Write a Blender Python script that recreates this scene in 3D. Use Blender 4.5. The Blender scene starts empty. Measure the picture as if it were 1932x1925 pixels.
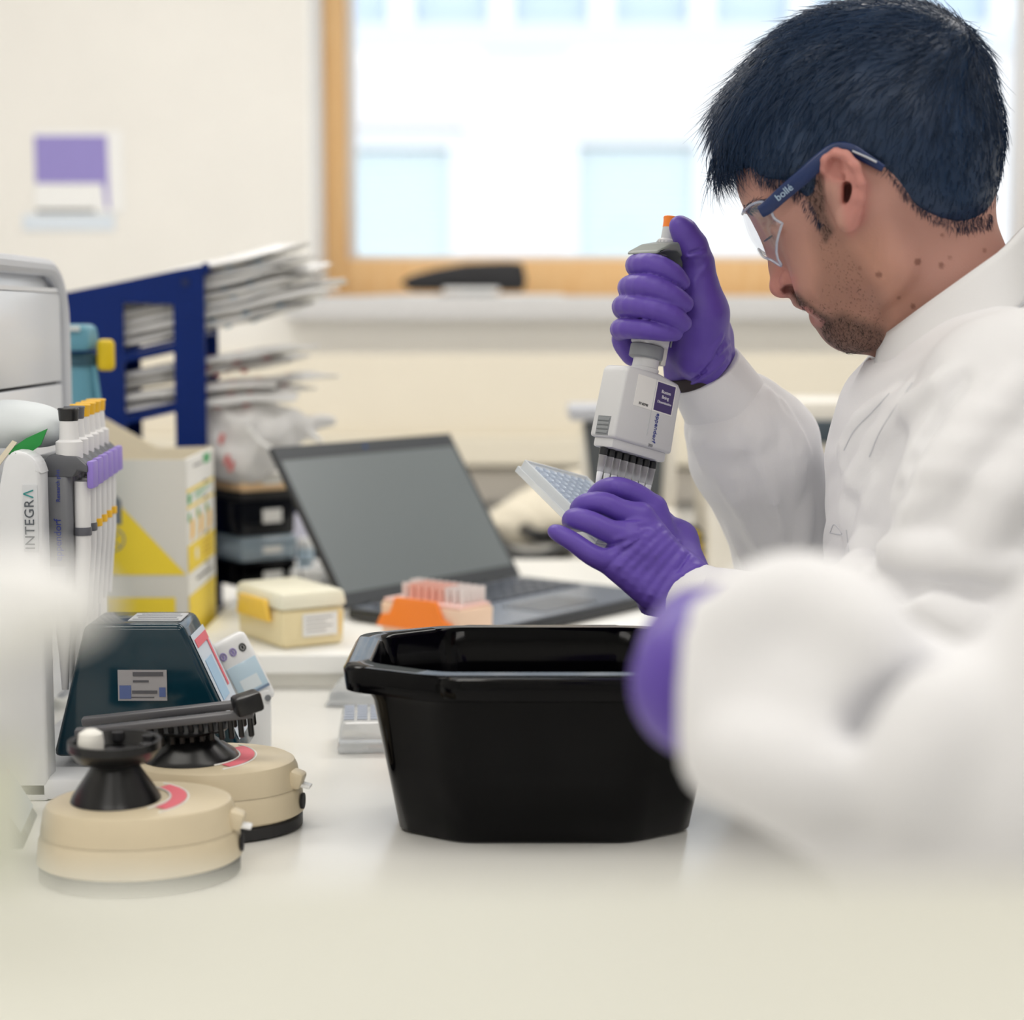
import bpy, bmesh, math, random
import numpy as np
from mathutils import Vector, Matrix, Euler

SC = bpy.context.scene
COL = SC.collection
random.seed(7)
RNG = np.random.default_rng(7)
PI = math.pi

# ------------------------------------------------------------------ camera
FPX = 3400.0                      # focal length in pixels of the 1932 x 1925 frame
PITCH = math.atan(363.0 / FPX)
CAM = Vector((0.0, 0.0, 1.31))
cam_data = bpy.data.cameras.new('camera')
cam_data.sensor_fit = 'HORIZONTAL'
cam_data.sensor_width = 36.0
cam_data.lens = 36.0 * FPX / 1932.0
cam_data.clip_start = 0.02
cam_data.clip_end = 200.0
cam_data.dof.use_dof = True
cam_data.dof.focus_distance = 1.53
cam_data.dof.aperture_fstop = 3.3
cam_ob = bpy.data.objects.new('camera', cam_data)
cam_ob.location = CAM
cam_ob.rotation_euler = (PI / 2 - PITCH, 0, 0)
COL.objects.link(cam_ob)
SC.camera = cam_ob

# ------------------------------------------------------------------ world, exposure, lights
SC.view_settings.view_transform = 'Standard'
SC.view_settings.look = 'None'
SC.view_settings.exposure = 0.08
SC.view_settings.gamma = 1.0
SC.view_settings.use_curve_mapping = False
SC.cycles.use_denoising = True
SC.cycles.max_bounces = 8
SC.cycles.diffuse_bounces = 4
SC.cycles.transparent_max_bounces = 16
SC.cycles.caustics_reflective = False
SC.cycles.caustics_refractive = False
SC.cycles.sample_clamp_indirect = 6.0

world = bpy.data.worlds.new('overcast_sky')
SC.world = world
world.use_nodes = True
wn = world.node_tree.nodes
wn['Background'].inputs['Color'].default_value = (0.86, 0.93, 1.0, 1)
wn['Background'].inputs['Strength'].default_value = 1.7


def area_light(name, loc, sx, sy, power, color=(1, 1, 1), rot=(0, 0, 0)):
    l = bpy.data.lights.new(name, 'AREA')
    l.shape = 'RECTANGLE'
    l.size, l.size_y = sx, sy
    l.energy = power
    l.color = color
    o = bpy.data.objects.new(name, l)
    o.location = loc
    o.rotation_euler = rot
    COL.objects.link(o)
    return o


CEIL = 2.75
LAMPS = [(x, y, p) for x in (-0.75, 0.9) for (y, p) in ((-1.2, 10.5), (0.9, 5.0), (2.75, 11.0))]
for (lx, ly, lp_) in LAMPS:
    area_light('ceiling_lamp_light', (lx, ly, CEIL - 0.045), 1.16, 0.56, lp_, (1.0, 0.975, 0.94))

# ------------------------------------------------------------------ helpers


def P(px, py, D):
    """World point on the ray through a photograph pixel, at distance D straight ahead (along Y)."""
    x = (px - 966.0) / FPX
    y = -(py - 962.5) / FPX
    c, s = math.cos(PITCH), math.sin(PITCH)
    d = Vector((x, c + y * s, -s + y * c))
    return CAM + d * (D / d.y)


def BP(px, py, z):
    """World point on the ray through a pixel, at height z."""
    d = P(px, py, 1.0) - CAM
    return CAM + d * ((z - CAM.z) / d.z)


def lin(c):
    out = []
    for v in c[:3]:
        v = v / 255.0
        out.append(v / 12.92 if v <= 0.04045 else ((v + 0.055) / 1.055) ** 2.4)
    return tuple(out)


MATS = {}


def mat(name, rgb, rough=0.5, metal=0.0, spec=0.5, noise=0.0, nscale=40.0, bump=0.0, bscale=200.0, trans=0.0, alpha=1.0,
        coat=0.0, sheen=0.0, sub=0.0, attr=None, ior=1.45, emit=0.0):
    if name in MATS:
        return MATS[name]
    m = bpy.data.materials.new(name)
    m.use_nodes = True
    nt = m.node_tree
    b = nt.nodes['Principled BSDF']
    c = lin(rgb)
    b.inputs['Base Color'].default_value = (*c, 1)
    b.inputs['Roughness'].default_value = rough
    b.inputs['Metallic'].default_value = metal
    b.inputs['Specular IOR Level'].default_value = spec
    b.inputs['IOR'].default_value = ior
    b.inputs['Transmission Weight'].default_value = trans
    b.inputs['Alpha'].default_value = alpha
    b.inputs['Coat Weight'].default_value = coat
    b.inputs['Sheen Weight'].default_value = sheen
    if sub:
        b.inputs['Subsurface Weight'].default_value = sub
        b.inputs['Subsurface Radius'].default_value = (0.01, 0.004, 0.002)
        b.inputs['Subsurface Scale'].default_value = 1.0
    if emit:
        b.inputs['Emission Color'].default_value = (*c, 1)
        b.inputs['Emission Strength'].default_value = emit
    tc = nt.nodes.new('ShaderNodeTexCoord')
    src = None
    if attr:
        a = nt.nodes.new('ShaderNodeVertexColor')
        a.layer_name = attr
        src = a.outputs['Color']
    if noise > 0:
        n = nt.nodes.new('ShaderNodeTexNoise')
        n.inputs['Scale'].default_value = nscale
        n.inputs['Detail'].default_value = 4
        nt.links.new(tc.outputs['Object'], n.inputs['Vector'])
        mr = nt.nodes.new('ShaderNodeMapRange')
        mr.inputs['From Min'].default_value = 0.3
        mr.inputs['From Max'].default_value = 0.7
        mr.inputs['To Min'].default_value = 1 - noise
        mr.inputs['To Max'].default_value = 1 + noise
        nt.links.new(n.outputs['Fac'], mr.inputs['Value'])
        mx = nt.nodes.new('ShaderNodeMix')
        mx.data_type = 'RGBA'
        mx.blend_type = 'MULTIPLY'
        mx.inputs['Factor'].default_value = 1.0
        if src:
            nt.links.new(src, mx.inputs[6])
        else:
            mx.inputs[6].default_value = (*c, 1)
        nt.links.new(mr.outputs['Result'], mx.inputs[7])
        src = mx.outputs[2]
    if src:
        nt.links.new(src, b.inputs['Base Color'])
    if bump > 0:
        n2 = nt.nodes.new('ShaderNodeTexNoise')
        n2.inputs['Scale'].default_value = bscale
        n2.inputs['Detail'].default_value = 3
        nt.links.new(tc.outputs['Object'], n2.inputs['Vector'])
        bp = nt.nodes.new('ShaderNodeBump')
        bp.inputs['Strength'].default_value = bump
        bp.inputs['Distance'].default_value = 0.002
        nt.links.new(n2.outputs['Fac'], bp.inputs['Height'])
        nt.links.new(bp.outputs['Normal'], b.inputs['Normal'])
    MATS[name] = m
    return m


def film(name, rgb, opacity=0.2, gloss=0.1, rough=0.05, diffuse_trans=False, fres=0.32):
    """Thin clear plastic or glass sheet: mostly see-through, a little gloss, a little body colour."""
    if name in MATS:
        return MATS[name]
    m = bpy.data.materials.new(name)
    m.use_nodes = True
    nt = m.node_tree
    for n in list(nt.nodes):
        nt.nodes.remove(n)
    out = nt.nodes.new('ShaderNodeOutputMaterial')
    tr = nt.nodes.new('ShaderNodeBsdfTransparent')
    c = lin(rgb)
    df = nt.nodes.new('ShaderNodeBsdfDiffuse')
    df.inputs['Color'].default_value = (*c, 1)
    body = df.outputs[0]
    if diffuse_trans:
        tl = nt.nodes.new('ShaderNodeBsdfTranslucent')
        tl.inputs['Color'].default_value = (*c, 1)
        mm = nt.nodes.new('ShaderNodeMixShader')
        mm.inputs[0].default_value = 0.5
        nt.links.new(df.outputs[0], mm.inputs[1])
        nt.links.new(tl.outputs[0], mm.inputs[2])
        body = mm.outputs[0]
    gl = nt.nodes.new('ShaderNodeBsdfGlossy')
    gl.inputs['Roughness'].default_value = rough
    m1 = nt.nodes.new('ShaderNodeMixShader')
    m1.inputs[0].default_value = opacity
    nt.links.new(tr.outputs[0], m1.inputs[1])
    nt.links.new(body, m1.inputs[2])
    lw = nt.nodes.new('ShaderNodeLayerWeight')
    lw.inputs['Blend'].default_value = 0.35
    mt = nt.nodes.new('ShaderNodeMath')
    mt.operation = 'MULTIPLY_ADD'
    mt.inputs[1].default_value = fres
    mt.inputs[2].default_value = gloss * 0.5
    nt.links.new(lw.outputs['Fresnel'], mt.inputs[0])
    m2 = nt.nodes.new('ShaderNodeMixShader')
    nt.links.new(mt.outputs[0], m2.inputs[0])
    nt.links.new(m1.outputs[0], m2.inputs[1])
    nt.links.new(gl.outputs[0], m2.inputs[2])
    nt.links.new(m2.outputs[0], out.inputs['Surface'])
    MATS[name] = m
    return m


def tag(o, label=None, cat=None, group=None, kind=None):
    if label:
        o['label'] = label
    if cat:
        o['category'] = cat
    if group:
        o['group'] = group
    if kind:
        o['kind'] = kind
    return o


def empty(name, loc, rot=(0, 0, 0), label=None, cat=None, group=None, M=None):
    o = bpy.data.objects.new(name, None)
    o.empty_display_size = 0.05
    COL.objects.link(o)
    if M is not None:
        o.matrix_world = M
    else:
        o.location = loc
        o.rotation_euler = rot
    tag(o, label, cat, group)
    return o


def copy_tree(o, parent=None):
    c = o.copy()
    COL.objects.link(c)
    if parent is not None:
        c.parent = parent
    for ch in list(KIDS.get(o.name, [])):
        k = copy_tree(ch, c)
        KIDS.setdefault(c.name, []).append(k)
    return c


KIDS = {}


class MB:
    """Collects shapes (local coordinates) and builds ONE mesh object."""

    def __init__(self):
        self.v = []
        self.f = []
        self.mi = []
        self.cur = 0

    def add(self, verts, faces, M=None):
        n = len(self.v)
        if M is not None:
            verts = [M @ Vector(v) for v in verts]
        self.v.extend([tuple(v) for v in verts])
        self.f.extend([tuple(i + n for i in f) for f in faces])
        self.mi.extend([self.cur] * len(faces))
        return self

    def slot(self, i):
        self.cur = i
        return self

    def box(self, c, s, rot=None, bev=0.0, seg=2, taper=None):
        """taper=(tx,ty): the top is scaled by these."""
        bm = bmesh.new()
        bmesh.ops.create_cube(bm, size=1.0)
        for v in bm.verts:
            k = (1, 1)
            if taper and v.co.z > 0:
                k = taper
            v.co = Vector((v.co.x * s[0] * k[0], v.co.y * s[1] * k[1], v.co.z * s[2]))
        if bev > 0:
            bmesh.ops.bevel(bm, geom=list(bm.edges), offset=min(bev, min(s) * 0.49), segments=seg, profile=0.5, affect='EDGES')
        M = Matrix.Translation(Vector(c))
        if rot is not None:
            M = M @ (rot.to_matrix().to_4x4() if isinstance(rot, Euler) else (Euler(rot).to_matrix().to_4x4() if not isinstance(rot, Matrix) else rot.to_4x4()))
        self._bm(bm, M)
        return self

    def _bm(self, bm, M=None):
        bm.verts.index_update()
        vs = [v.co.copy() for v in bm.verts]
        fs = [[v.index for v in f.verts] for f in bm.faces]
        bm.free()
        self.add(vs, fs, M)

    def lathe(self, prof, n=24, M=None, a0=0.0, a1=2 * PI, cap=True):
        """prof: (radius, z) pairs from bottom to top."""
        full = abs(a1 - a0 - 2 * PI) < 1e-6
        m = n if full else n + 1
        vs, fs = [], []
        for (r, z) in prof:
            for i in range(m):
                a = a0 + (a1 - a0) * i / n
                vs.append((r * math.cos(a), r * math.sin(a), z))
        for j in range(len(prof) - 1):
            for i in range(n):
                i2 = (i + 1) % m
                fs.append((j * m + i, j * m + i2, (j + 1) * m + i2, (j + 1) * m + i))
        if cap and full:
            fs.append(tuple(reversed(range(m))))
            k = (len(prof) - 1) * m
            fs.append(tuple(k + i for i in range(m)))
        self.add(vs, fs, M)
        return self

    def tube(self, pts, r, n=8, cap=True, closed=False, flat=1.0, up=None):
        """A tube along points; r a number or a list; flat squashes it along its second axis."""
        pts = [Vector(p) for p in pts]
        rs = r if isinstance(r, (list, tuple, np.ndarray)) else [r] * len(pts)
        vs, fs = [], []
        prev = None
        L = len(pts)
        for i, p in enumerate(pts):
            if closed:
                t = pts[(i + 1) % L] - pts[i - 1]
            else:
                t = pts[min(i + 1, L - 1)] - pts[max(i - 1, 0)]
            t = t.normalized() if t.length > 1e-9 else Vector((0, 0, 1))
            if prev is None:
                ref = Vector(up) if up is not None else (Vector((0, 0, 1)) if abs(t.z) < 0.9 else Vector((1, 0, 0)))
                a = (ref - t * ref.dot(t)).normalized()
            else:
                a = prev - t * prev.dot(t)
                a = a.normalized() if a.length > 1e-6 else prev
            prev = a
            b = t.cross(a)
            for k in range(n):
                th = 2 * PI * k / n
                vs.append(p + a * (math.cos(th) * rs[i] * flat) + b * (math.sin(th) * rs[i]))
        m = L if closed else L - 1
        for i in range(m):
            j = (i + 1) % L
            for k in range(n):
                k2 = (k + 1) % n
                fs.append((i * n + k, i * n + k2, j * n + k2, j * n + k))
        if cap and not closed:
            fs.append(tuple(reversed(range(n))))
            fs.append(tuple((L - 1) * n + k for k in range(n)))
        self.add(vs, fs)
        return self

    def prism(self, poly, h0, h1, M=None, bev=0.0, seg=2):
        """poly (x, y) extruded from z=h0 to h1."""
        bm = bmesh.new()
        lo = [bm.verts.new((x, y, h0)) for (x, y) in poly]
        hi = [bm.verts.new((x, y, h1)) for (x, y) in poly]
        n = len(poly)
        bm.faces.new(list(reversed(lo)))
        bm.faces.new(hi)
        for i in range(n):
            bm.faces.new((lo[i], lo[(i + 1) % n], hi[(i + 1) % n], hi[i]))
        bmesh.ops.recalc_face_normals(bm, faces=bm.faces)
        if bev > 0:
            bmesh.ops.bevel(bm, geom=list(bm.edges), offset=bev, segments=seg, profile=0.5, affect='EDGES')
        self._bm(bm, M)
        return self

    def grid(self, rows, closed_u=False, thick=0.0):
        """rows: list of rows of points."""
        n, m = len(rows), len(rows[0])
        vs = [p for r in rows for p in r]
        fs = []
        for i in range(n - 1):
            for j in range(m if closed_u else m - 1):
                j2 = (j + 1) % m
                fs.append((i * m + j, i * m + j2, (i + 1) * m + j2, (i + 1) * m + j))
        self.add(vs, fs)
        return self

    def build(self, name, m, parent=None, smooth=True, label=None, cat=None, group=None, kind=None, angle=35, world=None):
        me = bpy.data.meshes.new(name)
        me.from_pydata(self.v, [], self.f)
        ms = m if isinstance(m, (list, tuple)) else [m]
        for x in ms:
            me.materials.append(x)
        if len(ms) > 1:
            me.polygons.foreach_set('material_index', self.mi)
        me.update()
        if smooth:
            me.polygons.foreach_set('use_smooth', [True] * len(me.polygons))
            try:
                me.set_sharp_from_angle(angle=math.radians(angle))
            except Exception:
                pass
        o = bpy.data.objects.new(name, me)
        COL.objects.link(o)
        if parent is not None:
            o.parent = parent
            KIDS.setdefault(parent.name, []).append(o)
        if world is not None:
            o.matrix_world = world
        tag(o, label, cat, group, kind)
        return o


def text_mesh(name, body, size, m, parent, M, align='CENTER', extrude=0.0002, spacing=1.0, label=None):
    """Lettering as a thin mesh in the XY plane of M (local to the parent)."""
    cu = bpy.data.curves.new(name + '_font', 'FONT')
    cu.body = body
    cu.size = size
    cu.align_x = align
    cu.align_y = 'CENTER'
    cu.extrude = extrude
    cu.space_character = spacing
    cu.resolution_u = 3
    t = bpy.data.objects.new(name + '_font', cu)
    COL.objects.link(t)
    dg = bpy.context.evaluated_depsgraph_get()
    me = bpy.data.meshes.new_from_object(t.evaluated_get(dg))
    COL.objects.unlink(t)
    bpy.data.objects.remove(t)
    bpy.data.curves.remove(cu)
    me.materials.clear()
    me.materials.append(m)
    me.transform(M)
    o = bpy.data.objects.new(name, me)
    COL.objects.link(o)
    if parent is not None:
        o.parent = parent
        KIDS.setdefault(parent.name, []).append(o)
    if label:
        o['label'] = label
    return o


def axes(o, x, y, z):
    """Matrix with columns x, y, z and origin o."""
    x, y, z, o = Vector(x), Vector(y), Vector(z), Vector(o)
    return Matrix(((x.x, y.x, z.x, o.x), (x.y, y.y, z.y, o.y), (x.z, y.z, z.z, o.z), (0, 0, 0, 1)))


def T(x, y, z):
    return Matrix.Translation((x, y, z))


def R(a, ax):
    return Matrix.Rotation(a, 4, ax)


# ---- volumes: signed distance on a grid, surface by surface nets
class Vol:
    def __init__(self, lo, hi, h):
        self.lo = np.array(lo, np.float32)
        self.h = float(h)
        self.n = tuple(int(math.ceil((hi[i] - lo[i]) / h)) + 1 for i in range(3))
        self.F = np.full(self.n, 0.2, np.float32)
        self.ax = [self.lo[i] + np.arange(self.n[i], dtype=np.float32) * self.h for i in range(3)]

    def block(self, lo, hi, pad):
        sl, g = [], []
        for i in range(3):
            a = int(max(0, math.floor((lo[i] - pad - self.lo[i]) / self.h)))
            b = int(min(self.n[i], math.ceil((hi[i] + pad - self.lo[i]) / self.h) + 1))
            if b <= a:
                return None, None
            sl.append(slice(a, b))
            g.append(self.ax[i][a:b])
        return tuple(sl), (g[0][:, None, None], g[1][None, :, None], g[2][None, None, :])

    def _mix(self, sl, d, k, op):
        F = self.F[sl]
        if op == 'add':
            if k <= 0:
                self.F[sl] = np.minimum(F, d)
            else:
                q = np.clip(k - np.abs(F - d), 0, None) / k
                self.F[sl] = np.minimum(F, d) - q * q * (k * 0.25)
        else:
            if k <= 0:
                self.F[sl] = np.maximum(F, -d)
            else:
                q = np.clip(k - np.abs(F + d), 0, None) / k
                self.F[sl] = np.maximum(F, -d) + q * q * (k * 0.25)

    def cone(self, a, b, ra, rb, k=0.0, op='add', squash=None):
        a, b = np.array(a, np.float32), np.array(b, np.float32)
        r = max(ra, rb)
        sl, g = self.block(np.minimum(a, b) - r, np.maximum(a, b) + r, k + 3 * self.h + 0.004)
        if sl is None:
            return self
        ab = b - a
        L2 = float(ab @ ab) + 1e-12
        px, py, pz = g[0] - a[0], g[1] - a[1], g[2] - a[2]
        t = np.clip((px * ab[0] + py * ab[1] + pz * ab[2]) / L2, 0, 1)
        dx, dy, dz = px - t * ab[0], py - t * ab[1], pz - t * ab[2]
        q = dx * dx + dy * dy + dz * dz
        if squash is not None:          # (direction, factor): thinner along the direction
            s = np.array(squash[0], np.float32)
            s = s / np.linalg.norm(s)
            e = dx * s[0] + dy * s[1] + dz * s[2]
            q = q + e * e * (1.0 / squash[1] ** 2 - 1.0)
        d = np.sqrt(q) - (ra + (rb - ra) * t)
        self._mix(sl, d, k, op)
        return self

    def chain(self, pts, rs, k=0.0, kin=None, op='add', squash=None):
        for i in range(len(pts) - 1):
            self.cone(pts[i], pts[i + 1], rs[i], rs[i + 1], k if (i == 0 or kin is None) else kin, op, squash)
        return self

    def ell(self, c, r, k=0.0, op='add', Rm=None):
        """Ellipsoid; Rm: 3x3 rows = its axes."""
        c = np.array(c, np.float32)
        r = np.array(r, np.float32)
        ext = np.array([r.max()] * 3) if Rm is not None else r
        sl, g = self.block(c - ext, c + ext, k + 3 * self.h + 0.004)
        if sl is None:
            return self
        p = [g[i] - c[i] for i in range(3)]
        if Rm is not None:
            Rm = np.array(Rm, np.float32)
            p = [p[0] * Rm[j, 0] + p[1] * Rm[j, 1] + p[2] * Rm[j, 2] for j in range(3)]
        k0 = np.sqrt((p[0] / r[0]) ** 2 + (p[1] / r[1]) ** 2 + (p[2] / r[2]) ** 2)
        k1 = np.sqrt((p[0] / r[0] ** 2) ** 2 + (p[1] / r[1] ** 2) ** 2 + (p[2] / r[2] ** 2) ** 2)
        d = k0 * (k0 - 1.0) / np.maximum(k1, 1e-9)
        d = np.where(k0 < 0.02, -r.min(), d)
        self._mix(sl, d, k, op)
        return self

    def half(self, p, n, k=0.0, op='cut', lo=None, hi=None):
        """Cut away the side the normal n points to (within an optional box)."""
        p, n = np.array(p, np.float32), np.array(n, np.float32)
        n = n / np.linalg.norm(n)
        lo = self.lo if lo is None else np.array(lo)
        hi = self.lo + np.array(self.n) * self.h if hi is None else np.array(hi)
        sl, g = self.block(lo, hi, 0)
        d = -((g[0] - p[0]) * n[0] + (g[1] - p[1]) * n[1] + (g[2] - p[2]) * n[2])
        F = self.F[sl]
        self.F[sl] = np.maximum(F, -d)
        return self

    def mesh(self, smooth=1):
        F = self.F
        S = F < 0
        nx, ny, nz = self.n
        c = [(i, j, k) for i in (0, 1) for j in (0, 1) for k in (0, 1)]
        cnt = np.zeros((nx - 1, ny - 1, nz - 1), np.int8)
        for (i, j, k) in c:
            cnt += S[i:nx - 1 + i, j:ny - 1 + j, k:nz - 1 + k]
        act = (cnt > 0) & (cnt < 8)
        idx = np.full(act.shape, -1, np.int64)
        I = np.argwhere(act)
        idx[act] = np.arange(len(I))
        acc = np.zeros((len(I), 3), np.float64)
        num = np.zeros(len(I))
        val = {q: F[I[:, 0] + q[0], I[:, 1] + q[1], I[:, 2] + q[2]].astype(np.float64) for q in c}
        for q in c:
            for ax in range(3):
                if q[ax] == 0:
                    q2 = tuple(1 if t == ax else q[t] for t in range(3))
                    a, b = val[q], val[q2]
                    m = (a < 0) != (b < 0)
                    t = np.where(m, a / np.where(m, a - b, 1.0), 0)
                    pos = np.zeros((len(I), 3))
                    for w in range(3):
                        pos[:, w] = q[w]
                    pos[:, ax] = t
                    acc += pos * m[:, None]
                    num += m
        V = (I + acc / np.maximum(num, 1)[:, None]) * self.h + self.lo
        faces = []
        for ax in range(3):
            a = [slice(0, n) for n in self.n]
            b = [slice(0, n) for n in self.n]
            a[ax] = slice(0, self.n[ax] - 1)
            b[ax] = slice(1, self.n[ax])
            ch = S[tuple(a)] != S[tuple(b)]
            E = np.argwhere(ch)
            o1, o2 = [(1, 2), (2, 0), (0, 1)][ax]
            ok = (E[:, o1] > 0) & (E[:, o2] > 0) & (E[:, o1] < self.n[o1] - 1) & (E[:, o2] < self.n[o2] - 1)
            E = E[ok]
            inside = S[E[:, 0], E[:, 1], E[:, 2]]
            q = []
            for (d1, d2) in ((0, 0), (1, 0), (1, 1), (0, 1)):
                e = E.copy()
                e[:, o1] -= d1
                e[:, o2] -= d2
                q.append(idx[e[:, 0], e[:, 1], e[:, 2]])
            Q = np.stack(q, 1)
            Q[~inside] = Q[~inside][:, ::-1]
            Q = Q[:, ::-1]
            faces.append(Q[:, ::-1])
        Fc = np.concatenate(faces)
        Fc = Fc[(Fc >= 0).all(1)]
        for _ in range(smooth):
            s = np.zeros_like(V)
            nn = np.zeros(len(V))
            for e in range(4):
                i, j = Fc[:, e], Fc[:, (e + 1) % 4]
                for w in range(3):
                    s[:, w] += np.bincount(i, V[j, w], len(V)) + np.bincount(j, V[i, w], len(V))
                nn += np.bincount(i, minlength=len(V)) + np.bincount(j, minlength=len(V))
            V = V * 0.5 + 0.5 * s / np.maximum(nn, 1)[:, None]
        return V, Fc


def largest_piece(V, Fc):
    n = len(V)
    lab = np.arange(n)
    a = np.concatenate([Fc[:, 0], Fc[:, 1], Fc[:, 2], Fc[:, 3]])
    b = np.concatenate([Fc[:, 1], Fc[:, 2], Fc[:, 3], Fc[:, 0]])
    while True:
        la, lb = lab[a], lab[b]
        m = la != lb
        if not m.any():
            break
        np.minimum.at(lab, np.maximum(la, lb)[m], np.minimum(la, lb)[m])
        while True:
            p = lab[lab]
            if (p == lab).all():
                break
            lab = p
    keep = lab == np.bincount(lab).argmax()
    idx = np.cumsum(keep) - 1
    return V[keep], idx[Fc[keep[Fc].all(1)]]


def np_mesh(name, V, Fc, m, parent=None, colors=None, label=None, smooth=True):
    me = bpy.data.meshes.new(name)
    me.vertices.add(len(V))
    me.vertices.foreach_set('co', np.ascontiguousarray(V, np.float32).ravel())
    k = Fc.shape[1]
    me.loops.add(Fc.size)
    me.loops.foreach_set('vertex_index', np.ascontiguousarray(Fc, np.int32).ravel())
    me.polygons.add(len(Fc))
    me.polygons.foreach_set('loop_start', np.arange(0, Fc.size, k, dtype=np.int32))
    me.update(calc_edges=True)
    if smooth:
        me.polygons.foreach_set('use_smooth', np.ones(len(Fc), bool))
    ms = m if isinstance(m, (list, tuple)) else [m]
    for x in ms:
        me.materials.append(x)
    if colors is not None:
        ca = me.color_attributes.new('Tint', 'FLOAT_COLOR', 'POINT')
        ca.data.foreach_set('color', np.concatenate([colors, np.ones((len(V), 1))], 1).astype(np.float32).ravel())
    me.validate()
    o = bpy.data.objects.new(name, me)
    COL.objects.link(o)
    if parent is not None:
        o.parent = parent
        KIDS.setdefault(parent.name, []).append(o)
    if label:
        o['label'] = label
    return o


def spline(pts, n):
    """Catmull-Rom through the points, n samples."""
    p = np.array([list(q) for q in pts], float)
    p = np.vstack([2 * p[0] - p[1], p, 2 * p[-1] - p[-2]])
    m = len(p) - 3
    out = []
    for t in np.linspace(0, m - 1e-6, n):
        i = int(t)
        u = t - i
        a, b, c, d = p[i], p[i + 1], p[i + 2], p[i + 3]
        out.append(0.5 * ((2 * b) + (-a + c) * u + (2 * a - 5 * b + 4 * c - d) * u * u + (-a + 3 * b - 3 * c + d) * u ** 3))
    return np.array(out)
# ------------------------------------------------------------------ room shell
M_WALL = mat('wall_paint', (240, 238, 234), rough=0.8, noise=0.015, nscale=6, bump=0.05, bscale=300)
M_WHITE = mat('white_paint', (246, 246, 244), rough=0.45, noise=0.01, nscale=10)
M_WOOD = bpy.data.materials.new('pale_wood')
M_WOOD.use_nodes = True
_nt = M_WOOD.node_tree
_tc = _nt.nodes.new('ShaderNodeTexCoord')
_mp = _nt.nodes.new('ShaderNodeMapping')
_mp.inputs['Scale'].default_value = (30, 30, 2.5)
_nz = _nt.nodes.new('ShaderNodeTexNoise')
_nz.inputs['Scale'].default_value = 3
_nz.inputs['Detail'].default_value = 6
_cr = _nt.nodes.new('ShaderNodeValToRGB')
_cr.color_ramp.elements[0].color = (*lin((240, 186, 120)), 1)
_cr.color_ramp.elements[1].color = (*lin((252, 214, 160)), 1)
_nt.links.new(_tc.outputs['Object'], _mp.inputs['Vector'])
_nt.links.new(_mp.outputs['Vector'], _nz.inputs['Vector'])
_nt.links.new(_nz.outputs['Fac'], _cr.inputs['Fac'])
_nt.links.new(_cr.outputs['Color'], _nt.nodes['Principled BSDF'].inputs['Base Color'])
_nt.nodes['Principled BSDF'].inputs['Roughness'].default_value = 0.45

WY = 4.0                       # face of the window wall
FY = 4.30                      # window frame plane
SILL_Z = 1.357
WX0, WX1 = -0.448, 1.300       # opening
WTOP = 2.45
XL, XR, YR = -1.75, 2.3, -2.2  # room extents


def structure(name, mb, m, parent=None, smooth=False, **k):
    o = mb.build(name, m, parent, smooth=smooth, **k)
    if parent is None:
        o['kind'] = 'structure'
    return o


# window wall in pieces around the opening (one mesh)
w = MB()
th = 0.45
w.box(((XL - 0.1 + WX0) / 2, WY + th / 2, CEIL / 2), (WX0 - XL + 0.1, th, CEIL))
w.box(((XR + 0.1 + WX1) / 2, WY + th / 2, CEIL / 2), (XR + 0.1 - WX1, th, CEIL))
w.box(((WX0 + WX1) / 2, WY + th / 2, (SILL_Z - 0.05) / 2), (WX1 - WX0, th, SILL_Z - 0.05))
w.box(((WX0 + WX1) / 2, WY + th / 2, (CEIL + WTOP) / 2), (WX1 - WX0, th, CEIL - WTOP))
structure('wall_back', w, M_WALL)
structure('wall_left', MB().box((XL - 0.05, (WY + YR) / 2, CEIL / 2), (0.1, WY - YR, CEIL)), M_WALL)
structure('wall_right', MB().box((XR + 0.05, (WY + YR) / 2, CEIL / 2), (0.1, WY - YR, CEIL)), M_WALL)
structure('wall_rear', MB().box(((XL + XR) / 2, YR - 0.05, CEIL / 2), (XR - XL + 0.2, 0.1, CEIL)), M_WALL)
structure('floor', MB().box(((XL + XR) / 2, (WY + YR) / 2, -0.05), (XR - XL, WY - YR, 0.1)), mat('floor_vinyl', (176, 178, 178), rough=0.4, noise=0.05, nscale=60))
structure('ceiling', MB().box(((XL + XR) / 2, (WY + YR) / 2, CEIL + 0.05), (XR - XL, WY - YR, 0.1)), mat('ceiling_tile', (240, 240, 238), rough=0.9))

# window: white plaster lining, wooden frame, white sash, pane, sill
win = empty('window_1', ((WX0 + WX1) / 2, FY, SILL_Z))
win['kind'] = 'structure'


def loc(o):
    """children are written in world coordinates; move them under the window's empty"""
    o.location = -win.location
    return o


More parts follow.
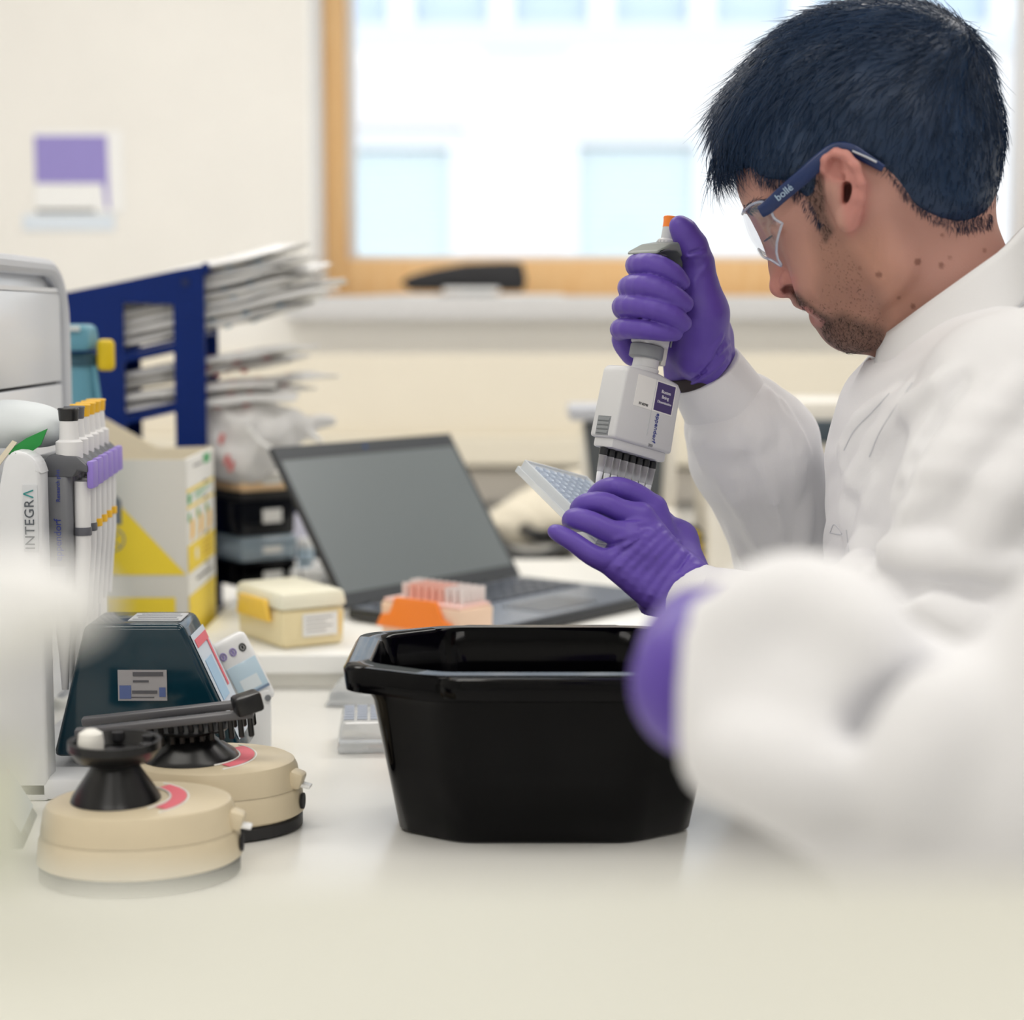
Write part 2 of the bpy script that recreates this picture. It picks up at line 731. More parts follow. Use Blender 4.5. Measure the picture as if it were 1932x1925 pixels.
ln = MB()
ln.box((WX0 + 0.004, (WY + FY) / 2 + 0.001, (SILL_Z + WTOP) / 2), (0.008, FY - WY + 0.002, WTOP - SILL_Z))
ln.box((WX1 - 0.004, (WY + FY) / 2 + 0.001, (SILL_Z + WTOP) / 2), (0.008, FY - WY + 0.002, WTOP - SILL_Z))
ln.box(((WX0 + WX1) / 2, (WY + FY) / 2, WTOP - 0.004), (WX1 - WX0, FY - WY, 0.008))
loc(ln.build('lining', M_WHITE, win, smooth=False))
FZ0 = P(700, 490, FY).z
fw_l = 0.049
for nm, c, s in (('frame_stile', (WX0 + 0.008 + fw_l / 2, FY + 0.03, (SILL_Z + WTOP) / 2), (fw_l, 0.07, WTOP - SILL_Z)),
                 ('frame_stile', (WX1 - 0.008 - fw_l / 2, FY + 0.03, (SILL_Z + WTOP) / 2), (fw_l, 0.07, WTOP - SILL_Z)),
                 ('frame_rail', ((WX0 + WX1) / 2, FY + 0.03, (SILL_Z + FZ0) / 2), (WX1 - WX0 - 2 * fw_l - 0.016, 0.07, FZ0 - SILL_Z)),
                 ('frame_rail', ((WX0 + WX1) / 2, FY + 0.03, WTOP - 0.04), (WX1 - WX0 - 2 * fw_l - 0.016, 0.07, 0.08))):
    loc(MB().box(c, s, bev=0.004).build(nm, M_WOOD, win))
gx0, gx1 = WX0 + 0.008 + fw_l, WX1 - 0.008 - fw_l
sh = 0.022
sh1 = 0.055
M_SASH = mat('sash_white', (238, 238, 240), rough=0.4)
for nm, c, s in (('sash_bar', (gx0 + sh / 2, FY + 0.045, (FZ0 + WTOP - 0.08) / 2), (sh, 0.05, WTOP - 0.08 - FZ0)),
                 ('sash_bar', (gx1 - sh1 / 2, FY + 0.045, (FZ0 + WTOP - 0.08) / 2), (sh1, 0.05, WTOP - 0.08 - FZ0)),
                 ('sash_bar', ((gx0 + gx1) / 2, FY + 0.045, FZ0 + 0.006), (gx1 - gx0 - 2 * sh, 0.05, 0.012)),
                 ('sash_bar', ((gx0 + gx1) / 2, FY + 0.045, WTOP - 0.09), (gx1 - gx0 - 2 * sh, 0.05, 0.02))):
    loc(MB().box(c, s, bev=0.003).build(nm, M_SASH, win))
loc(MB().box(((gx0 + gx1) / 2, FY + 0.05, (FZ0 + WTOP) / 2 - 0.03), (gx1 - gx0 - 2 * sh, 0.006, WTOP - FZ0 - 0.1)).build(
    'pane', film('window_glass', (240, 248, 250), opacity=0.02, gloss=0.02, rough=0.02), win, smooth=False))
loc(MB().box(((WX0 + WX1) / 2 + 0.02, (WY + FY) / 2 - 0.035, SILL_Z - 0.026), (WX1 - WX0 + 0.13, FY - WY + 0.06, 0.052), bev=0.006).build(
    'window_sill', mat('sill_paint', (212, 212, 214), rough=0.5), win))

# dado trunking and wall panel below the sill
M_TRUNK = mat('trunking_plastic', (233, 226, 210), rough=0.4)
z_a, z_b = P(700, 668, 3.95).z, P(700, 822, 3.95).z
z_c, z_d = P(700, 824, 3.9).z, P(700, 880, 3.9).z
structure('trim_1', MB().box(((XL + XR) / 2, WY - 0.015, (z_a + z_b) / 2), (XR - XL, 0.03, z_a - z_b), bev=0.004),
          mat('wall_panel', (238, 231, 216), rough=0.55, noise=0.01, nscale=8))
structure('trim_2', MB().box(((XL + XR) / 2, WY - 0.05, (z_c + z_d) / 2), (XR - XL, 0.1, z_c - z_d), bev=0.006), M_TRUNK)
structure('trim_3', MB().box(((XL + XR) / 2, WY - 0.02, (z_d - 0.012 + 0.905) / 2), (XR - XL, 0.04, z_d - 0.012 - 0.905), bev=0.003),
          mat('upstand', (240, 234, 226), rough=0.5))
structure('baseboard_back', MB().box(((XL + XR) / 2, WY - 0.008, 0.05), (XR - XL, 0.016, 0.1), bev=0.003), M_WHITE)

# ceiling lamps: housing and diffuser
M_LAMP = mat('lamp_diffuser', (255, 250, 240), rough=0.5, emit=1.5)
for i, (lx, ly, lp_) in enumerate(LAMPS):
    e = empty('ceiling_lamp', (lx, ly, CEIL), label='rectangular ceiling lamp %s, %s' % (('behind the bench shelf', 'above the long bench', 'above the window bench')[i % 3], ('nearer the notices', 'nearer the man')[i // 3]), cat='lamp', group='ceiling lamps')
    hb = MB()
    for c, s in (((0, -0.3, -0.018), (1.24, 0.02, 0.035)), ((0, 0.3, -0.018), (1.24, 0.02, 0.035)),
                 ((-0.61, 0, -0.018), (0.02, 0.58, 0.035)), ((0.61, 0, -0.018), (0.02, 0.58, 0.035))):
        hb.box(c, s)
    hb.build('housing', M_WHITE, e)
    MB().box((0, 0, -0.012), (1.2, 0.58, 0.02)).build('diffuser', M_LAMP, e)

# ------------------------------------------------------------------ building across the yard (seen through the window)
FA = 15.0
bld = empty('building', (1.5, FA, -3.0), label='pale building across the yard with blinds in its windows', cat='building')
BO = bld.location
M_FAC = mat('facade_render', (240, 236, 234), rough=0.9, noise=0.02, nscale=1.5)
M_FRM = mat('facade_frame', (246, 248, 250), rough=0.5)
M_BLIND = mat('facade_blind', (225, 236, 238), rough=0.7)
M_BGLASS = mat('facade_glass', (204, 220, 236), rough=0.3)


def fac(px0, py0, px1, py1):
    a, b = P(px0, py0, FA), P(px1, py1, FA)
    return a.x, b.x, b.z, a.z


fwins = [fac(640 - 40, 245, 880, 520), fac(1062, 240, 1340, 520), fac(1520, 240, 1800, 520), fac(180, 245, 440, 520)]
row = fac(300, -160, 2300, 42)
x0, x1 = -6.0, 9.0
zb, zt = -3.0, row[3] + 2.2
wl = MB()
zs = [zb, fwins[1][2], fwins[1][3], row[2], row[3], zt]
wl.box(((x0 + x1) / 2, FA + 0.2, (zs[0] + zs[1]) / 2), (x1 - x0, 0.4, zs[1] - zs[0]))
xs = [x0]
for f in sorted(fwins):
    xs += [f[0], f[1]]
xs.append(x1)
for k in range(0, len(xs), 2):
    wl.box(((xs[k] + xs[k + 1]) / 2, FA + 0.2, (zs[1] + zs[2]) / 2), (xs[k + 1] - xs[k], 0.4, zs[2] - zs[1]))
wl.box(((x0 + x1) / 2, FA + 0.2, (zs[2] + zs[3]) / 2), (x1 - x0, 0.4, zs[3] - zs[2]))
wl.box(((x0 + x1) / 2, FA + 0.2, (zs[4] + zs[5]) / 2), (x1 - x0, 0.4, zs[5] - zs[4]))
wl.box(((x0 + row[0]) / 2, FA + 0.2, (zs[3] + zs[4]) / 2), (row[0] - x0, 0.4, zs[4] - zs[3]))
wl.box(((x1 + row[1]) / 2, FA + 0.2, (zs[3] + zs[4]) / 2), (x1 - row[1], 0.4, zs[4] - zs[3]))
o = wl.build('wall', M_FAC, bld, smooth=False)
o.location = -BO
o = MB().box(((x0 + x1) / 2, FA - 0.03, P(900, 70, FA).z), (x1 - x0, 0.06, 0.2)).build('string_course', mat('course_stone', (226, 231, 234), rough=0.9), bld)
o.location = -BO
for f in fwins:
    fx0, fx1, fz0, fz1 = f
    fr = MB()
    t = 0.13
    for c, s in (((fx0 + t / 2, FA + 0.12, (fz0 + fz1) / 2), (t, 0.1, fz1 - fz0)), ((fx1 - t / 2, FA + 0.12, (fz0 + fz1) / 2), (t, 0.1, fz1 - fz0)),
                 (((fx0 + fx1) / 2, FA + 0.12, fz1 - t / 2), (fx1 - fx0 - 2 * t, 0.1, t)), (((fx0 + fx1) / 2, FA + 0.12, fz0 + t / 2), (fx1 - fx0 - 2 * t, 0.1, t))):
        fr.box(c, s)
    fo = fr.build('window', M_FRM, bld, smooth=False)
    fo.location = -BO
    MB().box(((fx0 + fx1) / 2, FA + 0.26, (fz0 + fz1) / 2), (fx1 - fx0, 0.01, fz1 - fz0)).build('pane', M_BGLASS, fo, smooth=False)
    sl = MB()
    nsl = 16
    for k in range(nsl):
        z = fz1 - t - 0.04 - (fz1 - fz0 - 2 * t - 0.06) * k / (nsl - 1)
        sl.box(((fx0 + fx1) / 2, FA + 0.2, z), (fx1 - fx0 - 2 * t, 0.05, 0.055), rot=(0.5, 0, 0))
    sb = sl.build('blind_slats', M_BLIND, fo, smooth=False)
for k in range(9):
    cx = P(756 + 190 * (k - 2), 20, FA).x
    o = MB().box((cx, FA + 0.1, (row[2] + row[3]) / 2), (0.2, 0.14, row[3] - row[2])).build('mullion', M_FRM, bld, smooth=False)
    o.location = -BO
    cx2 = P(756 + 190 * (k - 2) + 95, 20, FA).x
    o = MB().box((cx2, FA + 0.22, (row[2] + row[3]) / 2), (0.86, 0.02, row[3] - row[2])).build('pane', M_BGLASS, bld, smooth=False)
    o.location = -BO
g = MB().box((1.5, 10.2, -3.05), (24, 11.4, 0.1)).build('yard_ground', mat('yard_paving', (190, 188, 184), rough=0.9, noise=0.08, nscale=3), None, smooth=False)
g['kind'] = 'structure'

# ------------------------------------------------------------------ benches
BZ = 0.90
M_TOP = mat('worktop_laminate', (240, 239, 235), rough=0.22, noise=0.008, nscale=15)
M_CARC = mat('carcass', (226, 226, 224), rough=0.5)


def bench(name, x0, x1, y0, y1, label):
    e = empty(name, ((x0 + x1) / 2, (y0 + y1) / 2, 0), label=label, cat='bench')
    MB().box((0, 0, BZ - 0.015), (x1 - x0, y1 - y0, 0.03), bev=0.003).build('worktop', M_TOP, e)
    MB().box((0, 0, BZ - 0.055), (x1 - x0 - 0.06, y1 - y0 - 0.06, 0.05)).build('apron', M_CARC, e)
    for sx in (-1, 1):
        for sy in (-1, 1):
            MB().box((sx * ((x1 - x0) / 2 - 0.06), sy * ((y1 - y0) / 2 - 0.06), (BZ - 0.08) / 2), (0.05, 0.05, BZ - 0.08), bev=0.004).build('leg', M_CARC, e)
    return e


bench('lab_bench', -1.6, 0.25, 0.12, 2.60, 'long white laboratory bench carrying the black tub and the centrifuges')
bench('lab_bench', -1.6, 2.1, 2.60, 3.86, 'white wall bench under the window, carrying the cable and the screens')
# ------------------------------------------------------------------ things on the benches
UP = Vector((0, 0, 1))


def frame(p, xd):
    x = Vector((xd[0], xd[1], 0)).normalized()
    return axes(p, x, UP.cross(x), UP)


M_BLACK = mat('black_plastic', (4, 4, 6), rough=0.10, spec=0.16)
M_DARK = mat('dark_rubber', (38, 38, 40), rough=0.5)
M_OFFW = mat('offwhite_plastic', (238, 236, 230), rough=0.35, noise=0.01, nscale=20)
M_PURE = mat('white_plastic', (244, 245, 246), rough=0.3)
M_GREY = mat('grey_plastic', (128, 131, 136), rough=0.35)
M_LGREY = mat('light_grey_plastic', (205, 208, 212), rough=0.35)
M_INK = mat('black_ink', (30, 30, 34), rough=0.7)
M_PAPER = mat('white_paper', (244, 244, 242), rough=0.7)

# ---- black tub
TUBC = Vector((0.026, 1.452, BZ))
tub = empty('storage_tub', TUBC, label='deep black plastic tub with a flat glossy rim and sloping sides', cat='tub')
RIM = 0.141


def tub_loop(hx, hy, cx, cy, z, n=10):
    """octagon: half sizes hx, hy; long shallow chamfers starting cx, cy; rounded corners"""
    pts = [(hx, -cy), (hx, cy), (cx, hy), (-cx, hy), (-hx, cy), (-hx, -cy), (-cx, -hy), (cx, -hy)]
    out = []
    L = len(pts)
    for i in range(L):
        a, b, c = Vector(pts[i - 1]), Vector(pts[i]), Vector(pts[(i + 1) % L])
        r = min((a - b).length, (c - b).length) * 0.22
        p0 = b + (a - b).normalized() * r
        p2 = b + (c - b).normalized() * r
        for k in range(n + 1):
            t = k / n
            q = p0 * (1 - t) ** 2 + b * 2 * t * (1 - t) + p2 * t * t
            out.append((q.x, q.y, z))
    return out


def sc_loop(s, z, lip=0.0):
    lp = tub_loop(0.139 * s, 0.098 * s, 0.085 * s, 0.064 * s, z)
    return lp


shell = MB()
rows = []
for (ex, z) in ((-0.026, 0.0), (-0.022, 0.003), (-0.012, 0.06), (-0.003, RIM - 0.03), (0.001, RIM - 0.022)):
    rows.append(tub_loop(0.139 + ex, 0.1 + ex, 0.08 + ex * 0.6, 0.066 + ex, z))
for (ex, z) in ((0.010, RIM - 0.022), (0.018, RIM - 0.020), (0.0195, RIM - 0.004), (0.0165, RIM), (0.0, RIM + 0.0003), (-0.003, RIM - 0.003)):
    rows.append(tub_loop(0.139 + ex, 0.1 + ex * 0.72, 0.08 + ex * 0.3, 0.06 + ex * 0.72, z))
for (ex, z) in ((-0.006, RIM - 0.03), (-0.016, 0.05), (-0.026, 0.008), (-0.032, 0.005)):
    rows.append(tub_loop(0.139 + ex, 0.1 + ex, 0.08 + ex * 0.6, 0.066 + ex, z))
shell.grid(rows, closed_u=True)
n0 = len(rows[0])
shell.f.append(tuple(reversed(range(n0))))
shell.mi.append(0)
k0 = (len(rows) - 1) * n0
shell.f.append(tuple(k0 + i for i in range(n0)))
shell.mi.append(0)
shell.build('basin', M_BLACK, tub, angle=50)
for s in (-1, 1):                                           # broad pouring lips in the middle of the long sides
    lp = MB()
    prof = [(-0.082, 0.0), (-0.066, 0.012), (0.066, 0.012), (0.082, 0.0)]
    lp.prism([(x, s * (0.1115 + y)) if s > 0 else (x, s * (0.1115 + y)) for (x, y) in (prof if s > 0 else prof[::-1])] , RIM - 0.018, RIM - 0.001, bev=0.003)
    lp.build('lip', M_BLACK, tub)
g = MB()
for i in range(14):
    g.box((RNG.uniform(-0.08, 0.09), RNG.uniform(0.035, 0.06), 0.007), (0.002, 0.0015, 0.0012), rot=(0, 0, RNG.uniform(0, 3)))
g.build('crumbs', mat('pale_crumbs', (200, 186, 160), rough=0.8), tub, kind='stuff')

# ---- white slab under the laptop
slab = empty('bench_slab', (-0.0775, 2.37, BZ), label='thick white board lying on the bench under the open laptop', cat='board')
SZ = 0.938
MB().box((0, 0, 0.027), (0.585, 0.80, 0.022), bev=0.003).build('board', mat('slab_white', (246, 246, 243), rough=0.3), slab)
MB().box((0, 0.002, 0.008), (0.577, 0.79, 0.016), bev=0.001).build('plinth', mat('slab_edge', (226, 224, 216), rough=0.5), slab)

# ---- laptop
LA = Vector(BP(655, 1172, SZ))
LB = Vector(BP(985, 1109, SZ))
lap = empty('laptop', (0, 0, 0), M=frame(LA, LB - LA), label='open dark grey laptop with a blank screen on the white board', cat='laptop')
LW = (LB - LA).length                                         # local x along the hinge, y away from the screen's face
LD, BETA = 0.236, math.radians(33.6)
MB().box((LW / 2, -LD / 2, 0.009), (LW, LD, 0.014), bev=0.004).build('base', mat('laptop_shell', (58, 60, 65), rough=0.4, metal=0.3), lap)
deck = MB().box((LW / 2, -LD / 2, 0.0164), (LW - 0.008, LD - 0.008, 0.001)).build('deck', mat('laptop_deck', (122, 130, 144), rough=0.25, metal=0.3), lap)
M_KEY = mat('key_black', (64, 70, 82), rough=0.35)
km = MB().box((0, 0, 0.0017), (0.0165, 0.0155, 0.0018), bev=0.0006, seg=1)
key0 = None
for r in range(5):
    for c in range(14):
        x = 0.03 + c * (LW - 0.06) / 13
        y = -0.030 - r * 0.0195
        if key0 is None:
            key0 = km.build('key', M_KEY, deck)
            k_ = key0
        else:
            k_ = key0.copy()
            COL.objects.link(k_)
        k_.location = (x, y, 0.0168)
MB().box((LW / 2, -LD + 0.055, 0.0173), (0.11, 0.07, 0.0006)).build('touchpad', mat('touchpad', (80, 84, 92), rough=0.3, metal=0.3), deck)
LID = axes((0, 0.002, 0.016), (1, 0, 0), (0, math.sin(BETA), math.cos(BETA)), (0, -math.cos(BETA), math.sin(BETA)))
LH = 0.232
MB().box((LW / 2, LH / 2, -0.004), (LW, LH, 0.007), bev=0.003).build('lid', M_BLACK if False else mat('laptop_lid', (40, 42, 46), rough=0.4), lap).matrix_local = LID
bz = MB()
t = 0.006
bz.box((LW / 2, LH - 0.011, 0.0), (LW - 0.002, 0.02, 0.0016))
bz.box((LW / 2, 0.010, 0.0), (LW - 0.002, 0.018, 0.0016))
bz.box((t / 2 + 0.001, LH / 2, 0.0), (t, LH - 0.04, 0.0016))
bz.box((LW - t / 2 - 0.001, LH / 2, 0.0), (t, LH - 0.04, 0.0016))
bz.build('bezel', mat('laptop_bezel', (62, 66, 72), rough=0.45), lap).matrix_local = LID
MB().box((LW / 2, LH / 2, -0.0002), (LW - 0.014, LH - 0.038, 0.0014)).build('screen', mat('blank_screen', (116, 124, 128), rough=0.3, spec=0.7), lap).matrix_local = LID
MB().lathe([(0.0, 0.0), (0.003, 0.0), (0.003, 0.0014), (0, 0.0014)], n=12, M=T(LW * 0.48, LH - 0.011, 0), cap=False).build('webcam', mat('webcam_blue', (50, 84, 150), rough=0.2), lap).matrix_local = LID
for hx in (0.06, LW - 0.06):
    MB().lathe([(0.005, -0.02), (0.005, 0.02)], n=10, M=T(hx, 0.002, 0.014) @ R(PI / 2, 'Y')).build('hinge', M_DARK, lap)

# ---- pipette tip boxes
M_YBOX = mat('yellow_clear_plastic', (252, 236, 190), rough=0.3, alpha=0.94)
M_YLID = mat('frosted_clear_plastic', (252, 248, 226), rough=0.3, alpha=0.95)
M_YELLOW = mat('yellow_plastic', (252, 208, 84), rough=0.35)
c0 = Vector(BP(532, 1228, SZ))
a = math.radians(33)
yb = empty('tip_box', (0, 0, 0), M=frame(c0, (math.cos(a), math.sin(a))), label='yellow-tinted pipette tip box with a frosted lid and yellow latch', cat='tip box')
MB().box((0.041, 0.062, 0.022), (0.078, 0.120, 0.044), bev=0.006, taper=(1.04, 1.03)).build('box_base', M_YBOX, yb)
MB().box((0.041, 0.062, 0.054), (0.086, 0.128, 0.020), bev=0.006, taper=(0.93, 0.95)).build('lid', M_YLID, yb)
lt = MB()
lt.prism([(0.020, 0.030), (0.105, 0.030), (0.098, 0.054), (0.030, 0.054)], 0.0, 0.006, M=axes((-0.002, 0, 0), (0, 1, 0), (0, 0, 1), (-1, 0, 0)) , bev=0.0015)
lt.build('latch', M_YELLOW, yb)
lb = MB().box((0.048, -0.0012, 0.026), (0.045, 0.0006, 0.026)).build('label', M_PAPER, yb)
for k in range(4):
    MB().box((0.046 - 0.004 * (k % 2), -0.0016, 0.034 - k * 0.005), (0.034 - 0.008 * (k % 2), 0.0003, 0.0012)).build('printed_line', mat('grey_ink', (150, 150, 150), rough=0.8), lb)
MB().box((0.0715, -0.0012, 0.026), (0.003, 0.0006, 0.026)).build('label_stripe', M_YELLOW, yb)

M_ORANGE = mat('orange_plastic', (255, 140, 52), rough=0.35)
M_PEACH = mat('peach_clear_plastic', (255, 222, 196), rough=0.3, alpha=0.94)
c0 = Vector((-0.0590, 2.000, SZ))
a = math.radians(51.4)
ob = empty('tip_box', (0, 0, 0), M=frame(c0, (math.cos(a), math.sin(a))), label='open orange tip box with upright pale tips, in front of the laptop', cat='tip box')
MB().box((0.030, 0.060, 0.0225), (0.058, 0.122, 0.045), bev=0.005, taper=(1.03, 1.02)).build('box_base', M_PEACH, ob)
lt = MB()
lt.prism([(0.010, 0.0), (0.128, 0.0), (0.120, 0.014), (0.107, 0.016), (0.098, 0.036), (0.036, 0.036), (0.026, 0.016), (0.014, 0.012)], 0.0, 0.005,
         M=axes((-0.001, -0.005, 0.016), (0, 1, 0), (0, 0, 1), (-1, 0, 0)), bev=0.0012)
lt.build('latch', M_ORANGE, ob)
MB().box((0.030, 0.060, 0.0465), (0.054, 0.116, 0.003), bev=0.001).build('tip_tray', mat('pink_tray', (255, 214, 206), rough=0.4), ob)
M_TIPP = mat('pink_tip_plastic', (255, 204, 190), rough=0.3, alpha=0.9)
M_TIPW = mat('pale_tip_plastic', (252, 242, 240), rough=0.3, alpha=0.85)
tm = MB().lathe([(0.0028, 0.0), (0.0034, 0.004), (0.0036, 0.017), (0.0036, 0.018), (0.0026, 0.018), (0.0024, 0.002)], n=10, cap=False)
t1 = tm.build('tip', M_TIPP, ob)
t2 = tm.build('tip', M_TIPW, ob)
first = {0: t1, 1: t2}
for i in range(6):
    for j in range(10):
        if j > 8 and i < 4 or (i < 1 and j < 9):
            continue
        w_ = 1 if (j < 3 or j > 7 or i > 4) else 0
        s_ = first.pop(w_, None)
        if s_ is None:
            s_ = (t2 if w_ else t1).copy()
            COL.objects.link(s_)
        s_.location = (0.0075 + i * 0.009, 0.010 + j * 0.0108, 0.048)

# ---- stack of boxes behind the carton
M_NAVY = mat('navy_plastic', (22, 36, 74), rough=0.35)
M_BLUECLR = film('pale_blue_clear_plastic', (206, 226, 240), opacity=0.85, gloss=0.15, rough=0.15, diffuse_trans=True)
c0 = Vector(BP(458, 1112, SZ))
a = math.radians(38)
zc = SZ
sx_, sy_ = 0.085, 0.122


def stack_box(z, h, base_m, lid_m, lid_h, label, s=1.0, lidname='lid'):
    e = empty('tip_box', (0, 0, 0), M=frame(c0 + Vector((0, 0, z - SZ)), (math.cos(a), math.sin(a))), label=label, cat='tip box', group='stacked boxes beside the laptop')
    MB().box((sx_ / 2, sy_ / 2, (h - lid_h) / 2), (sx_ * s, sy_ * s, h - lid_h), bev=0.004, taper=(1.03, 1.03)).build('box_base', base_m, e)
    MB().box((sx_ / 2, sy_ / 2, h - lid_h / 2), (sx_ * s * 1.05, sy_ * s * 1.05, lid_h), bev=0.004, taper=(0.95, 0.95)).build(lidname, lid_m, e)
    MB().box((sx_ * 0.55, -0.003, h * 0.45), (0.03, 0.001, h * 0.3)).build('label', M_PAPER, e)
    return e


stack_box(zc, 0.036, M_BLACK, M_BLACK, 0.01, 'low black box at the bottom of the stack beside the laptop')
stack_box(zc + 0.037, 0.033, M_BLUECLR, M_BLUECLR, 0.01, 'clear pale blue box between two black boxes in the stack', 1.02)
stack_box(zc + 0.071, 0.062, mat('smoky_black', (20, 22, 28), rough=0.15), M_DARK, 0.012, 'tall smoky black box near the top of the stack')
stack_box(zc + 0.134, 0.024, mat('apricot_plastic', (250, 214, 168), rough=0.45), M_OFFW, 0.012, 'shallow apricot and cream tray topping the stack of boxes', 1.04)

# ---- navy bin, jars behind the laptop's edge
nb = empty('storage_bin', P(548, 1000, 2.86).xy.to_3d() + Vector((0, 0, SZ if False else BZ)), label='navy plastic bin standing behind the left edge of the laptop screen', cat='bin')
w_ = MB()
hz = 0.185
for c, s in (((0, -0.05, hz / 2), (0.1, 0.004, hz)), ((0, 0.05, hz / 2), (0.1, 0.004, hz)), ((-0.05, 0, hz / 2), (0.004, 0.104, hz)),
             ((0.05, 0, hz / 2), (0.004, 0.104, hz)), ((0, 0, 0.003), (0.1, 0.1, 0.006))):
    w_.box(c, s, bev=0.001)
w_.build('bin_body', M_NAVY, nb)
rim_ = MB()
for c, s in (((0, -0.053, hz), (0.116, 0.01, 0.008)), ((0, 0.053, hz), (0.116, 0.01, 0.008)), ((-0.053, 0, hz), (0.01, 0.1, 0.008)), ((0.053, 0, hz), (0.01, 0.1, 0.008))):
    rim_.box(c, s, bev=0.002)
rim_.build('bin_rim', M_NAVY, nb)
MB().box((0.0, -0.053, 0.085), (0.07, 0.002, 0.04), bev=0.0005).build('label', mat('lilac_paper', (222, 222, 240), rough=0.7), nb)
for i, (px, py, D, r, h, tl, lab) in enumerate(((545, 1090, 2.47, 0.013, 0.04, 0.3, 'white screw-cap jar lying by the stack of boxes'),
                                              (590, 1088, 2.52, 0.014, 0.045, -0.5, 'white jar with a dark cap lying against the laptop'),
                                              (575, 1062, 2.62, 0.012, 0.05, 0.9, 'small clear jar standing at the laptop hinge edge'))):
    e = empty('jar', (P(px, 900, D).x, D, SZ + (r + 0.0008 if i < 2 else 0)), rot=(0, 0, tl), label=lab, cat='jar', group='small jars beside the laptop')
    Mj = R(PI / 2, 'Y') if i < 2 else Matrix.Identity(4)
    MB().lathe([(r * 0.6, 0), (r, 0.002), (r, h * 0.7), (r * 0.8, h * 0.74)], n=18, M=Mj).build('jar_body', M_PURE if i < 2 else M_BLUECLR, e)
    MB().lathe([(r * 0.95, h * 0.74), (r * 1.02, h * 0.76), (r * 1.02, h), (r * 0.9, h * 1.02)], n=18, M=Mj).build('cap', M_DARK if i == 1 else M_PURE, e)
    MB().lathe([(r * 1.005, h * 0.3), (r * 1.005, h * 0.36)], n=18, M=Mj, cap=False).build('band', M_INK, e)

# ---- carton with the printed label
M_CARD = mat('cream_card', (236, 226, 204), rough=0.75, noise=0.02, nscale=20)
M_CARDF = mat('pale_grey_card', (226, 223, 216), rough=0.6)
M_CYEL = mat('carton_yellow', (252, 222, 60), rough=0.5)
M_CGRN = mat('carton_green', (70, 176, 110), rough=0.5)
CX1 = P(350, 868, 2.1).x
CT = P(350, 868, 2.1).z
cw, cd, ch = 0.20, 0.195, CT - BZ
box = empty('cardboard_carton', (CX1, 2.1, BZ), label='open cream and yellow carton with a printed label strip beside the pipette stand', cat='carton')
MB().box((-cw / 2, 0.0015, ch / 2), (cw, 0.003, ch)).build('front_panel', M_CARDF, box)
MB().box((-0.0015, cd / 2, ch / 2), (0.003, cd - 0.004, ch)).build('side_panel', M_PAPER, box)
MB().box((-cw + 0.0015, cd / 2, ch / 2), (0.003, cd - 0.004, ch)).build('side_panel', M_CARD, box)
MB().box((-cw / 2, cd / 2, 0.003), (cw - 0.008, cd - 0.008, 0.004)).build('bottom_panel', M_CARD, box)
bw_ = P(300, 868, 2.1 + cd).x - CX1
bk = MB()
ztop = P(190, 785, 2.1 + cd).z - BZ
xl = P(190, 785, 2.1 + cd).x - CX1
bk.prism([(-cw, 0.002), (0, 0.002), (0, ch + 0.002), (bw_, ch + 0.0), (xl, ztop), (-cw, ztop + 0.012)], -0.003, 0.0, M=axes((0, cd - 0.001, 0), (1, 0, 0), (0, 0, 1), (0, -1, 0)))
bk.build('back_panel', M_CARD, box)
# print on the front: yellow triangle, grey chevron, no-sign
fx = lambda px: P(px, 900, 2.1).x - CX1
fz = lambda py: P(300, py, 2.1).z - BZ
FM = axes((0, -0.0006, 0), (1, 0, 0), (0, 0, 1), (0, -1, 0))
pr = MB().prism([(fx(348), fz(1085)), (fx(205), fz(1085)), (fx(205), fz(932))][::-1], -0.0002, 0.0004, M=FM)
pr.build('yellow_triangle', M_CYEL, box, smooth=False)
MB().prism([(fx(203), fz(920)), (fx(228), fz(945)), (fx(228), fz(990)), (fx(203), fz(990))][::-1], 0.0002, 0.0007, M=FM).build('grey_chevron', mat('carton_grey', (120, 126, 134), rough=0.6), box, smooth=False)
ns = MB()
cx_, cz_, rr = fx(210), fz(1018), 0.0135
ns.tube([(cx_ + rr * math.cos(t), -0.001, cz_ + rr * math.sin(t)) for t in np.linspace(0, 2 * PI, 33)[:-1]], 0.0010, n=5, closed=True)
ns.tube([(cx_ - rr * 0.7, -0.001, cz_ + rr * 0.7), (cx_ + rr * 0.7, -0.001, cz_ - rr * 0.7)], 0.0009, n=5)
ns.tube([(cx_ - rr * 0.55, -0.001, cz_ - rr * 0.55), (cx_ + rr * 0.55, -0.001, cz_ + rr * 0.55)], 0.0009, n=5)
ns.build('round_mark', mat('pale_grey_ink', (150, 154, 162), rough=0.7), box)
MB().box((-cw / 2 - 0.005, -0.0009, fz(1150)), (cw - 0.02, 0.0006, 0.028)).build('yellow_band', M_CYEL, box, smooth=False)
# label strip on the side panel (faces +x)
SM = axes((0.0002, 0, 0), (0, 1, 0), (0, 0, 1), (1, 0, 0))


def strip(name, y0, y1, p0, p1, m, lift=0.0003, parent=box):
    z0, z1 = max(fz(p1), 0.004), fz(p0)
    return MB().box((0.0004 + lift / 2, (y0 + y1) / 2, (z0 + z1) / 2), (lift, y1 - y0, z1 - z0)).build(name, m, parent, smooth=False)


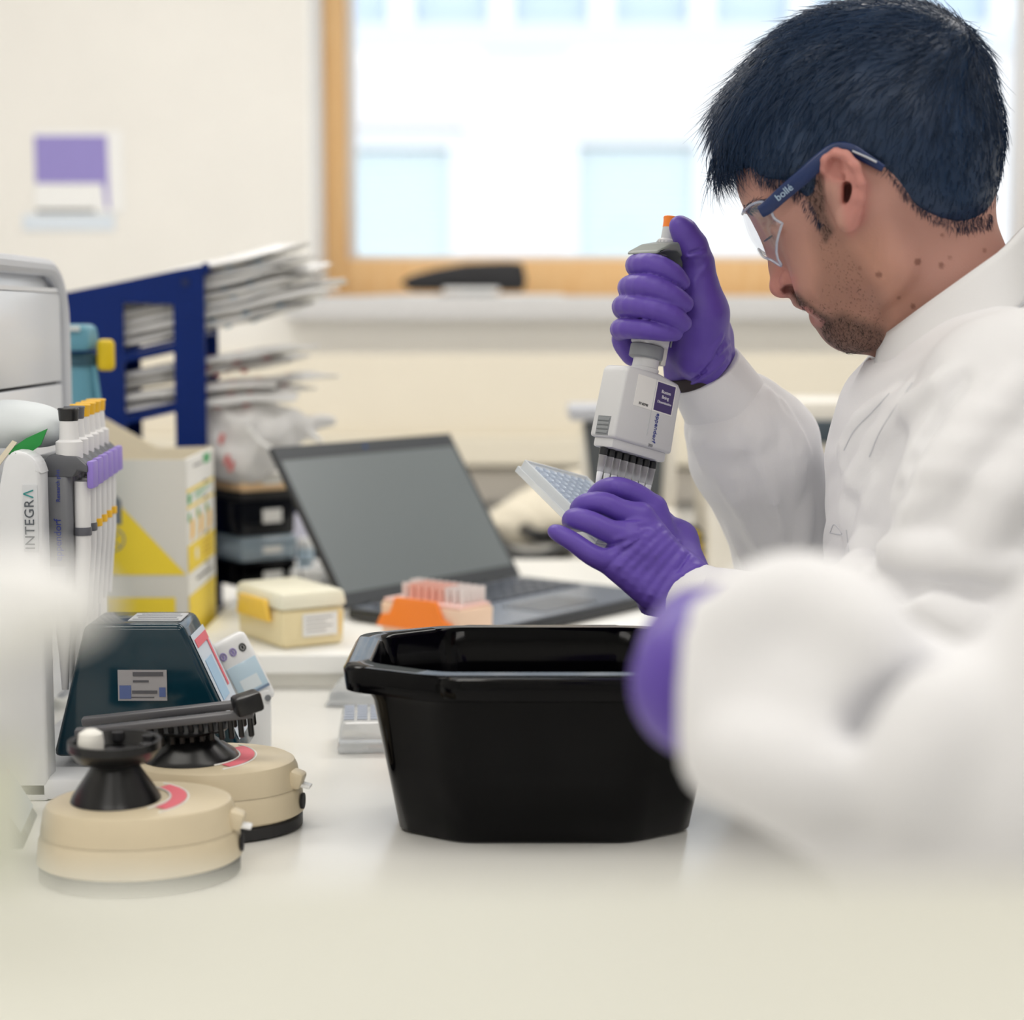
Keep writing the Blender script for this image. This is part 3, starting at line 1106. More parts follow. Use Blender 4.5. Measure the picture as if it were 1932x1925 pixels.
strip('yellow_band', 0.004, cd - 0.004, 926, 932, M_CYEL)
strip('yellow_band', 0.004, cd - 0.004, 958, 963, M_CYEL)
strip('yellow_band', 0.004, cd - 0.004, 1032, 1084, M_CYEL)
strip('yellow_band', 0.004, cd - 0.004, 1128, 1330, M_CYEL)
strip('green_mark', 0.12, 0.165, 872, 890, M_CGRN)
strip('green_mark', 0.008, 0.03, 936, 954, M_CGRN)
for k in range(3):
    y0 = 0.010 + k * 0.062
    strip('green_mark', y0, y0 + 0.012, 972, 988, M_CGRN)
    dm = MB()
    cz2 = fz(1006)
    dm.prism([(y0 + 0.012, cz2 - 0.014), (y0 + 0.034, cz2 - 0.007), (y0 + 0.034, cz2 + 0.010), (y0 + 0.018, cz2 + 0.014)], 0.0, 0.0006, M=SM)
    dm.build('yellow_pictogram', mat('pictogram_yellow', (250, 196, 60), rough=0.5), box, smooth=False)
    if k:
        strip('yellow_rule', y0 - 0.008, y0 - 0.006, 966, 1030, M_CYEL)
strip('dark_tick', 0.12, 0.14, 924, 927, M_INK, 0.0006)
strip('dark_tick', 0.12, 0.14, 956, 959, M_INK, 0.0006)
strip('dark_tick', 0.12, 0.14, 1026, 1029, M_INK, 0.0006)
strip('dark_tick', 0.12, 0.14, 1086, 1089, M_INK, 0.0006)
MB().lathe([(0.0, 0), (0.008, 0), (0.008, 0.0006), (0, 0.0006)], n=16, M=axes((0.0006, 0.06, fz(1056)), (0, 1, 0), (0, 0, 1), (1, 0, 0)), cap=False).build('white_dot', M_PAPER, box)
for k in range(4):
    strip('printed_line', 0.10, 0.165 - 0.01 * (k % 2), 1040 + k * 9, 1043 + k * 9, mat('amber_ink', (214, 172, 40), rough=0.7), 0.0006)
for k in range(3):
    strip('printed_line', 0.055, 0.17 - 0.03 * k, 936 + k * 6, 938 + k * 6, mat('green_ink', (120, 196, 150), rough=0.7), 0.0004)
strip('printed_line', 0.06, 0.17, 1104, 1108, M_INK, 0.0004)
strip('printed_line', 0.05, 0.11, 884, 888, mat('grey_ink', (150, 150, 150)), 0.0004)
# ------------------------------------------------------------------ navy rack with packs of wrapped pipettes
RD = 2.42                                             # near panel distance
rk = P(388, 840, RD)
rack = empty('pipette_rack', (rk.x, RD, BZ), label='tall navy blue rack with sloping shelves full of wrapped pipettes', cat='rack')
M_RACK = mat('navy_rack', (2, 38, 112), rough=0.4, spec=0.25, noise=0.04, nscale=30)


def rx(px):
    return P(px, 700, RD).x - rk.x


def rz(py):
    return P(388, py, RD).z - BZ


RWID = 0.105


def side_panel(y):
    bm = bmesh.new()
    outer = [(rx(60), rz(565)), (rx(388), rz(500)), (rx(388), 0.0), (rx(60), 0.0)]
    holes = [[(rx(234), rz(571)), (rx(326), rz(575)), (rx(328), rz(650)), (rx(236), rz(671))],
             [(rx(236), rz(683)), (rx(328), rz(662)), (rx(331), rz(765)), (rx(238), rz(788))],
             [(rx(238), rz(800)), (rx(331), rz(778)), (rx(333), rz(890)), (rx(239), rz(910))]]
    # frame built from bars around the openings
    mb = MB()
    M = axes((0, y, 0), (1, 0, 0), (0, 0, 1), (0, -1, 0))
    h = holes
    left, right = rx(235), rx(329)

    def slab_(p):
        mb.prism(p, -0.004, 0.0, M=M)
    slab_([(rx(60), 0.001), (rx(235), 0.001), (rx(235), rz(531)), (rx(60), rz(565))])
    slab_([(rx(329), 0.001), (rx(388), 0.001), (rx(388), rz(500)), (rx(329), rz(511))])
    slab_([(rx(235), rz(571)), (rx(329), rz(575)), (rx(329), rz(511)), (rx(235), rz(531))])
    slab_([(rx(235), rz(683)), (rx(329), rz(662)), (rx(329), rz(650)), (rx(235), rz(671))])
    slab_([(rx(235), rz(800)), (rx(329), rz(778)), (rx(329), rz(765)), (rx(235), rz(788))])
    slab_([(rx(235), 0.001), (rx(329), 0.001), (rx(329), rz(890)), (rx(235), rz(910))])
    return mb


side_panel(0.0).build('side_panel', M_RACK, rack, smooth=False)
side_panel(RWID).build('side_panel', M_RACK, rack, smooth=False)
for py0, py1 in ((706, 630), (816, 750)):
    a_, b_ = Vector((rx(62), RWID / 2 - 0.002, rz(py0))), Vector((rx(386), RWID / 2 - 0.002, rz(py1)))
    d_ = b_ - a_
    MB().box((a_ + b_) / 2, (d_.length, RWID - 0.006, 0.004), rot=(0, -math.atan2(d_.z, d_.x), 0)).build('shelf', M_RACK, rack)
MB().box((rx(388) + 0.002, RWID / 2, rz(506)), (0.008, RWID + 0.006, 0.014), bev=0.002).build('top_lip', M_RACK, rack)
MB().box((rx(62), RWID / 2 - 0.002, rz(570) / 2), (0.004, RWID - 0.006, rz(570) - 0.004), bev=0.001).build('back_panel', M_RACK, rack)
MB().lathe([(0.0, 0), (0.006, 0), (0.0055, 0.0015), (0, 0.0015)], n=16, cap=False, M=axes((rx(353), -0.0004, rz(533)), (1, 0, 0), (0, 0, 1), (0, -1, 0))).build('screw_cap', mat('navy_dark', (12, 34, 90), rough=0.4), rack)

M_WRAP = mat('wrapper_film', (248, 248, 250), rough=0.22, alpha=0.86)
M_WRAPP = mat('wrapper_paper', (242, 240, 234), rough=0.7)
M_TUBE = mat('clear_tube', (240, 242, 246), rough=0.2, alpha=0.9)
M_BLUEI = mat('blue_ink', (96, 160, 200), rough=0.7)
M_REDI = mat('red_ink', (220, 120, 120), rough=0.7)


def pack(p0, p1, wd, roll, label, ink, seed, sag=0.0):
    """a sealed sleeve (film over paper backing) with a thin tube inside; p0 the end in the rack, p1 the free end"""
    r_ = np.random.default_rng(seed)
    p0, p1 = Vector(p0), Vector(p1)
    x = (p1 - p0).normalized()
    s = Vector((0, 1, 0))
    y = (s - x * s.dot(x)).normalized()
    y = Matrix.Rotation(roll, 3, x) @ y
    z = x.cross(y)
    L = (p1 - p0).length
    e = empty('pipette_pack', (0, 0, 0), M=axes(p0, x, y, z), label=label, cat='packet', group='wrapped pipettes in the navy rack')
    n, m = 18, 9
    for nm, side, mm in (('film', 1, M_WRAP), ('backing', -1, M_WRAPP)):
        mb = MB()
        rows = []
        for i in range(n):
            t = i / (n - 1)
            row = []
            for j in range(m):
                u = -1 + 2 * j / (m - 1)
                hgt = (1 - abs(u) ** 2.2) * wd * (0.22 if side > 0 else 0.05) * min(1, t * 9, (1 - t) * 9 + 0.05) * side
                wob = 0.0016 * math.sin(t * 19 + seed * 3 + u * 2) * t + r_.normal(0, 0.0004)
                row.append((L * t + 0.002 * math.sin(u * 5 + seed) * (t > 0.97), wd * 0.5 * u * (1 + 0.05 * math.sin(t * 13 + seed)),
                            hgt + wob - sag * t * t + 0.0006 * side))
            rows.append(row)
        mb.grid(rows)
        mb.build(nm, mm, e)
    MB().tube([(0.01, 0, 0.0015 * 1 + wd * 0.08), (L * 0.45, 0, wd * 0.08), (L * 0.86, 0, wd * 0.08 - sag * 0.7)], [0.0042, 0.0042, 0.0028], n=10).build('tube', M_TUBE, e)
    k = MB()
    for q in range(3):
        t = 0.55 + 0.12 * q
        k.box((L * t, 0, -0.0026 - wd * 0.05 - sag * t * t), (0.008, wd * 0.7, 0.0004))
        k.box((L * (t + 0.02), 0, wd * 0.225 - sag * t * t), (0.006, wd * 0.25, 0.0004))
    k.build('printed_marks', ink, e, kind='stuff')
    return e


sl = (rz(630) - rz(706)) / (rx(386) - rx(62))
n_up = 14
ORD = ['first', 'second', 'third', 'fourth', 'fifth', 'sixth', 'topmost']
for i in range(n_up):
    col_, row_ = i % 2, i // 2
    px_end = [592, 560, 640, 600, 575, 646, 588, 610, 555, 620, 598, 570, 585, 560][i]
    xs_, xe_ = rx(90 + (i * 37) % 60), P(px_end, 560, RD + 0.03).x - rk.x
    y_ = 0.030 + col_ * 0.044 + RNG.uniform(-0.004, 0.004)
    zoff = 0.011 + row_ * 0.0125
    zs_ = rz(706) + (xs_ - rx(62)) * sl + zoff
    ze_ = rz(706) + (xe_ - rx(62)) * sl * 0.93 + zoff * 1.05 + RNG.uniform(-0.003, 0.004)
    o_ = Vector((rk.x, RD, BZ))
    pack(o_ + Vector((xs_, y_, zs_)), o_ + Vector((xe_, y_ + RNG.uniform(-0.006, 0.008), ze_)), 0.040, RNG.uniform(-0.12, 0.12),
         'wrapped pipette on the upper rack shelf, %s layer up, %s row' % (ORD[row_], ('nearer', 'farther')[col_]), M_BLUEI, i)
sl2 = (rz(750) - rz(816)) / (rx(386) - rx(62))
for i in range(8):
    col_, row_ = i % 2, i // 2
    px_end = [560, 585, 520, 630, 545, 575, 600, 532][i]
    xs_, xe_ = rx(90 + (i * 31) % 50), P(px_end, 760, RD + 0.03).x - rk.x
    y_ = 0.030 + col_ * 0.044
    zoff = 0.011 + row_ * 0.012
    zs_ = rz(816) + (xs_ - rx(62)) * sl2 + zoff
    ze_ = rz(816) + (xe_ - rx(62)) * sl2 * (0.75 if i < 4 else 1.0) + zoff + RNG.uniform(-0.006, 0.004)
    o_ = Vector((rk.x, RD, BZ))
    pack(o_ + Vector((xs_, y_, zs_)), o_ + Vector((xe_, y_ + RNG.uniform(-0.01, 0.012), ze_)), 0.040, RNG.uniform(-0.2, 0.2),
         'red printed wrapped pipette on the lower rack shelf, %s layer up, %s row' % (ORD[row_], ('nearer', 'farther')[col_]), M_REDI, 40 + i, sag=0.012)

# crumpled clear bag hanging out below the lower shelf
bag = empty('plastic_bag', (0, 0, 0), label='crumpled clear plastic bag bulging out beside the lower shelf of the navy rack', cat='bag')
V_ = Vol((-0.42, 2.38, 1.06), (-0.22, 2.58, 1.26), 0.004)
for (px, py, dd, r) in ((415, 800, 0.05, 0.03), (455, 800, 0.05, 0.042), (500, 810, 0.05, 0.042), (535, 800, 0.06, 0.03), (430, 850, 0.05, 0.040), (475, 865, 0.05, 0.040),
                        (510, 850, 0.06, 0.028), (445, 890, 0.05, 0.022)):
    V_.ell(P(px, py, RD + dd), (r * 0.95, r * 0.75, r * 0.8), k=0.02)
V_.cone(P(530, 815, RD + 0.06), P(622, 792, RD + 0.07), 0.016, 0.007, 0.015)
V_.cone(P(560, 812, RD + 0.06), P(600, 832, RD + 0.05), 0.010, 0.006, 0.01)
vx, fc = V_.mesh(1)
ph = vx * 90
vx = vx + (np.stack([np.sin(ph[:, 1] * 1.3 + np.sin(ph[:, 2])), np.sin(ph[:, 2] * 1.1 + 2 * np.sin(ph[:, 0] * .7)), np.sin(ph[:, 0] * 1.2 + np.cos(ph[:, 2] * 1.7))], 1)) * 0.003
np_mesh('bag_film', vx, fc, M_WRAP, bag)
MB().tube([P(468, 806, RD + 0.005), P(490, 835, RD + 0.0), P(520, 852, RD + 0.005)], 0.0035, n=8).build('white_stick', M_PURE, bag)
mk = MB()
for (px, py) in ((428, 868), (418, 828), (436, 880)):
    mk.box(P(px, py, RD + 0.012), (0.006, 0.002, 0.014), rot=(0, 0.3, 0))
mk.build('red_print', M_REDI, bag)

# ------------------------------------------------------------------ tall white instrument at the end of the bench
IX = -0.474
ins = empty('lab_instrument', (IX, 1.75, BZ), label='tall glossy white instrument with black panel seams and a rounded edge', cat='instrument')
itop = P(118, 500, 1.9).z - BZ
M_INST = mat('instrument_white', (236, 239, 244), rough=0.25)
zA, zB = P(118, 547, 1.88).z - BZ, P(118, 722, 1.88).z - BZ
MB().box((-0.150, -0.03, itop / 2), (0.29, 0.40, itop - 0.002), bev=0.02, seg=3).build('housing', M_INST, ins)
for z0, z1 in ((0.02, zB - 0.0015), (zB + 0.0015, zA - 0.0015), (zA + 0.0015, itop - 0.03)):
    MB().box((-0.002, -0.035, (z0 + z1) / 2), (0.010, 0.35, z1 - z0), bev=0.0015).build('side_panel', M_INST, ins)
MB().box((-0.0045, -0.035, itop / 2), (0.004, 0.352, itop - 0.05)).build('seam_backing', M_INK, ins)
pts = []
r = 0.06
for a in np.linspace(0, PI / 2, 7):
    pts.append((0.0, 0.155 - r + r * math.sin(a) , itop - r + r * math.cos(a) - 0.004))
path = [(0.0, -0.2, itop - 0.004)] + pts + [(0.0, 0.155, 0.10)]
path += [(0.0, 0.155 - 0.04 + 0.04 * math.cos(a), 0.06 - 0.04 * math.sin(a)) for a in np.linspace(0, PI / 2, 5)]
MB().tube(path, 0.009, n=10).build('edge_frame', mat('edge_grey', (200, 203, 210), rough=0.3), ins)
MB().box((0.0035, -0.175, zB + 0.04), (0.004, 0.04, 0.085), bev=0.001).build('display', mat('display_grey', (108, 122, 150), rough=0.2), ins)

# ------------------------------------------------------------------ teal pipette controller standing behind the pipettes
M_TEAL = mat('teal_plastic', (96, 152, 172), rough=0.35)
M_TEALD = mat('dark_teal_rubber', (44, 80, 96), rough=0.5)
pc = P(150, 640, 2.06)
ctl = empty('pipette_controller', (pc.x, pc.y, BZ), label='teal motorised pipette controller with a yellow trigger beside the navy rack', cat='pipette controller')
hz = pc.z - BZ
s_ = 2.06 / 3400
MB().box((-0.002, 0, hz + 0.002), (0.040, 0.060, 0.030), bev=0.008, seg=3, taper=(0.86, 0.92)).build('head', M_TEAL, ctl)
MB().lathe([(0.018, -0.012), (0.0195, -0.006), (0.0185, 0.0), (0.016, 0.003)], n=20, M=T(0.0, 0, hz - 0.018)).build('collar', M_TEALD, ctl)
MB().tube([(0.001, 0, hz - 0.028), (0.002, 0, hz - 0.08), (0.003, 0, hz - 0.16), (0.004, 0, 0.015)], [0.014, 0.0155, 0.0165, 0.02], n=18).build('grip', M_TEAL, ctl)
MB().tube([(0.016, -0.004, hz - 0.03), (0.022, -0.004, hz - 0.085), (0.026, -0.004, hz - 0.14)], 0.004, n=8).build('side_rib', M_TEAL, ctl)
MB().box((0.030, -0.002, hz - 0.018), (0.020, 0.016, 0.036), bev=0.006, seg=3).build('trigger', mat('trigger_yellow', (222, 190, 20), rough=0.4), ctl)
MB().box((0.004, 0, 0.008), (0.09, 0.09, 0.016), bev=0.005).build('charging_base', M_TEALD, ctl)
MB().box((-0.004, -0.031, hz + 0.012), (0.024, 0.002, 0.006), bev=0.0005).build('label', mat('label_grey', (200, 206, 206), rough=0.6), ctl)

# ------------------------------------------------------------------ stand with single-channel pipettes
stx, sty = P(44, 950, 1.50).x, 1.545
M_STAND = mat('stand_plastic', (226, 228, 232), rough=0.3)
stand = empty('pipette_stand', (stx, sty, BZ), label='pale grey pipette stand lettered INTEGRA holding a row of pipettes', cat='stand')
st_top = P(60, 852, 1.5).z - BZ
hw = (P(84, 950, 1.5).x - P(20, 950, 1.5).x) / 2
pf = MB()
poly = [(-hw * 1.6, 0), (hw, 0), (hw, st_top - 0.016)] + [(hw - 0.018 + 0.018 * math.cos(a), st_top - 0.018 + 0.018 * math.sin(a)) for a in np.linspace(0.15, PI / 2, 6)] + \
       [(-hw * 0.6, st_top), (-hw * 1.1, st_top - 0.008), (-hw * 1.6, st_top - 0.04)]
pf.prism(poly, 0.0, 0.030, M=axes((0, -0.015, 0), (1, 0, 0), (0, 0, 1), (0, -1, 0)), bev=0.0035, seg=3)
pf.build('end_panel', M_STAND, stand)
pb = MB()
pb.prism([(x * 0.92 - 0.004, z * 0.985) for (x, z) in poly], 0.0, 0.028, M=axes((0, 0.215, 0), (1, 0, 0), (0, 0, 1), (0, -1, 0)), bev=0.003)
pb.build('end_panel', M_STAND, stand)
MB().box((-0.004, 0.085, st_top - 0.035), (0.030, 0.21, 0.05), bev=0.010, seg=3).build('hanger_rail', mat('rail_grey', (150, 153, 160), rough=0.35), stand)
MB().box((0.010, 0.085, 0.010), (0.09, 0.26, 0.020), bev=0.006).build('foot', M_STAND, stand)
pl = MB().box((0.006, -0.0455, P(40, 978, 1.5).z - BZ), (0.0125, 0.0012, 0.056), bev=0.0003).build('badge', mat('badge_grey', (206, 209, 214), rough=0.3), stand)
bz_ = P(40, 980, 1.5).z - BZ
Mt = axes((0.0055, -0.0465, bz_ - 0.0045), (0, 0, 1), (-1, 0, 0), (0, -1, 0))
text_mesh('lettering', 'INTEGR', 0.0115, mat('badge_ink', (84, 90, 98), rough=0.5), pl, Mt, spacing=1.08)
text_mesh('lettering', '\u039b', 0.0115, mat('badge_teal', (40, 140, 140), rough=0.5), pl, axes((0.0055, -0.0465, bz_ + 0.0215), (0, 0, 1), (-1, 0, 0), (0, -1, 0)), label='teal last letter')

M_PHAND = mat('pipette_grey', (120, 122, 128), rough=0.3)
M_PWHITE = mat('pipette_white', (232, 232, 234), rough=0.3)
M_PDARK = mat('pipette_dark_grey', (92, 94, 100), rough=0.35)
M_PURPLE = mat('purple_plastic', (150, 128, 214), rough=0.4)
M_CAPY = mat('cap_yellow', (252, 196, 44), rough=0.35)
M_CAPB = mat('cap_black', (34, 34, 36), rough=0.3)
M_CAPG = mat('cap_grey', (96, 98, 106), rough=0.35)
M_LOGO = mat('logo_blue', (44, 60, 150), rough=0.5)


def single_pipette(loc, cap, band, label, letters):
    """upright pipette; the finger hook points to +x, the body's flat flank faces -y; z=0 at the tip"""
    e = empty('pipette', loc, label=label, cat='pipette', group='pipettes on the stand')
    h = 0.245
    body = MB()
    body.prism([(-0.019, -0.012), (-0.001, -0.012), (0.002, -0.006), (0.002, 0.006), (-0.001, 0.012), (-0.019, 0.012), (-0.022, 0.006), (-0.022, -0.006)], 0.085, h - 0.048, bev=0.002)
    body.build('handle', M_PHAND, e)
    fr = MB()
    fr.prism([(-0.027, -0.014), (-0.014, -0.004), (0.008, -0.006), (0.017, -0.014), (0.017, -0.020), (0.008, -0.018), (0.004, -0.024), (-0.021, -0.024)][::-1], -0.0125, 0.0125,
             M=axes((0, 0, h - 0.034), (1, 0, 0), (0, 0, 1), (0, -1, 0)), bev=0.0015)
    fr.build('finger_rest', M_PDARK, e)
    MB().box((0.0185, 0, h - 0.056), (0.006, 0.02, 0.024), bev=0.002).build('ejector_button', M_PURPLE, e)
    MB().lathe([(0.0115, h - 0.042), (0.0115, h - 0.028), (0.0085, h - 0.026), (0.0075, h - 0.010)], n=20, M=T(-0.001, 0, 0)).build('neck', M_PWHITE, e)
    MB().lathe([(0.0078, h - 0.010), (0.0082, h - 0.009), (0.0088, h - 0.001), (0.0094, h), (0.0088, h + 0.001)], n=20, M=T(-0.001, 0, 0)).build('push_button', cap, e)
    MB().lathe([(0.003, 0.0), (0.0045, 0.03), (0.0065, 0.05), (0.0075, 0.088)], n=16, M=T(-0.010, 0, 0)).build('cone', M_PWHITE, e)
    sh_ = MB().tube([(0.0095, 0, h - 0.062), (0.009, 0, h - 0.12), (0.004, 0, 0.06)], [0.0070, 0.0068, 0.0055], n=12)
    sh_.build('ejector_sleeve', M_PWHITE, e)
    MB().lathe([(0.0074, h - 0.109), (0.0076, h - 0.108), (0.0076, h - 0.103), (0.0074, h - 0.102)], n=14, M=T(0.0092, 0, 0)).build('ring', band, e)
    if letters:
        Mt = axes((0.004, -0.0124, 0.145), (0, 0, 1), (-1, 0, 0), (0, -1, 0))
        text_mesh('lettering', 'eppendorf', 0.0088, M_LOGO, e, axes((-0.0095, -0.0124, 0.133), (0, 0, 1), (-1, 0, 0), (0, -1, 0)))
        text_mesh('lettering', 'Research plus', 0.0050, M_LOGO, e, axes((-0.0085, -0.0124, 0.180), (0, 0, 1), (-1, 0, 0), (0, -1, 0)))
        lb = MB().box((-0.011, -0.0123, 0.100), (0.014, 0.0006, 0.02)).build('label', mat('label_smoke', (150, 153, 160), rough=0.4), e)
    return e


capz = P(130, 770, 1.55).z
px0, px5 = P(131, 770, 1.55).x, P(183, 758, 1.725).x
tints = [(M_CAPB, M_CAPG, 'single pipette with a black push button, nearest on the INTEGRA stand'),
         (M_CAPG, M_CAPG, 'single pipette with a grey push button, second on the INTEGRA stand'),
         (M_CAPY, M_CAPY, 'single pipette with a yellow push button, third on the INTEGRA stand'),
         (M_CAPY, M_CAPY, 'single pipette with a yellow push button, fourth on the INTEGRA stand'),
         (M_CAPY, M_CAPY, 'single pipette with a yellow push button, fifth on the INTEGRA stand'),
         (M_CAPY, M_CAPY, 'single pipette with a yellow push button, last on the INTEGRA stand')]
for i, (cp, bd, lb_) in enumerate(tints):
    t = i / 5
    single_pipette((px0 + (px5 - px0) * t, 1.55 + 0.175 * t, capz - 0.246), cp, bd, lb_, i == 0)

# wrapped packet with a green corner lying over the stand's back
pk = empty('paper_packet', P(62, 800, 1.58), label='soft white packet with a green printed corner behind the pipette stand', cat='packet')
V_ = Vol((-0.12, -0.06, -0.05), (0.08, 0.06, 0.05), 0.004)
for (x, z, r) in ((-0.03, 0.0, 0.026), (-0.005, 0.0, 0.024), (0.012, -0.004, 0.018), (-0.06, -0.004, 0.024)):
    V_.ell((x, 0, z), (r * 1.2, 0.03, r * 0.8), k=0.012)
vx, fc = V_.mesh(1)
np_mesh('wrapper', vx, fc, mat('packet_white', (222, 228, 232), rough=0.6), pk)
MB().prism([(-0.014, -0.022), (0.004, -0.010), (0.022, -0.002), (0.016, -0.016), (-0.004, -0.030)], -0.001, 0.001, M=axes((0.0, -0.036, 0.0), (1, 0, 0), (0, 0, 1), (0, -1, 0))).build(
    'green_corner', mat('leaf_green', (40, 150, 70), rough=0.5), pk)
MB().prism([(-0.026, -0.034), (-0.008, -0.012), (-0.004, -0.014), (-0.020, -0.034)], -0.001, 0.001, M=axes((0.0, -0.037, 0.0), (1, 0, 0), (0, 0, 1), (0, -1, 0))).build('cream_stripe', M_CARD, pk)

# ------------------------------------------------------------------ electronic dispenser (white, screen on top)
dp = BP(480, 1432, BZ)
dev = empty('electronic_dispenser', (dp.x, dp.y, BZ), rot=(0, 0, math.radians(14)), label='white handheld electronic dispenser with a pale blue display and purple icons', cat='dispenser')
dtop = P(470, 1195, dp.y).z - BZ
MB().box((0.0035, 0.012, 0.033), (0.026, 0.03, 0.066), bev=0.005).build('body', M_PURE, dev)
HM = axes((-0.011, 0.008, 0.095), (0.96, 0.0, -0.27), Vector((-0.14, 0.86, -0.49)).normalized(), (0, 0, 1))
x_ = Vector((0.93, 0.0, -0.36)).normalized()
z_ = Vector((0.30, -0.52, 0.78))
z_ = (z_ - x_ * z_.dot(x_)).normalized()
y_ = z_.cross(x_)
HM = axes((-0.006, 0.006, 0.088), x_, y_, z_)
y2 = Vector((-0.36, 0.25, 0.93))
# slanted head: long axis leans back to the left, face towards the camera
lean = Vector((-0.42, 0.10, 0.90)).normalized()
side = Vector((0.86, 0.16, 0.34))
side = (side - lean * side.dot(lean)).normalized()
face = side.cross(lean)
HM = axes((-0.0085, 0.0, 0.083), side, lean, face)
hd = MB().box((0, 0, -0.011), (0.037, 0.070, 0.022), bev=0.006, seg=3).build('head', M_PURE, dev)
hd.matrix_local = HM
sc_ = MB().box((0.001, -0.006, 0.0005), (0.030, 0.030, 0.0012), bev=0.0003).build('display', mat('display_blue', (206, 230, 246), rough=0.15), hd)
MB().box((0.001, -0.012, 0.0013), (0.018, 0.012, 0.0004)).build('display_window', mat('display_pale', (236, 246, 252), rough=0.2), hd)
fb = MB().box((0.001, -0.021, 0.0012), (0.030, 0.0025, 0.0006)).build('display_bar', mat('display_steel', (130, 150, 176), rough=0.3), hd)
M_ICON = mat('icon_purple', (150, 136, 196), rough=0.5)
for k, (x, mm) in enumerate(((-0.011, M_ICON), (-0.001, M_ICON), (0.009, M_CAPB))):
    ic = MB()
    ic.tube([(x + 0.0028 * math.cos(t), 0.021 + 0.0034 * math.sin(t), 0.0006) for t in np.linspace(0, 2 * PI, 13)[:-1]], 0.0007, n=5, closed=True)
    ic.box((x, 0.021, 0.0006), (0.002, 0.0035, 0.0008))
    ic.build('key_icon', mm, hd)
MB().box((0.004, -0.0015, 0.030), (0.018, 0.002, 0.040), bev=0.0005).build('front_plate', M_OFFW, dev)
MB().lathe([(0.003, 0), (0.003, 0.001)], n=12, M=axes((0.013, -0.0038, 0.058), (1, 0, 0), (0, 0, 1), (0, -1, 0))).build('small_button', M_GREY, dev)
# ------------------------------------------------------------------ mini centrifuges with opened lids
M_BEIGE = mat('beige_plastic', (214, 200, 172), rough=0.4, noise=0.02, nscale=30)
M_ROTOR = mat('rotor_black', (16, 16, 18), rough=0.28)
M_TLID = mat('dark_teal_lid', (10, 46, 60), rough=0.12, spec=0.6)
M_PINK = mat('pink_print', (232, 110, 124), rough=0.5)
M_LBLUE = mat('light_blue_print', (170, 204, 232), rough=0.5)


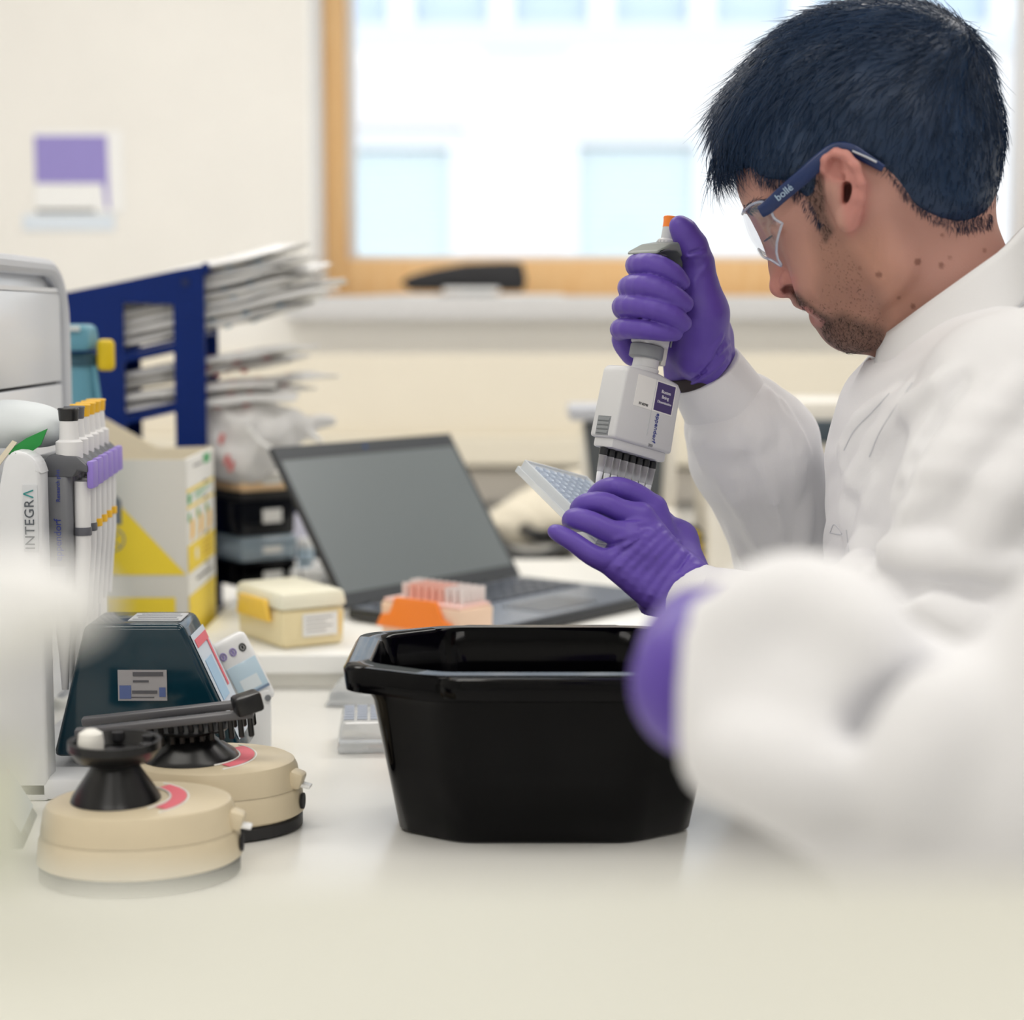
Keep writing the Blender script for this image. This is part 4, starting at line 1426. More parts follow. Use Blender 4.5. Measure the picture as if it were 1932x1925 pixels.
def centrifuge(loc, rz_, label, strip, lid_tilt):
    e = empty('mini_centrifuge', loc, rot=(0, 0, rz_), label=label, cat='centrifuge')
    S_ = Matrix.Diagonal((1.2, 0.94, 1, 1))
    O_ = T(-0.017, 0, 0)
    MB().lathe([(0.057, 0.0), (0.061, 0.002), (0.061, 0.010), (0.0595, 0.0115)], n=48, M=S_).build('rubber_foot', M_DARK, e)
    MB().lathe([(0.0595, 0.0118), (0.0622, 0.014), (0.0610, 0.030), (0.0592, 0.034)], n=48, M=S_).build('base', M_BEIGE, e)
    MB().lathe([(0.0597, 0.0343), (0.0596, 0.0362), (0.0578, 0.050), (0.0558, 0.0550), (0.0530, 0.0568), (0.0, 0.0572)], n=48, cap=False, M=S_).build('bowl_top', M_BEIGE, e)
    # printed ring segment on the top
    ring = MB()
    rows = []
    for a in np.linspace(-0.75, 0.75, 15):
        w0, w1 = 0.0405, 0.0515
        rows.append([(w0 * math.cos(a), w0 * math.sin(a), 0.0577), (w1 * math.cos(a), w1 * math.sin(a), 0.0577)])
    ring.grid(rows)
    ring.build('pink_ring_label', M_PINK, e).location = (-0.017, 0, 0)
    wr = MB()
    wr.tube([(0.0528 * math.cos(a), 0.0528 * math.sin(a), 0.0572) for a in np.linspace(-0.9, 0.9, 15)], 0.0007, n=5)
    wr.tube([(0.0395 * math.cos(a), 0.0395 * math.sin(a), 0.0578) for a in np.linspace(-0.9, 0.9, 15)], 0.0007, n=5)
    wr.build('label_outline', M_PAPER, e).location = (-0.017, 0, 0)
    MB().lathe([(0.039, 0.0573), (0.037, 0.061), (0.020, 0.073), (0.0165, 0.078)] if strip else [(0.033, 0.0573), (0.031, 0.062), (0.019, 0.080), (0.0165, 0.086)], n=36, M=O_).build('hub', M_ROTOR, e)
    # latch and power socket on the side facing +x
    lt = MB().box((0.0700, -0.012, 0.042), (0.012, 0.016, 0.014), rot=(0, 0.35, -0.12), bev=0.003).build('latch', M_BEIGE, e)
    MB().box((0.0740, -0.012, 0.0375), (0.016, 0.010, 0.003), rot=(0, 0.2, -0.12), bev=0.001).build('latch_tongue', M_PURE, lt)
    MB().lathe([(0.0, 0), (0.0065, 0), (0.0065, 0.002), (0.0, 0.002)], n=16, cap=False, M=axes((0.0735, -0.008, 0.023), (0, 1, 0), (0, 0, 1), (1, 0, 0)) @ R(-0.1, 'Y')).build('power_socket', M_INK, e)
    if strip:
        MB().lathe([(0.0165, 0.076), (0.030, 0.080), (0.034, 0.083), (0.0, 0.084)], n=30, cap=False, M=O_).build('rotor_plate', M_ROTOR, e)
        ca, sa = math.cos(0.22), math.sin(0.22)
        br = MB()
        for s in (-1, 1):
            br.box((0, s * 0.020, 0.090), (0.140, 0.012, 0.006), bev=0.001)
        rb = br.build('strip_rotor', mat('rotor_grey', (92, 92, 96), rough=0.35), e)
        rb.rotation_euler = (0.0, -0.09, 0.10)
        rb.location = (-0.026, -0.004, 0.001)
        th_ = MB().box((0, 0, 0), (0.0045, 0.006, 0.016), bev=0.001, seg=1)
        t0 = None
        for s in (-1, 1):
            for k in range(18):
                if t0 is None:
                    t0 = th_.build('rotor_tooth', M_ROTOR, rb)
                    q = t0
                else:
                    q = t0.copy()
                    COL.objects.link(q)
                q.location = (-0.066 + k * 0.0078, s * 0.020, 0.0795)
        MB().box((0.066, -0.022, 0.099), (0.022, 0.020, 0.016), rot=(0, -0.15, 0.3), bev=0.003).build('rotor_end_block', M_ROTOR, rb)
    else:
        MB().lathe([(0.0165, 0.084), (0.028, 0.088), (0.034, 0.096), (0.034, 0.102), (0.031, 0.102), (0.025, 0.093), (0.0, 0.092)], n=36, cap=False, M=O_).build('tube_rotor', M_ROTOR, e)
        MB().lathe([(0.009, 0.092), (0.0095, 0.104), (0.0085, 0.110), (0.004, 0.113)], n=18, M=T(-0.033, -0.012, 0)).build('rotor_knob', M_OFFW, e)
        for k in range(6):
            a = 0.5 + k * PI / 3
            MB().lathe([(0.0045, 0.0), (0.0045, 0.006)], n=12, M=T(-0.017 + 0.027 * math.cos(a), 0.027 * math.sin(a), 0.0955)).build('tube_hole', M_INK, e)
    return e


# far one: lid stands open behind the strip rotor
cf = centrifuge((-0.243, 1.427, BZ), 0.0, 'beige mini centrifuge with a black strip rotor and dark teal lid, nearer the carton', True, 0)
LYc = 1.535
lz0, lz1 = P(300, 1430, LYc).z - BZ, P(300, 1178, LYc).z - BZ
lx0, lx1 = P(95, 1300, LYc).x, P(462, 1430, LYc).x
tx0, tx1 = P(158, 1178, LYc).x, P(343, 1178, LYc).x
ox = cf.location.x
oy = LYc - 1.427


def frustum(mb, b, t, z0, z1, bev):
    bm = bmesh.new()
    lo = [bm.verts.new((x, y, z0)) for x, y in b]
    hi = [bm.verts.new((x, y, z1)) for x, y in t]
    bm.faces.new(lo[::-1])
    bm.faces.new(hi)
    for i in range(4):
        bm.faces.new((lo[i], lo[(i + 1) % 4], hi[(i + 1) % 4], hi[i]))
    bmesh.ops.bevel(bm, geom=list(bm.edges), offset=bev, segments=3, profile=0.5, affect='EDGES')
    mb._bm(bm)
    return mb


dl = 0.075
fl = frustum(MB(), [(lx0 - ox, oy), (lx1 - ox, oy), (lx1 - ox, oy + dl), (lx0 - ox, oy + dl)],
             [(tx0 - ox, oy + 0.0), (tx1 - ox, oy + 0.0), (tx1 - ox, oy + dl - 0.004), (tx0 - ox, oy + dl - 0.004)], lz0, lz1, 0.006)
lid_ = fl.build('lid', M_TLID, cf)
zs0, zs1 = P(300, 1322, LYc).z - BZ, P(300, 1264, LYc).z - BZ
stk_ = MB().box(((P(222, 1290, LYc).x + P(316, 1290, LYc).x) / 2 - ox, oy - 0.0006, (zs0 + zs1) / 2), ((316 - 222) * LYc / 3400, 0.0008, zs1 - zs0)).build(
    'sticker', mat('sticker_grey', (158, 156, 160), rough=0.6), lid_)
sk2 = MB()
kx = LYc / 3400
x0s = P(222, 1290, LYc).x - ox
for (a, b, c, d, sl_) in ((4, 26, 30, 56, 0), (80, 92, 34, 52, 0), (30, 88, 4, 12, 1), (28, 76, 40, 46, 1), (30, 60, 20, 24, 1), (26, 70, 52, 54, 1)):
    sk2.slot(sl_)
    sk2.box((x0s + (a + b) / 2 * kx, oy - 0.0013, zs1 - (c + d) / 2 * kx), ((b - a) * kx, 0.0004, (d - c) * kx))
sk2.build('sticker_print', [mat('sticker_blue', (84, 100, 150), rough=0.6), mat('sticker_dark', (86, 86, 92), rough=0.6)], lid_, smooth=False)
# grey text label on the lid's top, coloured print on its slanting side
tl = MB().box((P(300, 1160, LYc).x - ox - 0.007, oy + 0.034, lz1 + 0.0005), (0.046, 0.040, 0.0008)).build('top_label', mat('label_silver', (196, 198, 202), rough=0.5), lid_)
for k in range(4):
    MB().box((P(300, 1160, LYc).x - ox - 0.007, oy + 0.020 + k * 0.009, lz1 + 0.0011), (0.040 - 0.006 * (k % 2), 0.003, 0.0003)).build('printed_line', mat('label_text_grey', (150, 152, 158), rough=0.6), tl)
e0 = Vector((lx1 - ox, oy, lz0))
e1 = Vector((tx1 - ox, oy, lz1))
e2 = Vector((tx1 - ox + 0.012, oy + dl - 0.004, lz1))
upv = (e1 - e0).normalized()
bk_ = Vector((lx1 - ox, oy + dl, lz0)) - e0
nv = bk_.cross(upv).normalized()
if nv.x < 0:
    nv = -nv
dv = upv.cross(nv).normalized()
if dv.y < 0:
    dv = -dv
SL = (e1 - e0).length
sp = MB()
SMx = axes(e0 + nv * 0.0009, dv, upv, dv.cross(upv))
sgn = 1 if dv.cross(upv).dot(nv) > 0 else -1


def sprint(mb, a, b, c, d, z):
    mb.box(((a + b) / 2 * dl, (c + d) / 2 * SL, sgn * z), ((b - a) * dl, (d - c) * SL, 0.0005))


sprint(sp, 0.10, 0.90, 0.12, 0.90, 0.0)
slp = sp.build('side_label', mat('label_pale_blue', (214, 226, 240), rough=0.35), lid_, smooth=False)
slp.matrix_local = SMx
for (a, b, c, d, mm) in ((0.15, 0.85, 0.80, 0.86, M_PINK), (0.72, 0.80, 0.45, 0.80, M_PINK), (0.2, 0.6, 0.40, 0.70, M_LBLUE), (0.15, 0.5, 0.2, 0.3, M_LBLUE)):
    mb_ = MB()
    sprint(mb_, a, b, c, d, 0.0008)
    mb_.build('label_print', mm, slp, smooth=False)

# near one: tube rotor, lid folded to its far side
cn = centrifuge((-0.275, 1.300, BZ), 0.15, 'beige mini centrifuge with a black tube rotor and white knob, nearest the bench edge', False, 0)
nl = frustum(MB(), [(-0.02, -0.04), (0.03, -0.04), (0.03, 0.05), (-0.02, 0.05)], [(-0.03, -0.03), (-0.012, -0.03), (-0.012, 0.04), (-0.03, 0.04)], 0.03, 0.105, 0.004)
nlo = nl.build('lid', M_TLID, cn)
nlo.location = (-0.108, 0.01, 0.0)
pm = MB()
pm.box((-0.0575 + 0.0, 0.01, 0.066), (0.002, 0.07, 0.06), rot=(0, -0.5, 0))
pmo = pm.build('side_label', mat('label_pale_blue', (214, 226, 240), rough=0.35), nlo)
pmo.location = (0.068, 0, 0)
pk_ = MB().box((-0.0565, 0.01, 0.076), (0.002, 0.05, 0.014), rot=(0, -0.5, 0)).build('label_print', M_PINK, nlo)
pk_.location = (0.0635, 0, 0)

# ------------------------------------------------------------------ clear box and plate lid beside the tub
M_CLEAR = film('clear_plastic', (236, 240, 244), opacity=0.35, gloss=0.25, rough=0.05)
cb = empty('clear_box', BP(675, 1424, BZ), rot=(0, 0, 0.08), label='small clear plastic rack with a printed grid beside the black tub', cat='rack')
bx = MB()
bx.box((0.035, 0.036, 0.016), (0.110, 0.072, 0.0315), bev=0.004, taper=(0.90, 0.94))
bx.build('shell', M_CLEAR, cb)
gd = MB()
for i in range(8):
    for j in range(6):
        gd.box((-0.008 + i * 0.0125, 0.010 + j * 0.0108, 0.0325), (0.0095, 0.0075, 0.0008))
gd.build('grid', mat('grid_grey', (170, 178, 194), rough=0.4), cb)
cb2 = empty('clear_box', BP(664, 1338, BZ) + Vector((0, 0.01, 0)), rot=(0, 0, -0.05), label='shallow clear plastic lid lying behind the printed rack beside the tub', cat='lid')
MB().box((0.030, 0.04, 0.009), (0.115, 0.085, 0.017), bev=0.004, taper=(0.95, 0.95)).build('shell', M_CLEAR, cb2)
MB().box((0.030, 0.04, 0.002), (0.118, 0.088, 0.003), bev=0.001).build('rim', M_CLEAR, cb2)

# ------------------------------------------------------------------ machines and cables at the window end
M_MACH = mat('machine_white', (236, 231, 221), rough=0.4)
M_PANEL = mat('dark_grey_panel', (84, 88, 92), rough=0.3)
ED = 2.85
mz = lambda py, D=ED: P(1180, py, D).z - BZ
ma = empty('lab_machine', (P(1185, 1090, ED).x, ED, BZ), label='cream lab machine with a dark grey panel and grey lid behind the raised pipette', cat='machine')
hw_ = (P(1285, 900, ED).x - P(1090, 900, ED).x) / 2
MB().box((0, 0.10, mz(965) / 2), (hw_ * 2, 0.2, mz(965)), bev=0.012, seg=3).build('base', M_MACH, ma)
MB().box((0.006, 0.12, (mz(965) + mz(785)) / 2), (hw_ * 2 - 0.012, 0.12, mz(785) - mz(965) + 0.01), bev=0.008, seg=3).build('housing', M_MACH, ma)
xa, xb, xc, xd = [P(p, 900, ED).x - ma.location.x for p in (1102, 1262, 1252, 1122)]
MB().prism([(xa, mz(800)), (xd, mz(958)), (xc, mz(965)), (xb, mz(800))], 0.0, 0.02, M=axes((0, 0.065, 0), (1, 0, 0), (0, 0, 1), (0, -1, 0)), bev=0.003).build('dark_panel', M_PANEL, ma)
MB().box((-hw_ + 0.03, 0.09, mz(782)), (0.085, 0.16, 0.022), bev=0.006).build('lid', mat('lid_grey', (190, 192, 200), rough=0.35), ma)

mbx = empty('lab_machine', (P(1475, 1110, 2.78).x, 2.80, BZ), label='large cream machine with dark windows behind the raised sleeve', cat='machine')
X = lambda px: P(px, 950, 2.8).x - mbx.location.x
Z = lambda py: P(1475, py, 2.8).z - BZ
MB().box(((X(1340) + X(1610)) / 2, 0.13, Z(880) / 2), (X(1610) - X(1340), 0.26, Z(880)), bev=0.02, seg=3).build('housing', M_MACH, mbx)
MB().box(((X(1490) + X(1640)) / 2, 0.15, (Z(880) + Z(772)) / 2), (X(1640) - X(1490), 0.2, Z(772) - Z(880) + 0.02), bev=0.008).build('upper_housing', M_MACH, mbx)
MB().prism([(X(1366), Z(930)), (X(1372), Z(985)), (X(1395), Z(1012)), (X(1430), Z(1025)), (X(1560), Z(1025)), (X(1560), Z(915)), (X(1400), Z(905))][::-1][::-1], 0.0, 0.008,
           M=axes((0, 0.0, 0), (1, 0, 0), (0, 0, 1), (0, -1, 0)), bev=0.002).build('dark_window', M_PANEL, mbx)
MB().box(((X(1505) + X(1630)) / 2, 0.045, Z(818)), (X(1630) - X(1505), 0.012, Z(797) - Z(842)), bev=0.003).build('dark_window', mat('slate_panel', (72, 84, 94), rough=0.3), mbx)

adp = empty('hand_tool', BP(1312, 1086, BZ) + Vector((0, 0.03, 0)), label='yellow and black gripped tool lying between the two cream machines', cat='tool')
MB().tube([(-0.012, 0, 0.07), (0.0, 0, 0.06), (0.006, 0, 0.03), (0.008, 0, 0.006)], [0.006, 0.011, 0.012, 0.010], n=14).build('grip', mat('tool_yellow', (248, 214, 16), rough=0.4), adp)
for z in (0.018, 0.036, 0.054):
    MB().lathe([(0.0128, z - 0.003), (0.0136, z), (0.0128, z + 0.003)], n=16, M=T(0.005, 0, 0)).build('black_band', M_CAPB, adp)
MB().tube([(-0.030, 0.0, 0.058), (-0.018, 0, 0.070), (0.0, 0, 0.074), (0.012, 0, 0.06)], 0.005, n=10).build('black_bow', M_CAPB, adp)

for i, (lab, path, r) in enumerate((
    ('thick black cable coiled on the bench behind the laptop', [(925, 1010, 3.0), (960, 1046, 2.96), (1010, 1058, 2.92), (1060, 1040, 2.95), (1090, 1010, 3.05)], 0.014),
    ('black cable looping over the coil behind the laptop', [(945, 985, 3.1), (975, 1005, 3.05), (1020, 1030, 3.0), (1075, 1012, 3.05), (1100, 985, 3.1)], 0.012),
    ('thin black cable lying under the loops behind the laptop', [(935, 1040, 2.98), (985, 1055, 2.93), (1040, 1050, 2.93), (1085, 1030, 3.0)], 0.009))):
    pts = []
    for (px, py, D) in path:
        q = BP(px, py, BZ + r + 0.001)
        pts.append(q + Vector((0, 0, [0, 0.016, 0][i])))
    o = MB().tube(spline(pts, 26), r, n=10).build('cable', mat('cable_black', (24, 24, 26), rough=0.5), None)
    tag(o, lab, 'cable', 'black cables behind the laptop')
# pale crumpled cloth on the wall bench
V_ = Vol((-0.10, 3.10, 0.895), (0.42, 3.60, 1.10), 0.006)
for (px, py, D, r) in ((1000, 975, 3.30, 0.05), (1040, 950, 3.35, 0.055), (1085, 930, 3.40, 0.06), (1020, 985, 3.28, 0.035), (1110, 950, 3.35, 0.05), (975, 985, 3.27, 0.03), (1140, 925, 3.40, 0.06)):
    q = P(px, py, D)
    V_.ell((q.x, q.y, max(q.z - r * 0.2, 0.93)), (r * 1.5, r, r * 0.75), k=0.04)
V_.half((0, 0, BZ + 0.001), (0, 0, -1))
vx, fc = V_.mesh(2)
vx[:, 2] += 0.004 * np.sin(vx[:, 0] * 120 + 3 * np.sin(vx[:, 1] * 60)) * (vx[:, 2] > BZ + 0.012)
tag(np_mesh('cloth', vx, fc, mat('cream_cloth', (232, 224, 206), rough=0.9)), 'crumpled cream cloth heaped on the wall bench behind the cables', 'cloth')

# ------------------------------------------------------------------ window sill: black case on papers
sd = 4.13
bc = empty('carry_case', (P(870, 540, sd).x, sd, SILL_Z + 0.011), label='slim black case with a tapering end lying on papers on the window sill', cat='case')
cxx = lambda px: P(px, 540, sd).x - bc.location.x
czz = lambda py: P(870, py, sd).z - P(870, 539, sd).z
poly = [(cxx(757), czz(523)), (cxx(775), czz(537)), (cxx(988), czz(538)), (cxx(993), czz(520)), (cxx(986), czz(486)), (cxx(960), czz(484)), (cxx(880), czz(487)), (cxx(820), czz(498)), (cxx(775), czz(510))]
MB().prism(poly, -0.05, 0.05, M=axes((0, 0, 0.001), (1, 0, 0), (0, 0, 1), (0, -1, 0)), bev=0.008, seg=3).build('case_body', mat('case_black', (40, 40, 44), rough=0.55, bump=0.2, bscale=150), bc)
MB().tube([(x * 0.985, -0.0515, z * 0.97 + 0.002) for (x, z) in (poly[0], poly[1], poly[2], poly[3], poly[4])], 0.0015, n=6).build('zip', M_DARK, bc)
for i, (p0, p1, zz, lab) in enumerate(((700, 1075, 0.0, 'wide sheaf of white papers under the black case on the sill'),
                                       (835, 945, 0.0045, 'small white booklet lying in front of the black case on the sill'))):
    pa = empty('paper_sheaf', ((P(p0, 540, 4.06).x + P(p1, 540, 4.06).x) / 2, 4.12 if i == 0 else 4.035, SILL_Z + zz), label=lab, cat='papers')
    wd_ = P(p1, 540, 4.06).x - P(p0, 540, 4.06).x
    for k in range(3):
        MB().box((0.01 * k - 0.01, 0.004 * k, 0.0012 + 0.0014 * k), (wd_ - 0.03 * k, 0.2 if i == 0 else 0.05, 0.0013), rot=(0, 0, 0.03 * (k - 1))).build('sheet', M_PAPER, pa)
    if i == 1:
        MB().box((0, 0.0, 0.010), (wd_ * 0.95, 0.05, 0.010), bev=0.001).build('cover', M_PURE, pa)

# ------------------------------------------------------------------ notices on the wall
nd = 3.985
for i, (px0_, py0_, px1_, py1_, lab, m1) in enumerate(((60, 245, 231, 402, 'white notice with a purple panel pinned to the wall', M_PURE),
                                                       (40, 404, 214, 434, 'pale blue strip pinned below the purple and white notice', mat('pale_blue_paper', (222, 232, 244), rough=0.6)))):
    a_, b_ = P(px0_, py0_, nd), P(px1_, py1_, nd)
    e = empty('wall_notice', ((a_.x + b_.x) / 2, WY - 0.0012, (a_.z + b_.z) / 2), label=lab, cat='notice')
    MB().box((0, -0.001, 0), (b_.x - a_.x, 0.002, a_.z - b_.z)).build('sheet', m1, e)
    if i == 0:
        w2, h2 = (b_.x - a_.x) / 2, (a_.z - b_.z) / 2
        xr = lambda px: P(px, 330, nd).x - (a_.x + b_.x) / 2
        zr = lambda py: P(150, py, nd).z - (a_.z + b_.z) / 2
        MB().prism([(xr(64), zr(255)), (xr(201), zr(255)), (xr(203), zr(398)), (xr(196), zr(390)), (xr(191), zr(345)), (xr(64), zr(345))][::-1], 0.0, 0.001,
                   M=axes((0, -0.0021, 0), (1, 0, 0), (0, 0, 1), (0, -1, 0))).build('purple_panel', mat('notice_purple', (150, 140, 206), rough=0.6), e)
        MB().box((xr(120), -0.0024, zr(397)), (xr(175) - xr(64), 0.0008, 0.006)).build('dark_strip', M_DARK, e)

# ------------------------------------------------------------------ foreground: cream shelf over the bench front, dispenser tub
M_SHELF = mat('shelf_cream', (212, 212, 201), rough=0.5, noise=0.01, nscale=12)
shf = empty('bench_shelf', (0.0, 0.27, BZ), label='cream raised shelf along the near edge of the bench, out of focus', cat='shelf')
SHZ = P(966, 1648, 0.38).z - BZ
MB().box((0, 0, SHZ - 0.009), (1.2, 0.22, 0.018), bev=0.004).build('shelf_board', M_SHELF, shf)
for sx in (-0.58, 0.58):
    MB().box((sx, 0, (SHZ - 0.018) / 2), (0.018, 0.2, SHZ - 0.019), bev=0.002).build('upright', M_SHELF, shf)
# ------------------------------------------------------------------ the person with the pipette
def attr_mat(name, rough, spec=0.4, sub=0.0, bump=0.0, bscale=300, sheen=0.0):
    return mat(name, (200, 150, 130), rough=rough, spec=spec, sub=sub, bump=bump, bscale=bscale, attr='Tint', sheen=sheen)


M_SKIN = attr_mat('skin', 0.5, 0.35, sub=0.12, bump=0.12, bscale=500)
M_HAIR = mat('dark_hair', (16, 44, 76), rough=0.36, spec=0.5, sheen=0.0)  # black hair; the bluish window glare is put into this colour
M_STUB = mat('beard_hair', (46, 38, 36), rough=0.6)
M_COAT = mat('coat_cotton', (240, 240, 243), rough=0.85, bump=0.12, bscale=700, sheen=0.15)
M_GLOVE = mat('purple_nitrile', (98, 74, 172), rough=0.42, spec=0.45, bump=0.06, bscale=260)

person = empty('person', (0.55, 1.5, 0.0), label='man in white lab coat and purple gloves leaning over a well plate, seen in profile', cat='person')


def to_person(o):
    """meshes are written in world coordinates"""
    o.location = -person.location
    return o


# head frame: origin at the head, axes = screen right, screen up, away from the camera
H0 = P(1620, 330, 1.50)
HN = (H0 - CAM).normalized()
HA = HN.cross(UP).normalized()
HB = HA.cross(HN).normalized()
HROT = np.array([list(HA), list(HB), list(HN)])           # rows


def hl(px, py, d=0.0):
    """head-local point (m) seen at a pixel, at depth d from the head's middle plane"""
    r = (P(px, py, 1.0) - CAM)
    r = r * (((H0 - CAM).length + d) / r.dot(HN))
    q = r - (H0 - CAM)
    return (q.dot(HA), q.dot(HB), d)


def hw(v):
    """head-local array -> world"""
    return v @ HROT + np.array(H0)


HS = (H0 - CAM).length / FPX * 1.02                        # metres per pixel at the head
px = lambda n: n * HS


def poly_sdf(X, Y, poly):
    """signed distance to a polygon (negative inside), arrays"""
    p = np.array(poly, float)
    n = len(p)
    d = np.full(X.shape, 1e9)
    ins = np.zeros(X.shape, bool)
    for i in range(n):
        a, b = p[i], p[(i + 1) % n]
        ex, ey = b - a
        wx, wy = X - a[0], Y - a[1]
        t = np.clip((wx * ex + wy * ey) / (ex * ex + ey * ey + 1e-12), 0, 1)
        d = np.minimum(d, (wx - ex * t) ** 2 + (wy - ey * t) ** 2)
        c = ((a[1] > Y) != (b[1] > Y))
        with np.errstate(divide='ignore', invalid='ignore'):
            xi = a[0] + (Y - a[1]) * ex / np.where(abs(ey) < 1e-12, 1e-12, ey)
        ins ^= c & (X < xi)
    d = np.sqrt(d)
    return np.where(ins, -d, d)


def hpoly(pts):
    return [hl(*q)[:2] for q in pts]


def rotm(ang):
    c, s = math.cos(ang), math.sin(ang)
    return [[c, s, 0], [-s, c, 0], [0, 0, 1]]


V = Vol((-0.135, -0.20, -0.112), (0.16, 0.135, 0.112), 0.0017)
# cranium, forehead, face
V.ell(hl(1642, 262), (px(212), px(196), 0.074), 0.0)
V.ell(hl(1735, 320), (px(118), px(118), 0.066), 0.03)
V.ell(hl(1510, 318), (px(106), px(100), 0.062), 0.03)
for s in (-1, 1):
    V.ell(hl(1620, 330, 0.03 * s), (px(120), px(110), 0.045), 0.02)
V.cone(hl(1517, 352), hl(1598, 560), px(104), px(74), 0.02, squash=((0, 0, 1), 0.001) if False else None)
V.ell(hl(1602, 596), (px(50), px(52), 0.024), 0.014)                       # chin
V.ell(hl(1592, 616), (px(32), px(32), 0.018), 0.010)
for s in (-1, 1):
    V.cone(hl(1612, 604, 0.016 * s), hl(1672, 500, 0.050 * s), px(44), px(46), 0.016)     # jaw
    V.cone(hl(1672, 500, 0.050 * s), hl(1640, 400, 0.060 * s), px(46), px(40), 0.02)
    V.ell(hl(1560, 452, 0.042 * s), (px(72), px(86), 0.022), 0.022)                      # cheek
    V.ell(hl(1512, 420, 0.052 * s), (px(40), px(22), 0.010), 0.014)                      # cheekbone
    V.ell(hl(1440, 388, 0.026 * s), (px(26), px(14), 0.020), 0.012)                      # brow
    V.ell(hl(1447, 424, 0.034 * s), (px(26), px(17), 0.015), 0.010, op='cut')            # eye socket
    V.ell(hl(1474, 432, 0.031 * s), (px(21), px(17), 0.0125), 0.005)                     # lidded eye
    V.ell(hl(1545, 540, 0.034 * s), (px(38), px(52), 0.016), 0.018)
# neck
V.cone(hl(1735, 370), hl(1790, 560), px(118), px(112), 0.02)
V.cone(hl(1790, 560), hl(1850, 760), px(112), px(128), 0.02)
V.cone(hl(1640, 590), hl(1760, 640), px(48), px(70), 0.03)
# nose
V.cone(hl(1446, 420), hl(1468, 505), px(15), px(14.5), 0.010)
V.cone(hl(1468, 505), hl(1474, 539), px(14.5), px(19), 0.006)
V.ell(hl(1474, 540), (px(21), px(20), 0.0095), 0.004)
for s in (-1, 1):
    V.ell(hl(1493, 529, 0.0125 * s), (px(21), px(19), 0.0066), 0.004)
    V.ell(hl(1488, 547, 0.0150 * s), (px(16), px(10), 0.0110), 0.0015, op='cut', Rm=rotm(math.radians(14)))
V.cone(hl(1480, 552), hl(1494, 549), px(7), px(8), 0.004)
# lips
V.ell(hl(1508, 566), (px(14), px(15), 0.018), 0.006)
for s in (0, -1, 1):
    V.cone(hl(1521, 574, 0.006 * s), hl(1540, 580, 0.021 * s if s else 0.001), px(11), px(6), 0.004)
    V.cone(hl(1545, 600, 0.006 * s), hl(1556, 600, 0.019 * s if s else 0.001), px(14.5), px(7), 0.004)
V.cone(hl(1524, 586.5, -0.02), hl(1524, 586.5, 0.02), px(2.2), px(2.2), 0.003, op='cut')
for s in (-1, 1):
    V.cone(hl(1533, 583, 0.008 * s), hl(1556, 596, 0.0225 * s), px(3.2), px(2), 0.003, op='cut')
# ears
E = lambda a, b, d, s: hl(a, b, d * s) if s < 0 else (hl(a, b, -d)[0], hl(a, b, -d)[1], d)
for s in (-1, 1):
    def e_(a, b, d):
        q = hl(a, b, -d)
        return (q[0], q[1], s * d)
    V.ell(e_(1592, 352, 0.0795), (px(33), px(66), 0.0075), 0.005, Rm=rotm(math.radians(7)))
    V.chain([e_(1566, 332, 0.081), e_(1556, 320, 0.083), e_(1559, 302, 0.087), e_(1577, 290, 0.090), e_(1595, 295, 0.093), e_(1611, 315, 0.096), e_(1622, 345, 0.096),
             e_(1622, 375, 0.094), e_(1616, 400, 0.090), e_(1609, 420, 0.086)], [px(6), px(8), px(9), px(9.5), px(10), px(11), px(10), px(9), px(9), px(10)], 0.003)
    V.chain([e_(1586, 303, 0.0965), e_(1604, 326, 0.0985), e_(1613, 356, 0.0985), e_(1611, 386, 0.0960)], [px(4), px(5), px(5), px(4)], 0.002, op='cut')
    V.ell(e_(1598, 414, 0.085), (px(19), px(22), 0.006), 0.006)
    V.chain([e_(1592, 312, 0.088), e_(1603, 340, 0.091), e_(1610, 370, 0.091), e_(1603, 395, 0.088)], [px(8), px(10), px(10), px(8)], 0.004)
    V.chain([e_(1572, 338, 0.085), e_(1592, 340, 0.086), e_(1602, 348, 0.088)], [px(5), px(6), px(6)], 0.003)
    V.ell(e_(1574, 317, 0.092), (px(14), px(18), 0.0068), 0.002, op='cut')
    V.ell(e_(1585, 334, 0.090), (px(16), px(4.5), 0.0045), 0.002, op='cut', Rm=rotm(math.radians(-6)))
    V.ell(e_(1597, 363, 0.088), (px(9.5), px(21), 0.014), 0.0015, op='cut', Rm=rotm(math.radians(-10)))
    V.ell(e_(1580, 368, 0.0835), (px(11), px(24), 0.0055), 0.004)
V.half(hl(1850, 700), (HB * -1 if False else (0.3, -1, 0)))
hv, hf = V.mesh(2)
Xh, Yh = hv[:, 0], hv[:, 1]


def near(pts, fall):
    return np.clip(1 - poly_sdf(Xh, Yh, hpoly(pts)) / px(fall), 0, 1)


base = np.array(lin((188, 142, 130)))
pink = np.array(lin((204, 132, 126)))
lipc = np.array(lin((186, 122, 116)))
warm = np.array(lin((190, 140, 118)))
stub = np.array(lin((78, 62, 56)))
colr = np.repeat(base[None], len(hv), 0)


def blend(c, m):
    global colr
    colr = colr * (1 - m[:, None]) + c[None] * m[:, None]


